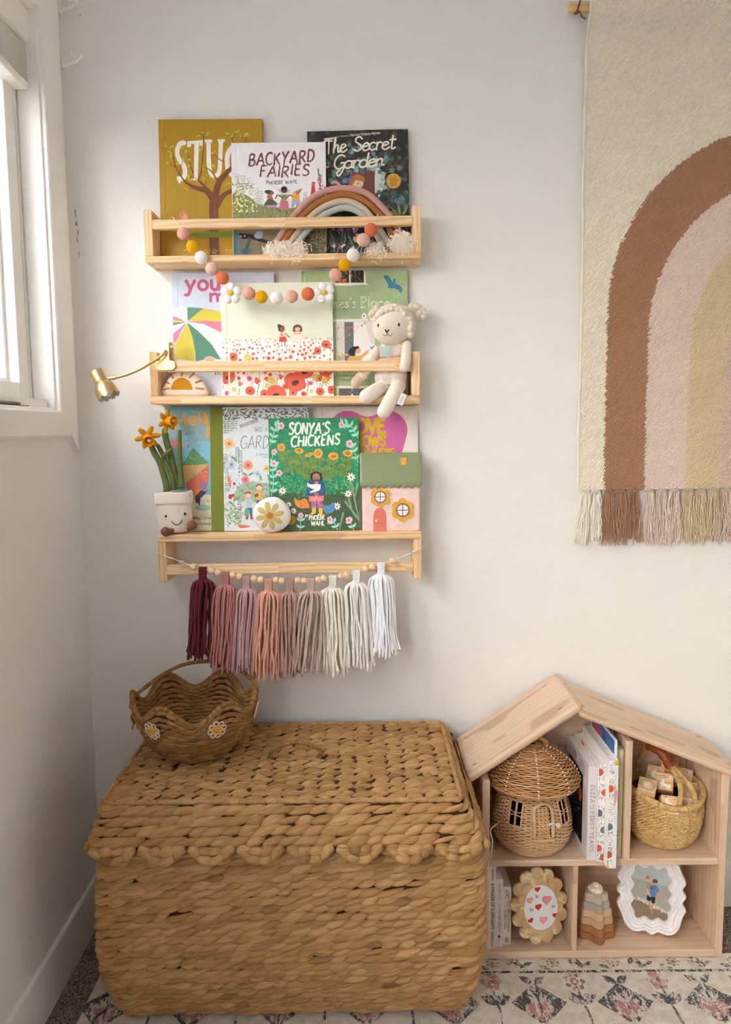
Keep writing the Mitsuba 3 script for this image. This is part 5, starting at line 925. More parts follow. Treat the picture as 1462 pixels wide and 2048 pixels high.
def felt(r, c, s=(1, 1, 1), n=3):
    b = trimesh.creation.icosphere(subdivisions=n, radius=1); v = np.asarray(b.vertices); b.vertices = v * (r * (1 + 0.05 * (meshkit.noise(v * 2.2 + g.uniform(0, 50)) - .5) + 0.02 * (meshkit.noise(v * 7) - .5)))[:, None] * np.array(s) + c; return b
for x, y, c in GB:
    o = at_y(x, y, GY)
    if c: put('felt_ball', felt(0.0150 * g.uniform(0.96, 1.03), o), 'mat_felt', c, smooth=True, parent=gl)
    else:
        f = tag(key_for(gl + '__felt_daisy'))
        for k in range(5): a = math.radians(20 + 72 * k + (10 if x > 600 else 0)); put('petal', felt(0.0100, o + 0.0150 * np.array([math.cos(a), -0.05, math.sin(a)]), (1, 0.8, 1.05)), 'mat_felt', '#edebea', smooth=True, parent=f)
        put('flower_centre', felt(0.0058, o + (0, -0.006, 0)), 'mat_felt', '#d9bd45', smooth=True, parent=f)

# brass clip lamp
lp = thing('clip_lamp', 'brushed brass clip lamp with a scalloped shade on the middle shelf rail', 'lamp')
Z7 = lambda x, y, Y: at_y(160 + x / 4.873, 660 + y / 4.873, Y)
cl = Z7(828, 300, -0.1015); s_ = np.linalg.norm(Z7(900, 300, -.1) - Z7(800, 300, -.1)) / 100
pl = sbox(-42, 0, 42, 186).difference(circ(0, 145, 12)); pl2 = shapely.union_all([sbox(-60, -90, 66, 4).buffer(-30).buffer(30), circ(-54, -44, 44), circ(56, -44, 46), sbox(-42, -20, 42, 10)])
def flat(poly, th): return extrude(affinity.scale(poly.simplify(0.5), s_, s_, origin=(0, 0)), th)
put('clip_plate', flat(pl, 0.0022), 'mat_brass', smooth=30, parent=lp, M=frame(cl + (0, -0.0005, 0), (1, 0, 0), (0, 0.08, 1), (0, -1, 0.08)))
put('clip_plate', flat(pl, 0.0022), 'mat_brass', smooth=30, parent=lp, M=frame(cl + (0.012, 0.024, 0), (1, 0, 0), (0, -0.12, 1), (0, -1, -0.12)))
put('clip_jaw', flat(pl2, 0.0026), 'mat_brass', smooth=30, parent=lp, M=frame(cl + (0, -0.0005, 0), (1, 0, 0), (0, 0, 1), (0, -1, 0)))
put('clip_jaw', flat(pl2, 0.0026), 'mat_brass', smooth=30, parent=lp, M=frame(cl + (0.012, 0.0275, 0), (1, 0, 0), (0, 0, 1), (0, -1, 0)))
put('clip_spring', tube(np.array([cl + (0.006, -0.002, 0.004), cl + (0.006, 0.024, 0.004)]), 0.005, 14)[0], 'mat_brass', smooth=40, parent=lp)
ap = spline([Z7(832, 218, -0.104), Z7(815, 232, -0.112), Z7(740, 288, -0.122), Z7(600, 372, -0.134), Z7(450, 435, -0.140), Z7(345, 463, -0.142)], 220)
put('gooseneck_arm', tube(ap, 0.0036, 10, prof=lambda u, a: 1 + 0.07 * np.sin(u * 6283 / 2.4))[0], 'mat_brass', smooth=True, parent=lp)
put('arm_ferrule', tube(np.array([Z7(345, 463, -0.142), Z7(262, 474, -0.142)]), 0.0046, 14)[0], 'mat_brass', smooth=40, parent=lp)
put('pivot', ball(0.0060, 2, ap[0]), 'mat_brass', smooth=True, parent=lp)
A, B = Z7(158, 402, -0.142), Z7(284, 645, -0.149); ax = unit(B - A); hl = np.linalg.norm(B - A); xx = unit(np.cross(ax, (0, 1, 0))); yy = np.cross(ax, xx); HM = frame(A, xx, yy, ax)
put('lamp_neck', lathe([(0.001, -0.001), (0.0145, -0.001), (0.0160, 0.0006), (0.0162, 0.026), (0.0150, 0.029), (0.0150, 0.031)], 48), 'mat_brass', smooth=30, parent=lp, M=HM)
an = np.linspace(0, 2 * np.pi, 193); rows = []
for t in np.linspace(0, 1, 22):
    zz = 0.029 + (hl - 0.031) * t; r = 0.0150 + (0.0258 - 0.0150) * math.sin(min(1, t * 1.35) * math.pi / 2) ** 0.8
    end = zz + (t ** 3) * 0.0052 * np.abs(np.sin(an * 5)) ; rows.append(np.c_[r * np.cos(an), r * np.sin(an), end])
outer = np.array(rows); inner_ = outer.copy(); inner_[:, :, :2] *= 0.965
put('lamp_shade', grid_surface(outer), 'mat_brass', smooth=True, parent=lp, M=HM); put('shade_lining', grid_surface(inner_), 'mat_matte', '#d9d4cf', smooth=True, parent=lp, M=HM, label='pale lining inside the shade')
put('bulb', ball(0.012, 3, (0, 0, hl - 0.012)), 'mat_satin', '#efece6', smooth=True, parent=lp, M=HM)

# stuffed shapes with printed faces
def pz(poly, depth, power):
    b = poly.exterior; x0, y0, x1, y1 = poly.bounds; dm = max(shapely.distance(shapely.points(np.stack([q.ravel() for q in np.meshgrid(np.linspace(x0, x1, 40), np.linspace(y0, y1, 40))], 1)), b)[shapely.contains_xy(poly, *[q.ravel() for q in np.meshgrid(np.linspace(x0, x1, 40), np.linspace(y0, y1, 40))])])
    return lambda v: depth * (1 - (1 - np.clip(shapely.distance(shapely.points(v), b) / dm, 0, 1)) ** 2) ** power
def decal(shapes, zf, lift=0.0004, edge=0.004):
    mb = MB()
    for i, (sh, col) in enumerate(shapes):
        for q in getattr(sh, 'geoms', [sh]):
            v, f = trimesh.creation.triangulate_polygon(q, engine='earcut'); v3, f3 = trimesh.remesh.subdivide_to_size(np.c_[v, v[:, 0] * 0], f, edge); mb.add((np.c_[v3[:, :2], zf(v3[:, :2]) + lift + 0.00004 * i], f3), col=col)
    m, _, c = mb.arrays(); return m, c
sp = thing('sun_plush', 'cream half-round cushion printed with a mustard sun on the middle wall shelf', 'plush toy')
s = 1 / 830.0
so = P_([(-48, 2), (-40, 0), (0, 0), (38, 1), (48, 4), (48, 12), (42, 24), (32, 38), (18, 47), (0, 51), (-16, 49), (-30, 40), (-41, 25), (-48, 12)], True); so = affinity.scale(so, s, s, origin=(0, 0))
c0 = at_y(369, 791, -0.066); M = frame((c0[0], -0.066, SZ2 + 0.001), (1, 0, 0), (0, 0.12, 1), (0, -1, 0.12)); zf = pz(so, 0.015, 0.5)
put('cushion', pillow(so, 0.015, 30), 'mat_cloth', '#ece0d4', smooth=True, parent=sp, M=M)
half = ell(-3, 12, 21.5, 24, 0, 12).intersection(sbox(-40, 12.5, 40, 60)); dd = [(half, '#c48a24')]
for x0, y0, x1, y1 in ((-40, 13, -28, 15), (-37, 30, -28, 25), (-27, 45, -20, 36), (-3, 50, -3, 40), (20, 46, 13, 37), (35, 31, 25, 26), (26, 15, 40, 13.5)): dd.append((stroke([(x0, y0), (x1, y1)], 3.6, False), '#b98a3a'))
m, c = decal([(affinity.scale(q, s, s, origin=(0, 0)), k) for q, k in dd], zf); put('printed_sun', m, 'mat_cloth', c, smooth=True, parent=sp, M=M, label='mustard sun printed on the cushion')
dp = thing('daisy_plush', 'round white cushion printed with a tan daisy on the lowest wall shelf', 'plush toy')
s = 1 / 826.0; do = affinity.scale(P_([(37.5 * math.cos(a) * k, 36.5 * math.sin(a) * k) for a, k in zip(np.linspace(0, 2 * np.pi, 15)[:-1], (1, .98, .97, 1.0, .97, .99, 1, .96, 1.0, .98, 1, .97, .99, 1.02))], True), s, s, origin=(0, 0))
c0 = at_y(544, 1027, -0.083); M = frame((c0[0], -0.083, SZ3 + 0.0445), (1, 0.12, 0), (0, 0.05, 1), (0.12, -1, 0.05)); zf = pz(do, 0.020, 0.5)
put('cushion', pillow(do, 0.020, 30), 'mat_cloth', '#f0ece8', smooth=True, parent=dp, M=M)
pet = shapely.union_all([affinity.rotate(affinity.translate(ell(0, 0, 9.5, 5.6, 0, 6), 19, 0), 45 * k + 12, origin=(0, 0)) for k in range(8)] + [affinity.rotate(P_([(3, -3), (16, -5), (16, 5), (3, 3)]), 45 * k + 12, origin=(0, 0)) for k in range(8)])
m, c = decal([(affinity.scale(affinity.translate(q, -4, -1), s, s, origin=(0, 0)), k) for q, k in ((pet, '#cdb878'), (circ(0, 0, 6.8, 8), '#c08148'))], zf); put('printed_daisy', m, 'mat_cloth', c, smooth=True, parent=dp, M=M, label='tan daisy printed on the cushion')

# potted daffodil plush
pf = thing('daffodil_plush', 'plush daffodil pot with a smiling face on the left end of the lowest wall shelf', 'plush toy')
PY = -0.070; PS = 1.17; PQ = 0.72; Z8 = lambda x, y, Y=PY: at_y(240 + x / 7.06, 800 + y / 7.06, Y); u = np.linalg.norm(Z8(900, 1500) - Z8(800, 1500)) / 100
pc = Z8(790, 1830); pc = np.array([pc[0], PY, SZ3 + 0.002])
prof = [(0.0005, 0), (0.020, 0.0005), (0.0285, 0.004), (0.0335, 0.014), (0.0362, 0.030), (0.0372, 0.050), (0.0365, 0.066)]; prof = [(r * PS, z * PS) for r, z in prof]
PM = move(*pc) @ rot((0, 1, 0), -2) ; put('pot', lathe(prof, 56, 1, PQ), 'mat_cloth', '#e6dbd1', smooth=True, parent=pf, M=PM)
a = np.linspace(0, 2 * np.pi, 73); cuff = []
for r, z in ((0.0365, 0.062), (0.0392, 0.0615), (0.0402, 0.067), (0.0396, 0.076), (0.0402, 0.083), (0.0385, 0.0862), (0.0360, 0.0855), (0.0350, 0.078)): cuff.append(np.c_[(r + 0.0005 * np.sin(5 * a)) * np.cos(a), (r + 0.0005 * np.sin(5 * a)) * np.sin(a) * PQ, z + 0.0012 * np.sin(3 * a + 1)])
put('pot_cuff', grid_surface(np.array(cuff) * PS), 'mat_cloth', '#e9ded5', smooth=True, parent=pf, M=PM)
sd = ball(0.036 * PS, 3, (0, 0, 0), (1, PQ, 0.2)); put('soil', sd, 'mat_felt', '#8d6b62', smooth=True, parent=pf, M=PM @ move(0, 0, 0.078 * PS), label='brown plush soil')
for pts, r0, r1 in (([(665, 1290), (640, 1130), (560, 880), (480, 740), (430, 620)], .0085, .0072), ([(760, 1270), (730, 1080), (650, 880), (560, 690), (520, 620)], .0075, .0050), ([(810, 1250), (770, 1050), (720, 800), (660, 600), (620, 400)], .0078, .0078), ([(868, 1250), (850, 1000), (842, 700), (842, 480), (846, 425)], .0078, .0040)):
    k = len(pts); yo = {665: -0.012, 760: -0.004, 810: 0.004, 868: 0.002}[pts[0][0]]; w = [Z8(x, y, PY + yo) for x, y in pts]; p = spline(w, 40); r = np.interp(np.linspace(0, 1, 40), [0, .9, 1], [r0, r1, r1 * .55])
    put('stem', tube(p, r, 14)[0], 'mat_cloth', '#66723f', smooth=True, parent=pf, label='olive green plush stem')
p = spline([Z8(600, 810, PY - .012), Z8(660, 750, PY - .016), Z8(735, 680, PY - .018)], 20); put('stem', tube(p, np.interp(np.linspace(0, 1, 20), [0, .5, 1], [.0045, .0052, .0026]), 12)[0], 'mat_cloth', '#66723f', smooth=True, parent=pf)
def daffodil(c, face, roll, sz):
    f = tag(key_for(pf + '__flower')); face = unit(face); x = unit(np.cross((0, 0, 1), face)); y = np.cross(face, x); M = frame(c, x, y, face) @ rot((0, 0, 1), roll) @ scl(sz)
    for k in range(6):
        aa = math.radians(60 * k); d = np.array([math.cos(aa), math.sin(aa), 0]); b = blob([((d * 0.008), 0.0052), ]and [((d * 0.006 + (0, 0, 0)), 0.0048), ][0:0] or [((d * 0.006, 0.0046), (d * 0.0165 + (0, 0, 0.0015), 0.0062)), ((d * 0.0165 + (0, 0, 0.0015), 0.0062), (d * 0.0225 + (0, 0, 0.0035), 0.0046))], 0.003, 6)
        b.vertices = np.asarray(b.vertices) * (1, 1, 0.62); put('petal', b, 'mat_felt', '#d9a032', smooth=True, parent=f, M=M)
    put('trumpet', lathe([(0.0030, 0.0), (0.0085, 0.001), (0.0098, 0.007), (0.0106, 0.016), (0.0120, 0.0205), (0.0122, 0.0225), (0.0104, 0.0225), (0.0078, 0.016), (0.0055, 0.010), (0.0008, 0.009)], 32), 'mat_felt', '#dd961c', smooth=40, parent=f, M=M)
    put('trumpet_heart', ball(0.0050, 2, (0.0022, 0.0, 0.0165), (1, 0.8, 1.2)), 'mat_felt', '#e5bd80', smooth=True, parent=f, M=M, label='pale fluffy centre')
daffodil(Z8(392, 520, PY - .022), (0.28, -0.80, -0.42), 12, 1.16); daffodil(Z8(655, 300, PY - .004), (0.86, -0.50, -0.02), 20, 1.10)
def on_pot(x, y):
    q = Z8(x, y, PY); dz = q[2] - pc[2]; r = np.interp(dz, [z for _, z in prof], [r for r, _ in prof]); dx = q[0] - pc[0]; return np.array([q[0], PY - PQ * math.sqrt(max(r * r - dx * dx, 1e-6)) - 0.0006, q[2]])
for x, y in ((692, 1622), (948, 1592)): put('eye', ball(0.0031, 3, on_pot(x, y), (1, 0.6, 1.1)), 'mat_gloss', '#14100f', smooth=True, parent=pf)
put('smile', tube(spline([on_pot(x, y) for x, y in ((775, 1695), (800, 1728), (845, 1742), (890, 1722), (912, 1675))], 30), 0.00085, 6)[0], 'mat_matte', '#17120f', smooth=True, parent=pf)
for (x, y), (x2, y2), yf in (((650, 1925), (760, 1850), -0.104), ((1022, 1835), (960, 1850), -0.100)):
    q = Z8(x, y, yf); q[2] = max(q[2], SZ3 - 0.004); b = blob([((q + (0, 0.004, 0.004), 0.0112), (q + (0, -0.003, 0.006), 0.0115))], 0.004, 3); put('foot', b, 'mat_felt', '#8a5a4c', smooth=True, parent=pf, M=move(0, 0, 0.006), label='brown plush foot')
    w = Z8(x2, y2, PY - 0.024); w[2] = SZ3 + 0.012; put('leg', tube(np.array([q + (0, 0.004, 0.010), w]), 0.0055, 12)[0], 'mat_felt', '#8a5a4c', smooth=True, parent=pf)

# ceramic house jar
hj = thing('house_jar', 'pink ceramic cottage jar with a green roof on the lowest wall shelf', 'jar')
J = lambda x, y: at_y(700 + x / 9.14, 880 + y / 9.14, -0.088); b0, b1 = J(225, 1300)[0], J(1280, 1300)[0]; jw = b1 - b0; jx = (b0 + b1) / 2; jh = 0.116; jd = 0.046; ju = jw / 1055
JM = move(jx, -0.088, SZ3 + 0.0005)      # front face at y = 0, up z
rb_ = lambda x0, x1, y0, y1, z0, z1, r: m3.Manifold.batch_hull([m3.Manifold.sphere(r, 20).translate((x, y, z)) for x in (x0 + r, x1 - r) for y in (y0 + r, y1 - r) for z in (z0 + r, z1 - r)])
put('body', rb_(-jw / 2, jw / 2, 0, jd, 0, jh + 0.01, 0.005), 'mat_gloss', '#e9cbc3', smooth=40, parent=hj, M=JM)
rw = jw / 2 + 0.0055; e0 = jh - 0.008
def sph(x, y, z, r): return m3.Manifold.sphere(r, 20).translate((x, y, z))
roofm = m3.Manifold.batch_hull([sph(sx * (rw - 0.005), y, z, 0.005) for sx in (-1, 1) for y, z in ((-0.003, e0 + 0.008), (-0.003, e0 + 0.014), (jd + 0.003, e0 + 0.008), (jd + 0.003, e0 + 0.014), (jd * 0.36, jh + 0.071), (jd * 0.64, jh + 0.071))])
put('roof', roofm, 'mat_gloss', '#848f68', smooth=40, parent=hj, M=JM, label='green glazed roof')
for k in range(9): put('roof_scallop', ball(0.0085, 2, (-rw + 0.010 + k * (2 * rw - 0.020) / 8, -0.0042, e0 + 0.006), (0.92, 0.42, 0.85)), 'mat_gloss', '#848f68', smooth=True, parent=hj, M=JM)
chx = (990 - 752) * ju; put('chimney', rb_(chx - 0.0072, chx + 0.0072, 0.004, 0.020, jh + 0.036, jh + 0.062, 0.002), 'mat_gloss', '#dba43c', smooth=40, parent=hj, M=JM, label='mustard chimney'); put('chimney_cap', rb_(chx - 0.0082, chx + 0.0082, 0.003, 0.021, jh + 0.056, jh + 0.0635, 0.0018), 'mat_gloss', '#dba43c', smooth=40, parent=hj, M=JM)
fj = lambda x, y: ((x - 752) * ju, (1668 - y) * ju)
def relief(name, poly, z0, z1, col, label=None, parent=hj): return put(name, extrude(poly, z1 - z0), 'mat_gloss', col, smooth=25, parent=parent, M=JM @ frame((0, -z0, 0), (1, 0, 0), (0, 0, 1), (0, -1, 0)), label=label)
jp = lambda pts: P_([fj(x, y) for x, y in pts])
def jw_window(x, y, R):
    cx, cy = fj(x, y); r = R * ju; w = tag(key_for(hj + '__flower_window'))
    fl = shapely.union_all([circ(cx + 0.62 * r * math.cos(math.radians(60 * k + 30)), cy + 0.62 * r * math.sin(math.radians(60 * k + 30)), 0.40 * r, 8) for k in range(6)] + [circ(cx, cy, .62 * r, 8)])
    relief('flower_frame', fl, -0.002, 0.0030, '#dba235', 'mustard flower-shaped window surround', w); relief('window_ring', circ(cx, cy, .58 * r, 12).difference(circ(cx, cy, .48 * r, 12)), -0.002, 0.0042, '#7d5a40', None, w)
    relief('window_pane', circ(cx, cy, .5 * r, 12), -0.002, 0.0034, '#ece9ec', None, w)
    for q in (sbox(cx - .035 * r, cy - .5 * r, cx + .035 * r, cy + .5 * r), sbox(cx - .5 * r, cy - .035 * r, cx + .5 * r, cy + .035 * r)): relief('window_bar', q, -0.002, 0.0040, '#7d5a40', None, w)
jw_window(555, 1022, 190); jw_window(962, 1268, 215)
dr_ = jp([(428, 1668), (424, 1380), (440, 1290), (490, 1235), (545, 1222), (600, 1235), (645, 1290), (662, 1380), (662, 1668)]); relief('door', dr_, -0.002, 0.0012, '#dc7466', 'coral arched door')
put('door_knob', ball(0.0032, 2, (*[fj(482, 1462)[0], -0.0028], fj(482, 1462)[1]), (1, 0.7, 1)), 'mat_gloss', '#f0e6e2', smooth=True, parent=hj, M=JM)
for x, y in ((885, 910), (1012, 945), (905, 1492), (802, 1560), (355, 1480), (270, 1415)):
    w = 26 if x == 270 else 58; relief('raised_brick', jp([(x - w, y - 28), (x + w, y - 28), (x + w, y + 28), (x - w, y + 28)]).buffer(0.0008), -0.002, 0.0016, '#efd5ce')

# tassel garland under the lowest shelf
tg = thing('tassel_garland', 'wooden bead garland with nine yarn tassels from burgundy to white below the lowest shelf', 'garland')
Z4 = lambda x, y, Y=-0.1155: at_y(300 + x / 2.611, 1060 + y / 2.611, Y)
BD = [(228, 193), (322, 212), (357, 222), (433, 235), (467, 244), (543, 255), (578, 260), (658, 263), (688, 266), (773, 264), (805, 266), (880, 260), (908, 252), (997, 241), (1028, 236), (1125, 202), (1160, 193), (1265, 160)]
TS = [(275, 203, 190, 322, 668, '#6b2c31'), (395, 230, 315, 432, 732, '#bd7f7c'), (505, 250, 425, 538, 738, '#c7a1a3'), (620, 263, 522, 690, 768, '#dba690'), (732, 266, 680, 790, 762, '#b8958a'), (840, 262, 705, 900, 752, '#cdb6ad'), (955, 246, 905, 1045, 750, '#ebe5d8'), (1078, 218, 1035, 1165, 722, '#f0ece8'), (1207, 178, 1165, 1300, 655, '#f1f2f6')]
al = sorted([(x, y) for x, y in BD] + [(x, y) for x, y, *_ in TS])
sp_ = [Z4(38, 120, -0.06), Z4(38, 121, -0.0985), Z4(42, 123, -0.1005), Z4(165, 167, -0.108)] + [Z4(x, y) for x, y in al] + [Z4(1380, 113, -0.108), Z4(1418, 92, -0.1005), Z4(1423, 85, -0.099), Z4(1425, 60, -0.06)]
m, uv = tube(spline(sp_, 320), 0.0011, 6); put('string', m, 'mat_yarn', '#eee9e0', smooth=True, uv=uv, parent=tg)
for x, y in ((165, 167), (1380, 113)): put('knot', felt(0.0036, Z4(x, y, -0.109), (1.5, 1, 1)), 'mat_yarn', '#eee9e0', smooth=True, parent=tg)
for x, y in BD: put('wooden_bead', lathe([(0.0015, -0.0078), (0.0050, -0.0074), (0.0078, -0.0040), (0.0085, 0), (0.0078, 0.0040), (0.0050, 0.0074), (0.0015, 0.0078)], 24), 'mat_satin', '#e3c7a2', smooth=True, parent=tg, M=move(*Z4(x, y)) @ rot((0, 1, 0), 90 + (x - 745) * 0.012))
def tassel(x, y, xl, xr, yb, col, seed):
    g = rng(seed); t = tag(key_for(tg + '__tassel')); top = Z4(x, y); bl, br = Z4(xl, yb), Z4(xr, yb); cb = (bl + br) / 2; wb = np.linalg.norm(br - bl) / 2; neck = Z4(x, y + 52); base = lin(col); mb = MB(); r = 0.0026
    for i in range(12):      # loops over the string down to the neck
        o = (i % 6 - 2.5) * 0.0030; fr = -1 if i < 6 else 1
        p = [top + (o, 0, 0.0035), top + (o, fr * 0.0045, 0.0005), neck + (o * 0.85, fr * 0.0060, 0)]; m, uv = tube(spline(p, 8), 0.0019, 6); mb.add(m, uv, base * g.uniform(.9, 1.05))
    put('tassel_head', mb, 'mat_yarn', smooth=True, parent=t)
    wr = [neck + (0.0098 * math.cos(a), 0.0078 * math.sin(a), 0.002 - 0.0045 * a / 19) for a in np.linspace(0, 19, 90)]; m, uv = tube(np.array(wr), 0.0014, 6); put('tassel_binding', m, 'mat_yarn', tuple(np.clip(np.array([int(col[i:i + 2], 16) for i in (1, 3, 5)]) * 1.02, 0, 255)), smooth=True, uv=uv, parent=t)
    mb = MB(); n = 38
    for i in range(n):
        a = 2 * np.pi * i / n * 1.0; ring = 1.0 if i % 3 else 0.55; q = g.normal(0, 0.10, 2)
        a0 = np.array([0.0085 * math.cos(a) * ring, 0.0066 * math.sin(a) * ring, 0]); bend = np.array([(wb * 0.92) * math.cos(a) * ring, 0.014 * math.sin(a) * ring - 0.001, 0]) + (q[0] * wb, q[1] * 0.01, 0)
        L = neck[2] - cb[2]; l = L * g.uniform(.90, 1.03); sag = g.normal(0, .0022, (4, 3)) * (1, .6, .3)
        p = [neck + a0 * .7, neck + a0 * 1.2 + bend * .55 + (0, 0, -.085 * l)] + [neck + (cb - neck) * f * (1, 1, 0) + (a0 * 1.2 * (1 - f) + bend * (.55 + .45 * f)) + (0, 0, -l * f) + sag[k] for k, f in enumerate((.35, .6, .82, 1.0))]
        p = np.array(p); p[:, 1] = np.minimum(p[:, 1], -0.1025 if True else 0); m, uv = tube(spline(p, 34), r * g.uniform(.9, 1.1), 8, prof=lambda uu, aa: 1 + 0.16 * np.cos(2 * (aa - uu * 520))); mb.add(m, uv, base * g.uniform(.84, 1.08))
    put('tassel_strands', mb, 'mat_matte', smooth=True, parent=t)
for i, q in enumerate(TS): tassel(*q, 800 + i)

# knitted lamb doll
lb = thing('lamb_doll', 'cream knitted lamb doll in striped overalls sitting on the middle wall shelf', 'plush toy')
Zl = lambda x, y, Y: at_y(680 + x / 6.825, 560 + y / 6.825, Y)
HD = Zl(735, 630, -0.077); HR = 0.0425; TB, TT = Zl(690, 1330, -0.0605), Zl(745, 900, -0.056); TB[2] = max(TB[2], SZ2 + 0.031); TO = np.array([0.011, 0, 0])
BONES = [('torso', TB - TO, 0.0285, TT - TO * .7, 0.0250), ('head', HD + (-.010, -0.003, -.007), 0.0385, HD + (0.006, 0.002, 0.004), 0.0415), ('neck', TT, 0.022, HD, 0.022)]
sh = Zl(915, 890, -0.080); BONES += [('arm', sh, 0.0110, Zl(900, 1090, -0.113), 0.0125), ('arm', Zl(900, 1090, -0.113), 0.0125, Zl(880, 1190, -0.116), 0.0115)]
BONES += [('arm', Zl(500, 960, -0.066), 0.0100, Zl(390, 1180, -0.072), 0.0115), ('arm', Zl(390, 1180, -0.072), 0.0115, Zl(225, 1400, -0.078), 0.0135)]
BONES += [('leg', Zl(600, 1470, -0.062), 0.0175, Zl(500, 1500, -0.105), 0.0165), ('leg', Zl(500, 1500, -0.105), 0.0165, Zl(365, 1590, -0.120), 0.0178)]
BONES += [('leg', Zl(800, 1440, -0.062), 0.0180, Zl(760, 1510, -0.112), 0.0172), ('leg', Zl(760, 1510, -0.112), 0.0172, Zl(600, 1800, -0.125), 0.0165)]
BONES += [('torso', TB + TO, 0.0285, TT + TO * .7, 0.0250)]
for b in BONES:
    for q, r in ((b[1], b[2]), (b[3], b[4])):
        if b[0] in ('torso',) or (b[0] == 'leg' and q[1] > -0.1): q[2] = max(q[2], SZ2 + r + 0.001)
body = blob([((p, r), (q, t)) for _, p, r, q, t in BONES], 0.0045, 10); V = np.asarray(body.vertices)
def seg_d(v, p, q, r, t): d = q - p; h = np.clip(((v - p) @ d) / (d @ d), 0, 1); return np.linalg.norm(v - p - h[:, None] * d, axis=1) - (r + (t - r) * h)
D = np.stack([seg_d(V, p, q, r, t) for _, p, r, q, t in BONES], 1); near = np.array([b[0] for b in BONES])[D.argmin(1)]
cols = np.tile(lin('#efe5d5'), (len(V), 1)); tor = near == 'torso'; z0, z1 = TB[2] - .03, TT[2] + .02; hh = (V[:, 2] - z0) / (z1 - z0)
cols[tor] = lin('#ecdcd1'); cols[tor & (hh > .60) & (hh < .635)] = lin('#d98e77'); cols[tor & (hh > .52) & (hh < .60)] = lin('#e9cdb4'); cols[tor & (hh > .30) & (hh < .34)] = lin('#d5c3d0'); cols[tor & (hh > .18) & (hh < .21)] = lin('#d5dcdf'); cols[tor & (hh < .10)] = lin('#cdae96')
cols[(near == 'leg')] = lin('#f2eadd'); hand_ = np.linalg.norm(V - BONES[6][3], axis=1) < 0.019; cols[hand_] = lin('#dcc3ac')
put('body', body, 'mat_knit', cols, smooth=True, parent=lb)
# woolly cap of loops, ears
mb = MB(); g = rng(91); n = 420; ii = np.arange(n) + .5; phi = np.arccos(1 - 2 * ii / n); th = np.pi * (1 + 5 ** .5) * ii; dirs = np.stack([np.cos(th) * np.sin(phi), np.sin(th) * np.sin(phi), np.cos(phi)], 1); f = unit(np.array([-0.22, -0.92, -0.30]))
for d in dirs:
    ang = math.degrees(math.acos(np.clip(d @ f, -1, 1)))
    if ang > 66 and d[2] > -0.55: mb.add(felt(g.uniform(.0050, .0072), HD + d * (HR + 0.0030) * (1.02, 1, 1.0) + g.normal(0, .0008, 3), n=2), col=lin('#eee4d2') * g.uniform(.92, 1.05))
put('woolly_curls', mb, 'mat_knit', smooth=True, parent=lb, label='looped woolly cap around the face')
for pts in ([(955, 395), (1010, 370), (1075, 405), (1118, 480)], [(500, 400), (470, 450), (455, 505)]):
    mb = MB(); e = spline([Zl(x, y, -0.060) for x, y in pts], 9)
    for i, q in enumerate(e):
        for k in range(7): mb.add(felt(g.uniform(.0045, .0062), q + unit(g.normal(0, 1, 3)) * (.0052 + .004 * i / 8), n=2), col=lin('#eee4d2') * g.uniform(.92, 1.05))
    put('ear', mb, 'mat_knit', smooth=True, parent=lb)
def on_head(x, y):
    d = _ray(680 + x / 6.825, 560 + y / 6.825); best = None
    loc, _, _ = body.ray.intersects_location([EYE], [d], multiple_hits=False); return loc[0] if len(loc) else EYE + d * ((-0.11 - EYE[1]) / d[1])
for x, y in ((524, 620), (803, 610)):
    q = on_head(x, y); put('eye', ball(0.0030, 3, q, (0.85, 0.5, 1.35)), 'mat_satin', '#1d1a18', smooth=True, parent=lb)
nq = [on_head(x, y) for x, y in ((622, 685), (640, 692), (662, 684), (640, 722))]; put('nose', blob([((nq[0], .0018), (nq[3], .0012)), ((nq[2], .0018), (nq[3], .0012))], .002, 2), 'mat_satin', '#1d1a18', smooth=True, parent=lb)
for pts in ([(642, 722), (640, 745), (618, 762), (588, 742)], [(642, 722), (650, 745), (685, 760), (716, 732)]): put('mouth', tube(spline([on_head(x, y) for x, y in pts], 16), .00065, 6)[0], 'mat_matte', '#1d1a18', smooth=True, parent=lb)
pk = [on_head(x, y) for x, y in ((572, 905), (690, 905), (700, 1050), (572, 1052))]; yb_ = min(q[1] for q in pk); pg = np.array([[np.array([*((1 - j / 6) * ((1 - i / 6) * Zl(535, 900, yb_) + i / 6 * Zl(692, 905, yb_)) + j / 6 * ((1 - i / 6) * Zl(545, 1052, yb_) + i / 6 * Zl(703, 1050, yb_)))]) + (0, -0.0030 + 0.0040 * ((i / 3 - 1) ** 2 + (j / 3 - 1) ** 2) / 2, 0) for i in range(7)] for j in range(7)])[::-1]
put('chest_pocket', grid_surface(pg), 'mat_knit', '#c9dbe0', smooth=True, parent=lb, label='pale blue knitted pocket')
put('strap_button', trimesh.creation.cylinder(0.0042, 0.0024, sections=24), 'mat_satin', '#dcc06a', smooth=30, parent=lb, M=frame(on_head(835, 865) + (0, -.0016, 0), (1, 0, 0), (0, 0, 1), (0, -1, 0)))
st = [on_head(x, y) for x, y in ((800, 850), (830, 838), (862, 850))]; put('strap', tube(spline(np.array(st) + (0, -.001, 0), 12), .0032, 8)[0], 'mat_knit', '#e3d2c2', smooth=True, parent=lb)
w2 = BONES[6][3] + (BONES[6][1] - BONES[6][3]) * 0.50; dv = unit(BONES[6][1] - BONES[6][3]); xx = unit(np.cross(dv, (0, 0, 1))); yy = np.cross(dv, xx); t = np.linspace(0, 2 * np.pi, 24, endpoint=False); put('cuff', tube(w2 + np.outer(np.cos(t), xx) * .0130 + np.outer(np.sin(t), yy) * .0130, .0024, 8, closed=True)[0], 'mat_knit', '#eceadd', smooth=True, parent=lb)
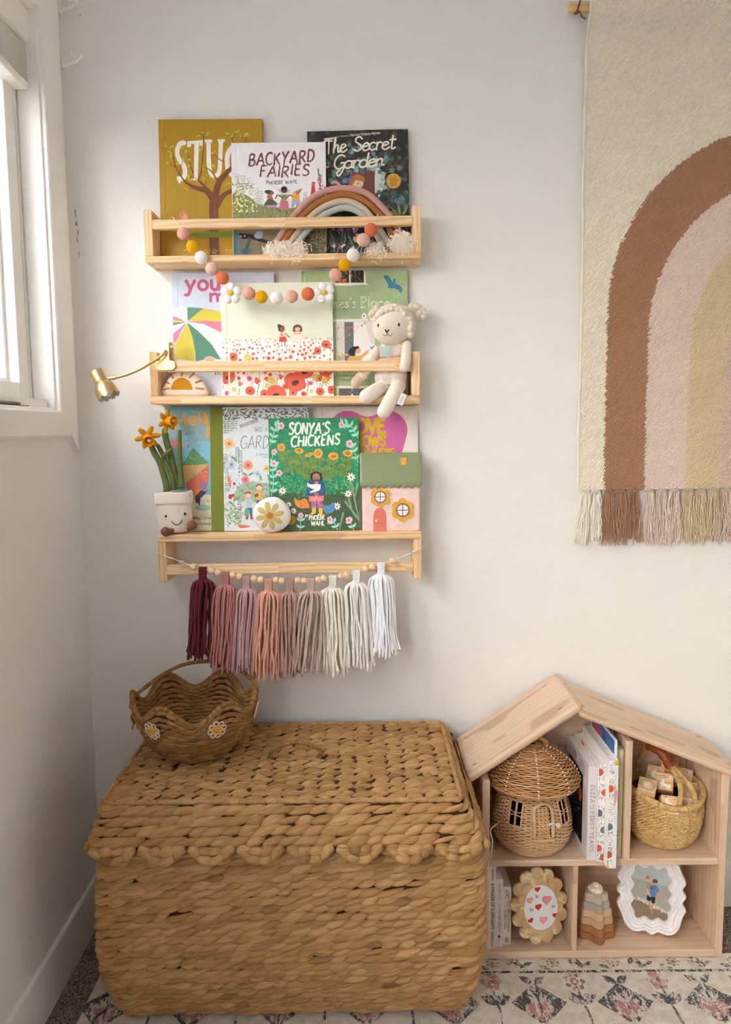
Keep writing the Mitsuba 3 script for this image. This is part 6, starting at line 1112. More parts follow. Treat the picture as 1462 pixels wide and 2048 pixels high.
tq = Zl(845, 1630, -0.134); put('sewn_tag', chamfer_box((-.0066, -.0004, -.0140), (.0066, .0004, .0140), .0003), 'mat_cloth', '#e9e8e6', smooth=False, parent=lb, M=move(*tq) @ rot((0, 1, 0), 24), label='white sewn-in tag'); 
for k in range(3): put('tag_print', trimesh.creation.box(bounds=[(-.0035 + .0025 * k, -.0008, -.010), (-.0026 + .0025 * k, -.0005, .009)]), 'mat_matte', '#a9b3bd', smooth=False, parent=lb, M=move(*tq) @ rot((0, 1, 0), 24))
# ------------------------------------------------------------------ things in the house-shaped bookcase
# wicker mushroom house
mh = thing('wicker_mushroom_house', 'rattan mushroom-shaped lantern house with a domed cap and little door in the bookcase', 'lantern')
ZA = lambda x, y, Y: at_y(940 + x / 4.569, 1450 + y / 4.569, Y)
MC = np.array([ZA(572, 800, -0.152)[0] - 0.002, -0.152, HSH + 0.001]); MY = 0.93
BP = np.array([(0.070, 0.0), (0.084, 0.012), (0.096, 0.030), (0.102, 0.050), (0.1005, 0.080), (0.094, 0.110), (0.086, 0.135), (0.082, 0.152), (0.082, 0.170)])
CP = np.array([(0.094, 0.158), (0.112, 0.160), (0.1195, 0.168), (0.1200, 0.178), (0.112, 0.198), (0.096, 0.218), (0.072, 0.236), (0.044, 0.249), (0.016, 0.255), (0.002, 0.256)])
br_ = lambda z: np.interp(z, BP[:, 1], BP[:, 0])
def mpt(a, r, z): r = r * 0.93; return np.stack(np.broadcast_arrays(MC[0] + r * np.sin(a), MC[1] - r * np.cos(a) * MY, MC[2] + z), -1)     # a = 0 faces the room
HOLES = [(math.radians(-37), 0.0170, 0.083, 0.140), (math.radians(46), 0.0170, 0.083, 0.140), (math.radians(6), 0.0205, 0.062, 0.138)]      # angle, half width, z0, z1; the last is the door
def hole_half(k, z):
    a, h, z0, z1 = HOLES[k]
    if not z0 <= z <= z1: return 0.0
    if k == 2 and z > z1 - h: return math.sqrt(max(0.0, h * h - (z - z1 + h) ** 2))
    return h
def wicker_row(z, r, i, ns, amp, holes, rad):
    spans = [(-np.pi, np.pi)]
    if holes:
        for k in range(3):
            h = hole_half(k, z)
            if h > 0:
                a0 = HOLES[k][0]; d = h / r; spans = [q for s0, s1 in spans for q in ((s0, min(s1, a0 - d)), (max(s0, a0 + d), s1)) if q[1] - q[0] > 0.02]
    out = []
    for s0, s1 in spans:
        a = np.linspace(s0, s1, max(6, int((s1 - s0) / (2 * np.pi) * ns * 5))); rr = r + amp * np.cos(ns / 2 * a + np.pi * (i % 2)); out.append(tube(mpt(a, rr, z + 0.0006 * np.sin(a * 9 + i)), rad, 5))
    return out
nb = 40
for i in range(nb):
    z = 0.003 + i * 0.168 / nb; mb = MB()
    for m, uv in wicker_row(z, br_(z), i, 44, 0.0016, True, 0.0020): mb.add(m, uv)
    m, uv, _ = mb.arrays(); put('woven_row', m, 'mat_rattan', smooth=True, uv=uv, parent=mh)
for k in range(44):
    a = 2 * np.pi * k / 44 + np.pi / 44; zz = np.linspace(0.002, 0.168, 24); keep = [all(abs((a - HOLES[j][0] + np.pi) % (2 * np.pi) - np.pi) * br_(z) >= hole_half(j, z) for j in range(3)) for z in zz]
    run = [i for i in range(24) if keep[i]]
    for seg in np.split(np.array(run), np.where(np.diff(run) > 1)[0] + 1):
        if len(seg) > 2: m, uv = tube(mpt(a, br_(zz[seg]) - 0.001, zz[seg]), 0.0015, 5); put('stake', m, 'mat_rattan', smooth=True, uv=uv, parent=mh)
P = np.array([mpt(np.linspace(-np.pi, np.pi, 181), br_(z) - 0.0042, z) for z in np.linspace(0.001, 0.168, 56)]); gm = grid_surface(P); cf = np.asarray(gm.triangles_center) - MC
aa = np.arctan2(cf[:, 0], -cf[:, 1] / MY); kill = np.zeros(len(cf), bool)
for k in range(3): hh = np.array([hole_half(k, z) for z in cf[:, 2]]); kill |= np.abs((aa - HOLES[k][0] + np.pi) % (2 * np.pi) - np.pi) * br_(cf[:, 2]) < hh
gm = trimesh.Trimesh(gm.vertices, gm.faces[~kill], process=False); put('lining', gm, 'mat_matte', '#4a3421', smooth=True, parent=mh, label='dark inside of the wicker wall')
put('floor_disc', trimesh.creation.cylinder(0.069, 0.002, sections=40), 'mat_matte', '#4a3421', smooth=False, parent=mh, M=move(*(MC + (0, 0, 0.002))) @ scl(0.93, MY * 0.93, 1))
def on_b(a, x, z, o=0.002): return mpt(a + x / br_(z), br_(z) + o, z)
for k in (0, 1):
    a, h, z0, z1 = HOLES[k]; w = tag(key_for(mh + '__window')); pr = [(-h, z0), (h, z0), (h, z1), (-h, z1)]
    q = np.array([on_b(a, x, z) for x, z in np.vstack([np.linspace(pr[i], pr[(i + 1) % 4], 12, endpoint=False) for i in range(4)])]); m, uv = tube(q, 0.0024, 6, closed=True); put('window_frame', m, 'mat_rattan', smooth=True, uv=uv, parent=w)
    for o in (-0.0016, 0.0016): m, uv = tube(np.array([on_b(a, o, z, 0) for z in np.linspace(z0, z1, 12)]), 0.0014, 5); put('window_bar', m, 'mat_rattan', smooth=True, uv=uv, parent=w)
    for o in (-0.0014, 0.0014): m, uv = tube(np.array([on_b(a, x, (z0 + z1) / 2 + o + 0.004 * abs(x) / h * np.sign(o), 0.0015) for x in np.linspace(-h, h, 10)]), 0.0013, 5); put('window_bar', m, 'mat_rattan', smooth=True, uv=uv, parent=w)
a, h, z0, z1 = HOLES[2]; dk = tag(key_for(mh + '__door'))
ar = [(-h, z) for z in np.linspace(z0, z1 - h, 14)] + [(-h * math.cos(t), z1 - h + h * math.sin(t)) for t in np.linspace(0, np.pi, 20)[1:-1]] + [(h, z) for z in np.linspace(z1 - h, z0, 14)]
m, uv = tube(np.array([on_b(a, x * 1.12, z0 + (z - z0) * 1.03, 0.0035) for x, z in ar]), 0.0042, 8, prof=wraps(0.0042, 0.25)); put('door_frame', m, 'mat_rattan', smooth=True, uv=uv, parent=dk)
m, uv = tube(np.array([on_b(a, x, z0 - 0.006, 0.0035) for x in np.linspace(-h * 1.25, h * 1.25, 16)]), 0.0042, 8, prof=wraps(0.0042, 0.25)); put('door_sill', m, 'mat_rattan', smooth=True, uv=uv, parent=dk)
for i in range(17):
    z = z0 + 0.002 + i * (z1 - z0 - 0.005) / 17; hh = min(hole_half(2, z), h) * 0.93 - 0.002
    if hh > 0.003: x = np.linspace(-hh, hh, 30); m, uv = tube(np.array([on_b(a, q - 0.001, z, 0.0008 + 0.0014 * math.cos(q * 620 + np.pi * i)) for q in x]), 0.0019, 5); put('door_row', m, 'mat_rattan', smooth=True, uv=uv, parent=dk)
for x in (-0.010, -0.001, 0.008): m, uv = tube(np.array([on_b(a, x, z, 0.0005) for z in np.linspace(z0, z1 - 0.006, 12)]), 0.0022, 6); put('door_stake', m, 'mat_rattan', smooth=True, uv=uv, parent=dk)
kb = on_b(a, 0.036, 0.090, 0.008); m, uv = tube(spline([on_b(a, 0.012, 0.0945, 0.004), on_b(a, 0.024, 0.096, 0.007), kb], 20), 0.0013, 6); put('door_string', m, 'mat_matte', '#dfe0ee', smooth=True, parent=dk, label='white string')
for j in range(5): d = np.array([math.cos(j * 1.3), -0.6, math.sin(j * 1.3)]) * 0.006; p0 = on_b(a, 0.012, 0.0945, 0.004); put('string_end', tube(np.array([p0, p0 + d]), 0.0008, 5)[0], 'mat_matte', '#dfe0ee', smooth=True, parent=dk)
put('wooden_bead', ball(0.0064, 3, kb), 'mat_satin', '#e0cdb4', smooth=True, parent=dk); put('wooden_bead', ball(0.0062, 3, mpt(math.radians(86), br_(0.15) + 0.008, 0.142)), 'mat_satin', '#d9c6ae', smooth=True, parent=mh)
# cap
ck = tag(mh + '__cap'); cu = np.r_[0, np.cumsum(np.linalg.norm(np.diff(CP, axis=0), axis=1))]; ncap = 38
cr = lambda s: (np.interp(s, cu, CP[:, 0]), np.interp(s, cu, CP[:, 1]))
for i in range(ncap):
    s = 0.004 + (cu[-1] - 0.010) * (i + .5) / ncap; r, z = cr(s); mb = MB(); dn = np.array(cr(s + .002)) - np.array(cr(s - .002)); ns = 40 if r > 0.05 else 20
    for m, uv in wicker_row(z, r, i, ns, 0.0014, False, 0.0021): mb.add(m, uv)
    m, uv, _ = mb.arrays(); put('cap_row', m, 'mat_rattan_dark' if i % 5 else 'mat_rattan', smooth=True, uv=uv, parent=ck)
P = np.array([mpt(np.linspace(-np.pi, np.pi, 97), max(cr(s)[0] - 0.004, 0.0003), cr(s)[1] - 0.001) for s in np.linspace(0, cu[-1], 40)]); put('cap_lining', grid_surface(P), 'mat_matte', '#4a3421', smooth=True, parent=ck, label='dark core of the cap')
for k in range(9):
    a = math.radians(-4 + 40 * k); mb = MB()
    for i in range(2, ncap - 4):
        s = 0.004 + (cu[-1] - 0.010) * (i + .5) / ncap; r, z = cr(s)
        if i % 2 == 0: mb.add(ball(0.0018, 1, mpt(a, r + 0.0026, z + 0.0012), (1, 1, 1.35)))
    put('white_stitching', mb.arrays()[0], 'mat_matte', '#eee4d6', smooth=True, parent=ck, label='dotted line of white stitches')
hp = spline([mpt(math.radians(-88), 0.034, 0.250), mpt(math.radians(-88), 0.030, 0.264), MC + (-0.004, 0.012, 0.272), mpt(math.radians(88), 0.030, 0.264), mpt(math.radians(88), 0.034, 0.250)], 60)
m, uv = tube(hp, 0.0062, 10, prof=wraps(0.004, 0.16)); put('cap_handle', m, 'mat_rattan_dark', smooth=True, uv=uv, parent=ck)

# upright books
GB_ = 'upright books beside the wicker mushroom house'
def upright(label, x0, x1, yf, depth, zt, col, art=None, spine=None, group=GB_, z0=None, lean=0.0, cover=None, soft=False):
    """A book standing with its spine to the room. art: print on the spine (Art over w x h); cover: print on its left cover."""
    k = thing('upright_book', label, 'book', group); z0 = (HSH if z0 is None else z0) + 0.0006; h = zt - z0; w = x1 - x0
    M = move(x0, yf, z0) @ rot((0, 1, 0), lean); c = min(0.0022, w * .25)
    put('left_cover', trimesh.creation.box(bounds=[(0, 0.001, 0), (c, depth, h)]), 'mat_print', cover[0] if cover else col, smooth=False, parent=k, M=M); put('right_cover', trimesh.creation.box(bounds=[(w - c, 0.001, 0), (w, depth, h)]), 'mat_print', col, smooth=False, parent=k, M=M)
    put('spine', chamfer_box((0, -0.0012, 0), (w, 0.0012, h), 0.0008), 'mat_print', spine or col, smooth=False, parent=k, M=M); put('page_block', trimesh.creation.box(bounds=[(c, 0.0012, 0.002), (w - c, depth - 0.003, h - 0.002)]), 'mat_matte', '#ece8e2', smooth=False, parent=k, M=M)
    if art: m, cc = art.mesh(w, h); put('spine_print', m, 'mat_print', cc, smooth=False, parent=k, M=M @ frame((0, -0.0013, 0), (1, 0, 0), (0, 0, 1), (0, -1, 0)), label='printed spine')
    if cover: m, cc = cover[1].mesh(depth - 0.002, h); put('cover_print', m, 'mat_print', cc, smooth=False, parent=k, M=M @ frame((-0.0001, depth, 0), (0, -1, 0), (0, 0, 1), (-1, 0, 0)), label='printed cover')
    return k
def xs(px, py, Y): return at_y(px, py, Y)[0]
g = rng(120)
# album with dark photographs
cv = Art(0, 0, 190, 232); cv.add(sbox(20, 40, 150, 215), '#1c1d19')
for i in range(70): x, y = g.uniform(22, 145), g.uniform(45, 210); cv.add(leaf(x, y, g.uniform(0, 360), g.uniform(6, 16), 4), ['#3f4a35', '#6a7358', '#2a2f24', '#8d9478', '#4a3a2e'][g.integers(5)])
cv.add(ell(128, 95, 16, 22), '#b5623a'); cv.add([sbox(40, 8, 90, 26), sbox(120, 8, 160, 40)], '#b5a9b0')
s1 = Art(0, 0, 20, 232); s1.add(printed("ELIZA'S FIRST YEARS", 5.6, 44, 9.6, 165, False, 90), '#8d8894')
xa = xs(1174, 1640, -0.226); upright('white photo album with a dark photograph on its cover, nearest the mushroom house', xa, xa + 0.0215, -0.228, 0.190, 0.494, '#ddd7da', s1, cover=('#d5ccd0', cv))
# two books with a sun pattern
def sunspine(w, h, seed, off=0):
    a = Art(0, 0, w, h); q = rng(seed)
    for i, (y, c) in enumerate(((18, '#c9573f'), (68, '#cf5f45'), (118, '#5d7079'), (160, '#6a7f86'), (205, '#c9573f'), (228, '#b5604a'))):
        x = (w * 1.0 if (i + off) % 2 else w * 0.1); a.add(circ(x, y, 9, 6), c)
        for k in range(16): b = 2 * np.pi * k / 16; a.add(stroke([(x + 13 * math.cos(b), y + 13 * math.sin(b)), (x + 20 * math.cos(b), y + 20 * math.sin(b))], 1.1, False), '#4d4d55')
    for k in range(24): y = q.uniform(0, h); a.add(stroke([(q.uniform(0, w), y), (q.uniform(0, w), y + 3)], .9, False), '#6a6a72')
    return a
def suncover():
    a = Art(0, 0, 190, 240); q = rng(5); a.add(sbox(0, 30, 120, 62), '#2f5a92'); scatter(a, q, 60, (0, 35, 120, 62), lambda g, x, y: circ(x, y, g.uniform(1, 3)), ['#1d3a6a', '#4f86b5', '#16304f'])
    for x, y in ((150, 20), (120, 90), (60, 10), (165, 130)): a.add(circ(x, y, 12, 6), '#c9573f')
    return a
xb = xa + 0.0222; upright('thin white book with red and blue suns on its spine', xb, xb + 0.0150, -0.236, 0.196, 0.502, '#eeeae6', sunspine(15, 240, 1), cover=('#e9e5e2', suncover()))
s3 = sunspine(20, 262, 2, 1); s3.add(sbox(11.5, 0, 20, 262), '#e8e8ee'); s3.add(sbox(11.5, 0, 20, 12), '#d9b352'); s3.add(P_([(11.5, 60), (16, 64), (19.5, 76), (19.5, 92), (16, 104), (11.5, 110)], True), '#d9a8a2'); s3.add([sbox(11.5, 138, 20, 138.8), sbox(11.5, 180, 20, 180.8)], '#55606a'); s3.add(P_([(0, 240), (5, 262), (0, 262)]), '#d9b352')
xc_ = xb + 0.0156; upright('white book with suns and a pink half circle on its spine, sticking out furthest', xc_, xc_ + 0.0205, -0.262, 0.215, 0.524, '#f0eeec', s3)
pc2 = Art(0, 0, 200, 300); pc2.add(sbox(6, 4, 194, 296), '#3f6fb0'); pc2.add(sbox(20, 20, 90, 150), '#c03a5a'); pc2.add([sbox(120, 40, 180, 60), sbox(120, 75, 188, 120), sbox(110, 140, 190, 170)], '#d9c0a8'); pc2.add([sbox(100, 20, 130, 50), sbox(140, 60, 175, 90)], '#2a4f9a'); pc2.add(sbox(118, 125, 190, 138), '#8a4a4a')
pc2.add(ell(112, 118, 30, 44), '#b5795a'); pc2.add(P_([(80, 110), (84, 70), (112, 55), (140, 72), (144, 110), (130, 85), (98, 84)], True), '#2d211c'); pc2.add(sbox(84, 160, 150, 296), '#5aa0c9'); pc2.add([ell(104, 118, 4, 3), ell(126, 118, 4, 3)], '#2a1c18'); pc2.add(stroke([(104, 136), (114, 140), (124, 135)], 2.5), '#7d4a3a')
xd = xc_ + 0.0212; upright('tall thin magazine with a colourful photo cover', xd, xd + 0.0046, -0.236, 0.190, 0.560, '#dff0f2', cover=('#e9edf0', pc2))
pc3 = Art(0, 0, 120, 300); pc3.add(sbox(4, 4, 116, 296), '#3a2320'); scatter(pc3, g, 50, (6, 6, 112, 200), lambda g, x, y: ell(x, y, g.uniform(3, 9), g.uniform(5, 14), g.uniform(0, 90)), ['#6a3f2a', '#8d5a3a', '#4a2a28', '#b58a62', '#241616'])
upright('tall dark book with a brown photo cover standing behind the sun books', xb + 0.006, xb + 0.0125 + 0.006, -0.038 - 0.105 + 0.11, 0.0 + 0.001, 0.3, '#3a2320') if False else upright('tall dark picture book standing behind the magazine', xd + 0.0052, xd + 0.0090, -0.190, 0.150, 0.572, '#5a3a32', cover=('#3a2320', pc3))
s4 = Art(0, 0, 17, 268); s4.add(printed('stories for bedtime', 5, 60, 6, 120, False, 90), '#b5a05f') if False else s4.add([sbox(5, 22, 11, 40), sbox(6, 70, 10, 150), sbox(6, 200, 10, 216), sbox(7, 222, 10, 240)], '#b9ac78')
xe = xd + 0.0096; upright('cream yellow cloth-bound book beside the divider', xe, min(xe + 0.0175, ux - 0.0088), -0.214, 0.180, 0.528, '#cfc9a6', s4)

# seagrass basket full of wooden blocks
sb = thing('seagrass_basket', 'golden seagrass basket with a leather-wrapped handle holding wooden blocks', 'basket')
ZC = lambda x, y, Y: at_y(1240 + x / 6.586, 1470 + y / 6.586, Y)
SC = np.array([0.7310, -0.1300, HSH + 0.0012]); SP = np.array([(0.056, 0.0), (0.070, 0.010), (0.083, 0.030), (0.090, 0.060), (0.0925, 0.090), (0.091, 0.112), (0.088, 0.132)])
sr = lambda z: np.interp(z, SP[:, 1], SP[:, 0])
def rimz(a): return 0.128 + 0.010 * np.cos(2 * (a - math.radians(100))) * -1
def spt(a, r, z): return np.stack(np.broadcast_arrays(SC[0] + r * np.cos(a), SC[1] + r * np.sin(a) * 0.98, SC[2] + z), -1)
aa = np.linspace(0, 2 * np.pi, 97); put('lining', grid_surface(np.array([spt(aa, sr(t * rimz(aa)) - 0.004, t * rimz(aa)) for t in np.linspace(0, 1, 14)])), 'mat_matte', '#6a4c2a', smooth=True, parent=sb, label='dark inside of the basket wall')
put('base', trimesh.creation.cylinder(0.056, 0.003, sections=36), 'mat_matte', '#8a6a3e', smooth=False, parent=sb, M=move(*(SC + (0, 0, 0.0015))))
nsr = 30
for i in range(nsr):
    t = (i + .5) / nsr; a = np.linspace(0, 2 * np.pi, 160, endpoint=False); z = np.maximum(0.003, t * (rimz(a) - 0.004)); p = spt(a, sr(z) - 0.0016 + 0.0012 * np.cos(24 * a), z); n = np.stack([np.cos(a), np.sin(a), 0 * a - 0.2], -1)
    m, uv = course(p, n, 0.0118, 0.0150, 0.0058, 0.0032, 900 + i, tilt=13, stations=5, arc=4, start=0.5 * (i % 2)); put('woven_course', m, 'mat_seagrass', smooth=True, uv=uv, parent=sb)
a = np.linspace(0, 2 * np.pi, 560, endpoint=False); m, uv = tube(spt(a, sr(rimz(a)) + 0.001, rimz(a)), 0.0078, 9, closed=True, prof=wraps(0.0046, 0.16)); put('rim', m, 'mat_seagrass', smooth=True, uv=uv * (1 / 0.0046, 1), parent=sb, label='thick wrapped rim')
r0, r1 = ZC(775, 950, SC[1] - 0.088), ZC(1015, 925, SC[1] - 0.075); r0[2] = SC[2] + 0.120; r1[2] = SC[2] + 0.120
gt = ZC(645, 390, -0.150); apex = ZC(470, 180, -0.125)
for q in (r0, r1):
    m, uv = tube(spline([q, q + (gt - q) * .45 + (0.010, -0.010, 0.008), gt + (0.004, -0.002, 0)], 240), 0.0062, 8, prof=wraps(0.0040, 0.16)); put('handle_cord', m, 'mat_seagrass', smooth=True, uv=uv * (1 / 0.0046, 1), parent=sb)
bk1 = spt(math.radians(118), 0.088, 0.120); m, uv = tube(spline([bk1, bk1 + (0.004, -0.004, 0.05), apex + (-.008, .02, 0.002)], 120), 0.0062, 8, prof=wraps(0.0040, 0.16)); put('handle_cord', m, 'mat_seagrass', smooth=True, uv=uv * (1 / 0.0046, 1), parent=sb)
gp = spline([apex + (-.010, .022, -0.002), apex, ZC(570, 260, -0.140), gt, gt + (0.003, -.002, -.006)], 60); put('leather_grip', tube(gp, np.interp(np.linspace(0, 1, 60), [0, .5, 1], [.0100, .0118, .0108]), 14, prof=lambda u, a: 1 + 0.05 * np.sin(a * 3 + u * 260))[0], 'mat_satin', '#8c4526', smooth=True, parent=sb, label='red-brown leather grip')
put('grip_stitch', tube(np.array([q + (0.0055, -0.0092, 0.002) for q in gp[18:52]]), 0.0008, 5)[0], 'mat_matte', '#5d2a16', smooth=True, parent=sb)
def wood_block(label, c, s, Rm, art):
    k = thing('wooden_block', label, 'toy block', 'wooden blocks in the seagrass basket'); m, uv = wood_mesh(rb_(-s / 2, s / 2, -s / 2, s / 2, -s / 2, s / 2, 0.0025), 0); M = np.eye(4); M[:3, :3] = Rm[:3, :3]; M[:3, 3] = c
    put('cube', m, 'mat_pine', smooth=False, uv=uv, parent=k, M=M)
    for face, a in art:
        x, y, z = {'top': ((1, 0, 0), (0, 1, 0), (0, 0, 1)), 'front': ((1, 0, 0), (0, 0, 1), (0, -1, 0)), 'right': ((0, 1, 0), (0, 0, 1), (1, 0, 0))}[face]; x, y, z = map(np.array, (x, y, z))
        mm, cc = a.mesh(s, s); put('face_print', mm, 'mat_print', cc, smooth=False, parent=k, M=M @ frame(-x * s / 2 - y * s / 2 + z * s / 2, x, y, z), label='printed picture')
    return k
def fa(): return Art(0, 0, 100, 100)
fl_ = fa()
for k in range(44): b = 2 * np.pi * k / 44; fl_.add(stroke([(50 + 30 * math.cos(b), 50 + 30 * math.sin(b)), (50 + (42 + 3 * (k % 2)) * math.cos(b), 50 + (42 + 3 * (k % 2)) * math.sin(b))], 1.4, False), '#7d5a2e')
for k in range(4): fl_.add(circ(50 + 12 * math.cos(k * 1.571 + .5), 50 + 12 * math.sin(k * 1.571 + .5), 11), '#eee8da')
hx = fa(); 
for i in range(7):
    for j in range(6): hx.add(circ(10 + 14 * i + 7 * (j % 2), 12 + 15 * j, 6.5, 2).difference(circ(10 + 14 * i + 7 * (j % 2), 12 + 15 * j, 5.2, 2)), '#a08a70')
tk = fa(); tk.add(P_([(12, 80), (12, 56), (30, 56), (38, 40), (52, 40), (52, 62), (88, 62), (88, 80)]), '#efeae0'); tk.add([circ(30, 82, 9), circ(72, 82, 9)], '#efeae0'); tk.add([stroke([(14, 20), (60, 14)], 2), stroke([(20, 30), (70, 24)], 2)], '#7d5a2e'); tk.add(circ(80, 18, 8), '#efeae0')
gf = fa(); gf.add(P_([(20, 25), (34, 18), (40, 34), (54, 44), (78, 60), (92, 92), (78, 92), (70, 76), (50, 70), (42, 92), (32, 92), (36, 60), (24, 40)], True), '#efeae0'); gf.add([stroke([(20, 14), (34, 8)], 3), stroke([(60, 20), (76, 22)], 3)], '#7d5a2e')
nm = fa(); nm.add(printed('16', 52, 92, 34, 34, False), '#f0ebe2'); nm.add(stroke([(8, 96), (30, 92), (46, 84)], 4), '#f0ebe2')
for i in range(40): nm.add(stroke([(8 + 2.2 * i, 12 + (i * 7) % 40), (9 + 2.2 * i, 22 + (i * 7) % 40)], .7, False), '#a9825a')
sn = fa(); sn.add(circ(50, 56, 22, 6), '#efeae0'); 
for k in range(24): b = 2 * np.pi * k / 24; sn.add(stroke([(50 + 28 * math.cos(b), 56 + 28 * math.sin(b)), (50 + 44 * math.cos(b), 56 + 44 * math.sin(b))], 1.5, False), '#7d5a2e')
tr = fa(); tr.add(P_([(30, 95), (50, 20), (72, 95)]), '#efeae0')
E3 = lambda ax, ay, az: rot((0, 0, 1), az) @ rot((1, 0, 0), ax) @ rot((0, 1, 0), ay)
BS_ = 0.042
wood_block('wooden block with a white four-petal flower in a ring of rays', ZC(350, 690, -0.165) + (0, 0, -0.008), BS_, E3(22, 8, -28), [('top', fl_), ('front', hx), ('right', hx)])
wood_block('wooden block with a small white truck, behind the handle cord', ZC(585, 620, -0.128) + (0, 0, -0.004), BS_, E3(52, 0, -24), [('top', tk)])
wood_block('wooden block with a white giraffe leaning on the front rim', ZC(650, 880, -0.192) + (0, 0, -0.010), BS_, E3(56, 4, -18), [('top', gf)])
wood_block('wooden block with the white number 16 at the right rim', ZC(1010, 740, -0.125) + (-0.0145, 0, -0.004), BS_, E3(48, 24, -22), [('top', nm)])
wood_block('wooden block with a white sun, half hidden behind the flower block', ZC(480, 515, -0.086) + (0, 0, -0.006), BS_, E3(50, 0, -34), [('top', sn)])
wood_block('wooden block with white dots at the back right of the basket', ZC(820, 540, -0.092) + (0, 0, -0.006), BS_, E3(48, 14, -30), [('top', tk)])
wood_block('wooden block with a white triangle low between the two handle cords', ZC(890, 880, -0.158) + (0, 0, -0.012), BS_, E3(66, 10, -30), [('top', tr)])
wood_block('wooden block at the very back of the basket under the leather grip', ZC(640, 400, -0.075) + (0, 0, -0.004), BS_, E3(30, 5, -20), [('top', sn)])

# small upright books at the lower left
GS = 'small upright books in the lower left compartment'; ZD = lambda x, y, Y: at_y(950 + x / 7.31, 1720 + y / 7.31, Y); zb = HZ + 0.0185
x0 = HX0 + t + 0.0008 if False else HX0 + 0.0175 + 0.0008
e1 = Art(0, 0, 17, 212); e1.add(printed('HENKES', 6.2, 8, 6, 28, True, 90), '#2d2b2c'); e1.add(printed('A PARADE OF ELEPHANTS', 5.2, 44, 8, 118, True, 90), '#2d2b2c'); e1.add(printed('GREENWILLOW', 6.5, 168, 5.5, 38, True, 90), '#3d3b3c')
upright('tall white spine with dark capitals next to the chest', x0, x0 + 0.0172, -0.213, 0.160, 0.2435, '#dcd3ce', e1, group=GS, z0=zb)
e2 = Art(0, 0, 17, 175); e2.add(printed('MEYERS/FRAZEE', 6.5, 9, 5, 44, False, 90), '#6a6460'); e2.add(printed('Everywhere Babies', 6, 64, 7.5, 70, False, 90), '#4a4542'); e2.add(sbox(6, 144, 11, 150), '#2d2b2c'); e2.add(printed('Harcourt', 6.5, 152, 4, 15, False, 90), '#4a4542')
x1 = x0 + 0.0180; upright('white spine with small serif title, second from the chest', x1, x1 + 0.0172, -0.208, 0.150, 0.206, '#ddd6d0', e2, group=GS, z0=zb)
e3 = Art(0, 0, 21, 148); e3.add(hand('x', 8, 14, 8, .8), '#3d3835'); e3.add([stroke([(5, 12), (9, 8), (14, 14), (11, 22)], 1), stroke([(8, 18), (15, 24), (10, 30)], 1), stroke([(6, 26), (12, 20)], 1)], '#3d3835'); e3.add([sbox(4, 40, 17, 40.7), sbox(4, 46, 17, 46.7)], '#8a837d'); e3.add(printed("We're Going on", 12.4, 56, 6, 58, False, 90), '#2f2b29'); e3.add(printed('a Bear Hunt', 4.2, 60, 6, 48, False, 90), '#2f2b29'); e3.add([stroke([(6, 130), (9, 142), (11, 130), (15, 143)], 1.2)], '#2f2b29')
x2 = x1 + 0.0180; upright('short white spine with a bear hunt title, third from the chest', x2, x2 + 0.0212, -0.199, 0.110, 0.180, '#e3dcd4', e3, group=GS, z0=zb)
for k in range(6): xk = x2 - 0.004 + 0.0045 * k; upright('thin dark booklet standing behind the short white spine', xk, xk + 0.0030, -0.085 - 0.001 * k, 0.050, 0.240, '#4d4a4a', group='thin dark booklets behind the short book', z0=zb)

# scalloped frame with hearts
sf = thing('scalloped_frame', 'honey-coloured scalloped oval frame with red hearts in the lower left compartment', 'picture frame')
sc = ZD(918, 685, -0.188); hh = 0.098; Mf = frame((sc[0], -0.192, zb + 0.0985), unit((0.94, 0.22, 0)), unit((-0.02, 0.09, 1)), unit(np.cross((0.94, 0.22, 0), (-0.02, 0.09, 1)))) @ rot((0, 0, 1), 8)
def scal(rx, ry, n, amp, ph=0.0):
    q = []; 
    for k in range(n): b = 2 * np.pi * (k + ph) / n; q.append(ell(rx * math.cos(b), ry * math.sin(b), amp, amp, 0, 8))
    return shapely.union_all(q + [ell(0, 0, rx, ry, 0, 16)])
def domed(poly, z0, z1, rnd):
    """Prism with a rounded upper edge, as stacked slices."""
    cs = lambda q: m3.CrossSection([np.asarray(shapely.geometry.polygon.orient(q, 1.0).exterior.coords)[:-1]])
    parts = [cs(poly).extrude(z1 - z0 - rnd)] + [cs(poly.buffer(-rnd * (1 - math.cos(a)))).extrude(z1 - z0 - rnd + rnd * math.sin(a)) for a in (0.5, 1.0, 1.5)]
    return m3.Manifold.batch_boolean(parts, m3.OpType.Add)
def onyx(p, n, uv):
    w = fbm(p.x * 26, p.y * 26, p.z * 26); s = dr.sin((p.x * 0.6 + p.z) * 95 + w * 11); return mix(mix(L3('#d9bf95'), L3('#b8925f'), w), L3('#f0e2bd'), smoothstep(0.55, 1.0, s) * 0.55)
scene['mat_onyx'] = two(pbr(proc(onyx), 0.2, 0.5, clearcoat=0.5, clearcoat_gloss=0.9))
put('back_scallop', domed(scal(0.058, 0.079, 13, 0.0165), 0, 0.008, 0.002), 'mat_onyx', smooth=40, parent=sf, M=Mf)
put('front_scallop', domed(scal(0.047, 0.062, 13, 0.0125, .5), 0, 0.013, 0.002), 'mat_onyx', smooth=40, parent=sf, M=Mf)
ov = ell(0, 0, 0.043, 0.055, 0, 16)
put('oval_ring', domed(ell(0, 0, .0455, .0575, 0, 16), 0, 0.0150, 0.0015), 'mat_onyx', smooth=40, parent=sf, M=Mf)
fa_ = Art(-0.05, -0.06, 0.05, 0.06); fa_.zoom(1, 0, 0)
S_ = 1 / 6800.0
fz = lambda x, y: ((x - 890) * S_ * 1.04, (y - 680) * S_ * 1.0)
items = [(ov, '#e6e3e4')]
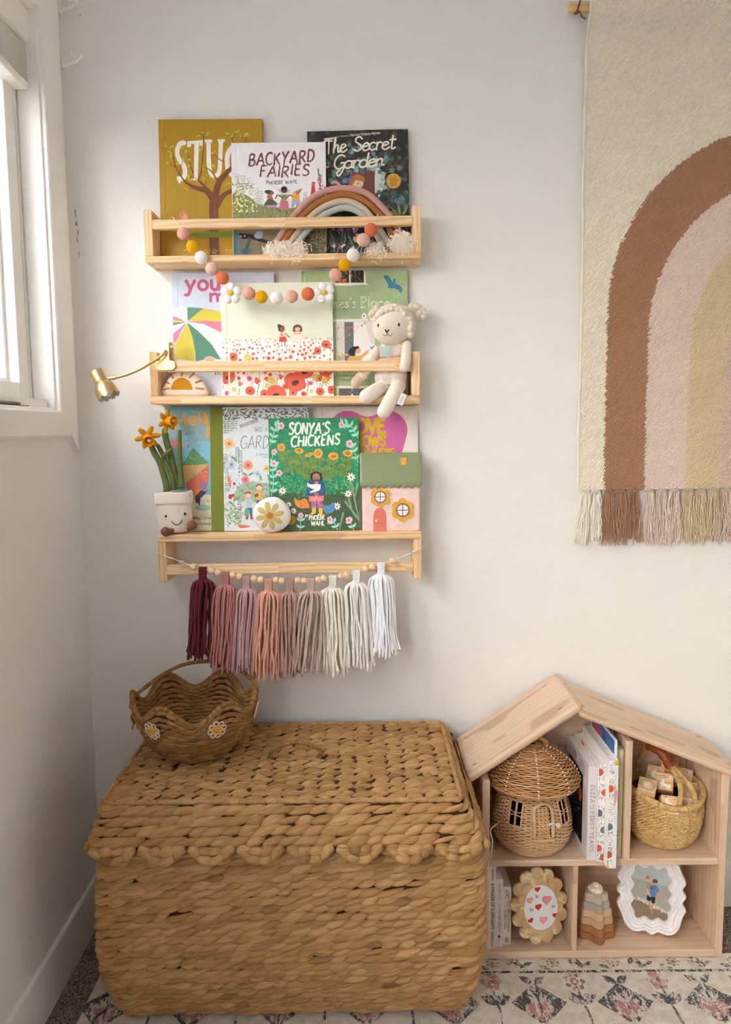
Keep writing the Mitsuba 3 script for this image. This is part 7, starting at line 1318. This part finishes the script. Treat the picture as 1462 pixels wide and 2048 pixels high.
def hx_(x, y, s, a, c, edge=True):
    px_, py_ = fz(x, y); h = heart(px_, py_, s * S_ * 1.1, a)
    if edge: items.append((h.buffer(0.0006), '#4a2024'))
    items.append((h, c))
hx_(728, 505, 100, 4, '#e49aa0'); hx_(1005, 585, 150, 12, '#e7909a'); hx_(848, 655, 100, 4, '#c9343c'); hx_(895, 895, 115, 14, '#e79aa0'); hx_(880, 365, 95, 6, '#b9303a', False); hx_(690, 835, 90, -20, '#bf343c', False); hx_(1098, 875, 85, 10, '#c0353e', False)
for x, y in ((820, 500), (695, 690), (1062, 745)): q = fz(x, y); items.append((hand('Xo', q[0], q[1], 0.0078, 0.0011, slant=.15, gap=.08), '#3a3436'))
mb = MB()
for i, (sh_, c_) in enumerate(items):
    for q in getattr(sh_.intersection(ov), 'geoms', [sh_.intersection(ov)]):
        v, f = trimesh.creation.triangulate_polygon(q, engine='earcut'); mb.add((np.c_[v[:, 0], -v[:, 1], np.full(len(v), 0.0152 + 0.00003 * i)], f), col=c_)
m, _, cc = mb.arrays(); put('heart_picture', m, 'mat_print', cc, smooth=False, parent=sf, M=Mf, label='white oval picture with hearts and XO')
put('prop', chamfer_box((-0.012, -0.078, -0.004), (0.012, 0.02, 0.0), 0.001), 'mat_onyx', smooth=False, parent=sf, M=Mf)

# stacking toy
st_ = thing('stacking_tree', 'stacking toy of wavy star rings from dark brown to cream in the lower right compartment', 'stacking toy')
ZE = lambda x, y, Y: at_y(1130 + x / 4.404, 1720 + y / 4.404, Y); tc = ZE(278, 760, -0.165); base = np.array([tc[0] - 0.004, -0.160, zb + 0.0006])
def star(r, n=6, a=0.13, ph=0.0): b = np.linspace(0, 2 * np.pi, 120, endpoint=False); rr = r * (1 - a + a * np.cos(n * (b + ph))); return Polygon(np.c_[rr * np.cos(b), rr * np.sin(b)])
for i, (r, c) in enumerate(((0.0470, '#9c6a45'), (0.0445, '#a8734a'), (0.0415, '#c7a582'), (0.0385, '#d2b48c'), (0.0340, '#aaa69c'), (0.0295, '#c6b7a7'))):
    put('ring', domed(star(r, 5, 0.15, math.radians(54 + 36) + math.radians(0)), 0, 0.0182, 0.003), 'mat_satin', c, smooth=40, parent=st_, M=move(*(base + (0, 0, 0.0186 * i))))
mb = MB(); g = rng(44)
def swirl(p, n, uv): w = fbm(p.x * 60, p.y * 60, p.z * 60); return mix(L3('#d9cdbf'), L3('#f0eae2'), smoothstep(0.3, 0.7, w + 0.2 * dr.sin(p.z * 400 + w * 9)))
scene['mat_swirl'] = two(pbr(proc(swirl), 0.4, 0.4))
for k in range(5): a = 2 * np.pi * k / 5 + .3; mb.add(ball(0.0100, 3, (0.0085 * math.cos(a), 0.0085 * math.sin(a), 0.008), (1, 1, .9)))
mb.add(ball(0.0085, 3, (0, 0, 0.015), (1, 1, 1.1))); put('top_piece', mb.arrays()[0], 'mat_swirl', smooth=True, parent=st_, M=move(*(base + (0, 0, 0.0186 * 6 - 0.002))), label='marbled cream top piece')

# wavy white photo frame
wf = thing('wavy_photo_frame', 'glossy white wavy-ridged photo frame with a beach photo in the lower right compartment', 'picture frame')
bl_, br2 = ZE(560, 612, -0.150), ZE(950, 715, -0.186); dx = unit(np.array([1.0, -0.26, 0])); up_ = unit(np.array([0.02, 0.17, 1])); nz = unit(np.cross(dx, up_)); up_ = np.cross(nz, dx)
fc = ZE(735, 330, -0.150); fw, fh, fb = 0.043, 0.062, 0.034
Mw = frame((fc[0] + 0.003, -0.158, zb + 0.1055), dx, up_, nz)
ro = Polygon([(-fw, -fh), (fw, -fh), (fw, fh), (-fw, fh)]).buffer(-0.020).buffer(0.020, quad_segs=12).exterior; N_ = 360; ss = np.linspace(0, 1, N_, endpoint=False)
fq = lambda b: np.array([ro.interpolate(x % 1, normalized=True).coords[0] for x in b]); pp = fq(ss); tt = unit(fq(ss + .004) - fq(ss - .004)); nn = np.stack([tt[:, 1], -tt[:, 0]], 1); nn = nn if ro.is_ccw else -nn
from scipy.ndimage import gaussian_filter1d
nn = unit(gaussian_filter1d(nn, 5, axis=0, mode='wrap')); wv = 0.0038 * np.sin(2 * np.pi * 12 * ss)
pp = pp + nn * wv[:, None]; rows = []
for tq_ in np.linspace(0, 1, 65): rows.append(np.c_[pp + nn * (tq_ * fb), np.full(N_, 0.004 + 0.0060 * (abs(math.sin(np.pi * 4 * tq_)) ** 0.6) + 0.003 * math.sin(np.pi * tq_))])
rows.append(np.c_[pp + nn * fb, np.full(N_, -0.006)]); rows.append(np.c_[pp + nn * 0.0, np.full(N_, -0.006)]); rows.append(rows[0])
R_ = np.array(rows); R_ = np.concatenate([R_, R_[:, :1]], 1); put('ridged_frame', grid_surface(R_), 'mat_gloss', '#eceaec', smooth=35, parent=wf, M=Mw)
pa = Art(535, 20, 935, 610); g = rng(66); W_, H_2 = 0.098, 0.136
pa.add(sbox(500, 0, 980, 640), '#b5bcc0')
for i in range(240): x, y = g.uniform(535, 935), g.uniform(20, 520); pa.add(stroke([(x, y), (x + g.uniform(15, 50), y + g.uniform(0, 4))], 3, False), ['#aab2b5', '#bfc6c9', '#a3a8a6', '#b0b2ac'][g.integers(4)])
pa.add(P_([(520, 180), (940, 240), (940, 520), (700, 400), (520, 350)]), '#a8a69c')
for i in range(120): x = g.uniform(535, 935); y = g.uniform(200, 330 + (x - 535) * .35); pa.add(stroke([(x, y), (x + g.uniform(15, 50), y + 4)], 3, False), ['#9f9d94', '#b3b1a8', '#aaa9a4'][g.integers(3)])
pa.add(P_([(520, 355), (600, 380), (700, 430), (800, 470), (940, 540), (940, 640), (520, 640)], True), '#8d7863'); 
for i in range(110): t_ = g.uniform(); x = 540 + 390 * t_; pa.add(ell(x, 372 + 150 * t_ + g.normal(0, 9), g.uniform(4, 12), 4, 15), ['#e2ddd5', '#cfc8be', '#efece6'][g.integers(3)])
for i in range(80): x = g.uniform(540, 930); y = g.uniform(400 + (x - 535) * .42, 610); pa.add(stroke([(x, y), (x + 25, y + 6)], 3, False), ['#826d59', '#97826c'][i % 2])
sk = '#c79a7e'; pa.add([stroke([(715, 395), (722, 450), (738, 490)], 22, w2=14), stroke([(755, 400), (745, 470), (742, 530)], 24, w2=14)], sk); pa.add([ell(726, 480, 12, 8), ell(745, 528, 11, 9)], sk); pa.add(P_([(695, 350), (778, 355), (768, 425), (742, 425), (738, 385), (728, 408), (694, 400)]), '#26262b'); pa.add(P_([(722, 250), (745, 235), (785, 238), (812, 275), (808, 310), (785, 308), (776, 362), (726, 360)]), '#5d83b0'); pa.add(stroke([(800, 305), (808, 360), (804, 412)], 18, w2=12), sk); pa.add(ell(770, 208, 21, 28), sk); pa.add(P_([(748, 205), (752, 180), (772, 170), (792, 182), (792, 200), (770, 190)], True), '#4a3a32'); pa.add(sbox(752, 196, 790, 209), '#1f1c1f'); pa.add(ell(740, 268, 14, 12), '#3f6390')
pa.add(ell(705, 188, 20, 26), '#d9ab90'); pa.add(P_([(686, 190), (690, 160), (704, 142), (720, 165), (722, 180), (704, 168)], True), '#a86f4a'); pa.add(P_([(688, 215), (722, 210), (730, 245), (722, 285), (692, 285)]), '#8d9a8a'); pa.add([stroke([(698, 282), (712, 330), (730, 365)], 16, w2=12), stroke([(700, 285), (696, 335)], 14, w2=11), stroke([(720, 215), (745, 232)], 9)], '#d9ab90')
m, cc = pa.mesh(W_, H_2); put('photograph', m, 'mat_print', cc, smooth=False, parent=wf, M=Mw @ move(-W_ / 2, -H_2 / 2, 0.0012), label='beach photo of a man carrying a child'); put('backing', trimesh.creation.box(bounds=[(-W_ / 2, -H_2 / 2, -0.006), (W_ / 2, H_2 / 2, 0.001)]), 'mat_matte', '#cfcac6', smooth=False, parent=wf, M=Mw)
put('stand', chamfer_box((-0.018, -0.09, -0.0085), (0.018, 0.03, -0.0055), 0.001), 'mat_matte', '#cfcac6', smooth=False, parent=wf, M=Mw)

# white cable of the lantern
cb = thing('white_cable', 'thin white cable hanging down beside the wicker mushroom house', 'cable')
cp = [MC + (-0.086, -0.035, 0.075), ZA(188, 960, -0.232), ZA(204, 1060, -0.236), ZA(190, 1180, -0.240), ZA(150, 1340, -0.244), at_y(966, 1790, -0.240), np.array([0.257, -0.225, 0.05]), np.array([0.256, -0.19, 0.016])]
put('white_cable' if False else cb, tube(spline(cp, 90), 0.0019, 8)[0], 'mat_satin', '#d9cdbb', smooth=True)
# ------------------------------------------------------------------ woven rainbow wall hanging
tp = thing('woven_wall_hanging', 'large woven wall hanging with a brown and pink rainbow and a fringed hem', 'wall hanging')
TY = -0.014; X_ = lambda px, py=700: at_y(px, py, TY)[0]; Zt = lambda py: at_y(1400, py, TY)[2]
XL, XM = X_(1163, 600), X_(1566, 620); XR = 2 * XM - XL; ZB = Zt(978); ZT = at_y(1172, 15, TY)[2] + 0.035
TB_ = [(XM - X_(1215, 640), Zt(620), Zt(620 - 372) - Zt(620)), (XM - X_(1297, 660), Zt(660), Zt(660 - 300) - Zt(660)), (XM - X_(1381, 690), Zt(700), Zt(700 - 255) - Zt(700)), (XM - X_(1450, 720), Zt(740), Zt(740 - 200) - Zt(740)), (0.045, Zt(790), 0.14)]
TC = ['#e9e0d0', '#ab8267', '#dccabf', '#d2bf9f', '#d0b9ac', '#e6dac4']
CW, CH = 0.0066, 0.0052
def _cell(p):
    j = dr.floor(p.z / CH); o = (j - 2 * dr.floor(j / 2)) * 0.5; i = dr.floor(p.x / CW + o); return i, j, (i + 0.5 - o) * CW, (j + 0.5) * CH
def _tap_c(p, n, uv):
    i, j, x, z = _cell(p); x = x + (cell_rand(i, j, 4.0) - 0.5) * 0.004; c = L3(TC[0])
    for (rx, zc, rz), col in zip(TB_, TC[1:]):
        up = dr.maximum(z - zc, 0.0) / rz; inside = dr.square((x - XM) / rx) + dr.square(up) < 1.0; c = dr.select(inside, L3(col), c)
    r = cell_rand(i, j, 1.0); f = fbm(p.x * 14, p.z * 30, 2.0); return c * (0.95 + 0.09 * r + 0.16 * (f - 0.5))
def _tap_b(p, n, uv):
    j = dr.floor(p.z / CH); o = (j - 2 * dr.floor(j / 2)) * 0.5; u = p.x / CW + o; v = p.z / CH; fu, fv = u - dr.floor(u) - 0.5, v - dr.floor(v) - 0.5
    return dr.maximum(0.0, 1.0 - dr.square(fu * 1.9) - dr.square((fv + 0.35 * fu) * 2.0)) + 0.15 * noise(p.x * 1500, p.z * 1500)
scene['mat_tapestry'] = two(bumped(pbr(proc(_tap_c), 0.9, 0.1, sheen=0.3), _tap_b, 0.0014, 3e-4))
nx, nz_ = 60, 90; xx = np.linspace(XL, XR, nx); zz = np.linspace(ZB, ZT, nz_); DZ = at_y(1150, 15, -0.024)[2]
P = np.zeros((nz_, nx, 3)); 
for i, z in enumerate(zz):
    fwd = -0.030 * np.exp(-((z - DZ) / 0.040) ** 2) if z < DZ else -0.030; P[i, :, 0] = xx + 0.004 * (meshkit.noise(np.c_[np.full(nx, 1.0), np.full(nx, z * 7), np.full(nx, 2.0)]) - .5) ; P[i, :, 1] = TY + 0.004 * (meshkit.fbm(np.c_[xx * 3, np.full(nx, z * 3), np.full(nx, 5.0)]) - .5) + fwd; P[i, :, 2] = z
cl_ = grid_surface(P); bk_ = P.copy(); bk_[:, :, 1] += 0.004
put('woven_cloth', cl_, 'mat_tapestry', smooth=True, parent=tp); put('cloth_back', grid_surface(bk_), 'mat_matte', '#cbbfa8', smooth=True, parent=tp)
def weave(x1):
    """Raised weft stitches, row by row, coloured by the stripe they lie in."""
    g = rng(17); cw, chh = 0.0064, 0.0050; nzr, nxc = int((ZT - ZB - 0.002) / chh), int((x1 - XL - 0.003) / cw); j, i = np.meshgrid(np.arange(nzr), np.arange(nxc), indexing='ij')
    z = ZB + 0.003 + j * chh + g.normal(0, .0002, j.shape); x = XL + 0.004 + (i + 0.5 * (j % 2)) * cw + g.normal(0, .0003, j.shape)
    from scipy.interpolate import RegularGridInterpolator as RGI
    y = RGI((zz, xx), P[:, :, 1], bounds_error=False, fill_value=None)(np.stack([z, x], -1)); xo = RGI((zz, np.arange(nx)), P[:, :, 0] - xx, bounds_error=False, fill_value=None)(np.stack([z, (x - XL) / (XR - XL) * (nx - 1)], -1))
    c = np.tile(lin(TC[0]), (*x.shape, 1)); xj = x + g.normal(0, .0016, x.shape)
    for (rx, zc, rz), col in zip(TB_, TC[1:]): c[((xj - XM) / rx) ** 2 + (np.maximum(z - zc, 0) / rz) ** 2 < 1] = lin(col)
    c = c * g.uniform(.93, 1.07, x.shape)[..., None]
    a = np.array([-1, -.6, 0, .6, 1]); w = np.array([.25, .85, 1, .85, .25]); ph = np.array([-1, 0, 1.0])
    A_, B_2 = np.repeat(a, 3), np.tile(ph, 5) * np.repeat(w, 3); H_3 = np.tile([0, 1, 0], 5) * np.repeat([.15, .8, 1, .8, .15], 3)
    n = x.size; V = np.stack([(x + xo).ravel()[:, None] + A_ * cw * .52, y.ravel()[:, None] + 0.0006 - H_3 * 0.0036, z.ravel()[:, None] + B_2 * chh * .55 + A_ * chh * .30], -1)
    f = np.array([[p * 3 + q, (p + 1) * 3 + q, (p + 1) * 3 + q + 1, p * 3 + q + 1] for p in range(4) for q in range(2)]); f = np.vstack([f[:, [0, 1, 2]], f[:, [0, 2, 3]]]); F = (f[None] + (np.arange(n) * 15)[:, None, None]).reshape(-1, 3)
    put('weft_stitches', trimesh.Trimesh(V.reshape(-1, 3), F, process=False), 'mat_matte', np.repeat(c.reshape(-1, 3), 15, 0), smooth=True, parent=tp); tag(tp + '__weft_stitches', kind='stuff')
weave(1.06)
m, uv = tube(np.r_[P[:, 0] + (0, 0, 0), [P[-1, 0] + (0, 0.002, 0.004)]], 0.0033, 8, prof=lambda u, a: 1 + 0.14 * np.cos(2 * (a - u * 500))); put('selvage_cord', m, 'mat_matte', '#e4dccb', smooth=True, parent=tp)
sl = np.array([np.c_[xx, np.full(nx, TY - 0.010 + 0.020 * math.sin(b) * -1 + 0.0), np.full(nx, ZT + 0.0)] for b in np.linspace(0, np.pi, 3)])
dq = at_y(1137, 15, -0.026); m, uv = wood_mesh(trimesh.creation.cylinder(0.0112, XR - dq[0] + 0.03, sections=32), 2)
put('dowel', m, 'mat_pine', smooth=False, uv=uv, parent=tp, M=frame((dq[0] + (XR - dq[0] + 0.03) / 2, -0.026, dq[2]), (0, 1, 0), (0, 0, 1), (1, 0, 0)), label='round wooden dowel')
ck0 = at_y(1152, 27, -0.034); t = np.linspace(0, 2 * np.pi, 24, endpoint=False)
put('hanging_cord', tube(np.array([dq + (0.022 + 0.004 * math.sin(b), 0.0132 * math.cos(b), 0.0132 * math.sin(b)) for b in t]), 0.0019, 6, closed=True)[0], 'mat_satin', '#7a4a2c', smooth=True, parent=tp, label='brown leather cord')
put('hanging_cord', tube(spline([ck0 + (-.003, -.003, -0.002), ck0 + (0.006, -.005, .002), ck0 + (0.012, -.004, -.008), ck0 + (0.022, -.002, -.014)], 20), 0.0018, 6)[0], 'mat_satin', '#7a4a2c', smooth=True, parent=tp); put('cord_knot', ball(0.0042, 2, ck0 + (-.001, -.004, -.001), (1.3, 1, .8)), 'mat_satin', '#7a4a2c', smooth=True, parent=tp)
# fringe: header knots and loose strands
kx = [X_(1120 + x / 4.275, 985) for x in (215, 300, 415, 518, 625, 755, 865, 975, 1095, 1200, 1315, 1415, 1525, 1630)]; stp = kx[-1] - kx[-2]
while kx[-1] + stp < XR - 0.01: kx.append(kx[-1] + stp)
def fcol(x):
    for (rx, _, _), c in reversed(list(zip(TB_, TC[1:]))):
        if abs(x - XM) < rx: return c
    return '#ece7db'
g = rng(77)
for i, x in enumerate(kx):
    c = fcol(x); k = tag(key_for(tp + '__fringe_tassel')); b = lin(c); kz = ZB - 0.004; far = x > 0.98
    put('knot', felt(0.0068, (0, 0, 0), (1.75, 0.85, 0.92)), 'mat_yarn', c, smooth=True, parent=k, M=move(x, TY - 0.003, kz)); mb = MB()
    for j in range(12 if far else 34):
        o = g.uniform(-1, 1); y0 = TY - 0.003 + g.uniform(-.004, .004); sp2 = g.normal(0, 0.005); l = 0.128 * g.uniform(.78, 1.06); w = g.normal(0, .0028, (5, 2)) * (1, .5)
        lean = -0.012 if i == 0 else 0.0; pts = [(x + o * .0115, y0, kz - .002)] + [(x + o * (.0118 + .006 * f) + (sp2 + lean) * f + w[q, 0], min(y0 - .006 * f + w[q, 1], -0.006), kz - .002 - l * f) for q, f in enumerate((.22, .45, .65, .85, 1.0))]
        m, uv = tube(spline(pts, 16), 0.00115 * g.uniform(.8, 1.2), 4); mb.add(m, uv, b * g.uniform(.9, 1.1))
    put('strands', mb, 'mat_matte', smooth=True, parent=k)
# ------------------------------------------------------------------ rug
rg = thing('patterned_rug', 'cream rug with a faded charcoal and pink flower pattern under the chest and the bookcase', 'rug')
RX0, RX1, RY0, RY1, RH = -0.636, 1.55, -1.75, -0.206, 0.0105
def _rug_w(p, n, uv): return smoothstep(0.30, 0.60, fbm(p.x * 150, p.y * 55, 1.0) * 0.62 + noise(p.x * 420, p.y * 260) * 0.38)
scene['mat_rug_base'] = two(bumped(pbr(lin('#d8cfc3'), 0.95, 0.05), _fuzz, 0.0012, 2e-4))
def _rug_c(p, n, uv): f = fbm(p.x * 60, p.y * 60, 0.0); return mix(L3('#ddd5c9'), L3('#c9bdae'), smoothstep(0.3, 0.8, f * 0.7 + noise(p.x * 500, p.y * 500) * 0.3))
scene['mat_rug'] = two(bumped(pbr(proc(_rug_c), 0.95, 0.05), _fuzz, 0.0012, 2e-4))
scene['mat_rug_print'] = {'type': 'blendbsdf', 'weight': proc(_rug_w), 'a': scene['mat_rug_base'], 'b': two(bumped(pbr(VC, 0.95, 0.05), _fuzz, 0.0012, 2e-4))}
put('pile', chamfer_box((RX0, RY0, 0.0005), (RX1, RY1, RH), 0.003), 'mat_rug', smooth=False, parent=rg)
ra = Art(RX0, -RY1, RX1, -RY0, tol=0.0005); ch_, pk_, bn_, nv_ = '#58565a', '#b98480', '#8d6f5f', '#3a4654'
S = 0.001; g = rng(55)
def A(shape, c): ra.add(shape, c)
def at2(shape, x, y, s=1.0): return affinity.translate(affinity.scale(shape, s, s, origin=(0, 0)), x, y)
def rose(x, y, r):
    for k, q in enumerate((1.0, .72, .45)): A(petals(x, y, 7, r * q * .25, r * q, r * q * .55, 20 * k), [bn_, '#d8cbbd', '#9a7a6a'][k])
    A(circ(x, y, r * .2), bn_)
def motif_row(y0, xstart, n, per=0.192):
    def A(shape, c):
        for q in (shape if isinstance(shape, list) else [shape]): ra.add(affinity.scale(q, 1, 1.28, origin=(0, y0)), c)
    def rose(x, y, r):
        for k, q in enumerate((1.0, .72, .45)): A(petals(x, y, 7, r * q * .25, r * q, r * q * .55, 20 * k), [bn_, '#d8cbbd', '#9a7a6a'][k])
    for k in range(n):
        x = xstart + per * k
        # diamond with leaves on top
        A(P_([(x - .062, y0 + .066), (x, y0 + .020), (x + .062, y0 + .066), (x + .010, y0 + .112), (x - .010, y0 + .112)]), ch_)
        A(P_([(x - .030, y0 + .078), (x - .006, y0 + .060), (x + .006, y0 + .060), (x + .030, y0 + .078), (x + .004, y0 + .106), (x - .006, y0 + .106)], True), pk_)
        for q in (-.028, -.014, .014, .028): A(leaf(x, y0 + .070, -90 + math.degrees(q * 30), .034, .007), '#c9bfb2')
        A([leaf(x, y0 + .022, 215, .036, .017), leaf(x, y0 + .022, -35, .036, .017)], ch_); A(stroke([(x, y0 + .02), (x + .002, y0 + .115)], .004), ch_)
        # flower on a stem
        x2 = x + per / 2; 
        if k % 2 == 0: A(petals(x2, y0 + .014, 6, .004, .027, .018), pk_); A(circ(x2, y0 + .014, .006), ch_)
        else: rose(x2, y0 + .016, .026)
        A(stroke([(x2, y0 + .030), (x2 + .004, y0 + .07), (x2 + .006, y0 + .118)], .006), ch_)
        for d, l in ((215, .042), (235, .036), (-35, .042), (-55, .036)): A(leaf(x2 + .003, y0 + .072, d, l, .018), ch_)
A(sbox(RX0 + .03, .2635, RX1, .2715), nv_)
for k in range(26):
    x = -.50 + .072 * k
    if k % 2: rose(x, .237, .017)
    else: A([leaf(x, .246, 205, .026, .012), leaf(x, .246, -25, .026, .012), leaf(x, .25, 170, .02, .01)], ch_); A(stroke([(x - .012, .228), (x, .25)], .005), ch_)
    A(leaf(x + .036, .245, -60 if k % 2 else 30, .03, .013), ch_)
x0_ = at_z(1072, 1985, RH)[0]
motif_row(.280, x0_ - .192 * 5, 13); motif_row(.455, x0_ - .192 * 5.5, 13); A(sbox(RX0 + .05, .437, RX1, .441), bn_)
for r in range(3, 9): motif_row(.280 + .175 * (r - 1), x0_ - .192 * (5 if r % 2 else 5.5), 13)
zz_ = [(RX0 + .045 + (.016 if k % 2 else -.010), .215 + .030 * k) for k in range(50)]; A(LineString(zz_).buffer(.0038), nv_)
m, cc = ra.mesh(RX1 - RX0, RY1 - RY0, 0.0002, 0.00001); put('printed_pattern', m, 'mat_rug_print', cc, smooth=False, parent=rg, M=frame((RX0, RY0, RH), (1, 0, 0), (0, 1, 0), (0, 0, 1)), label='faded flower pattern')
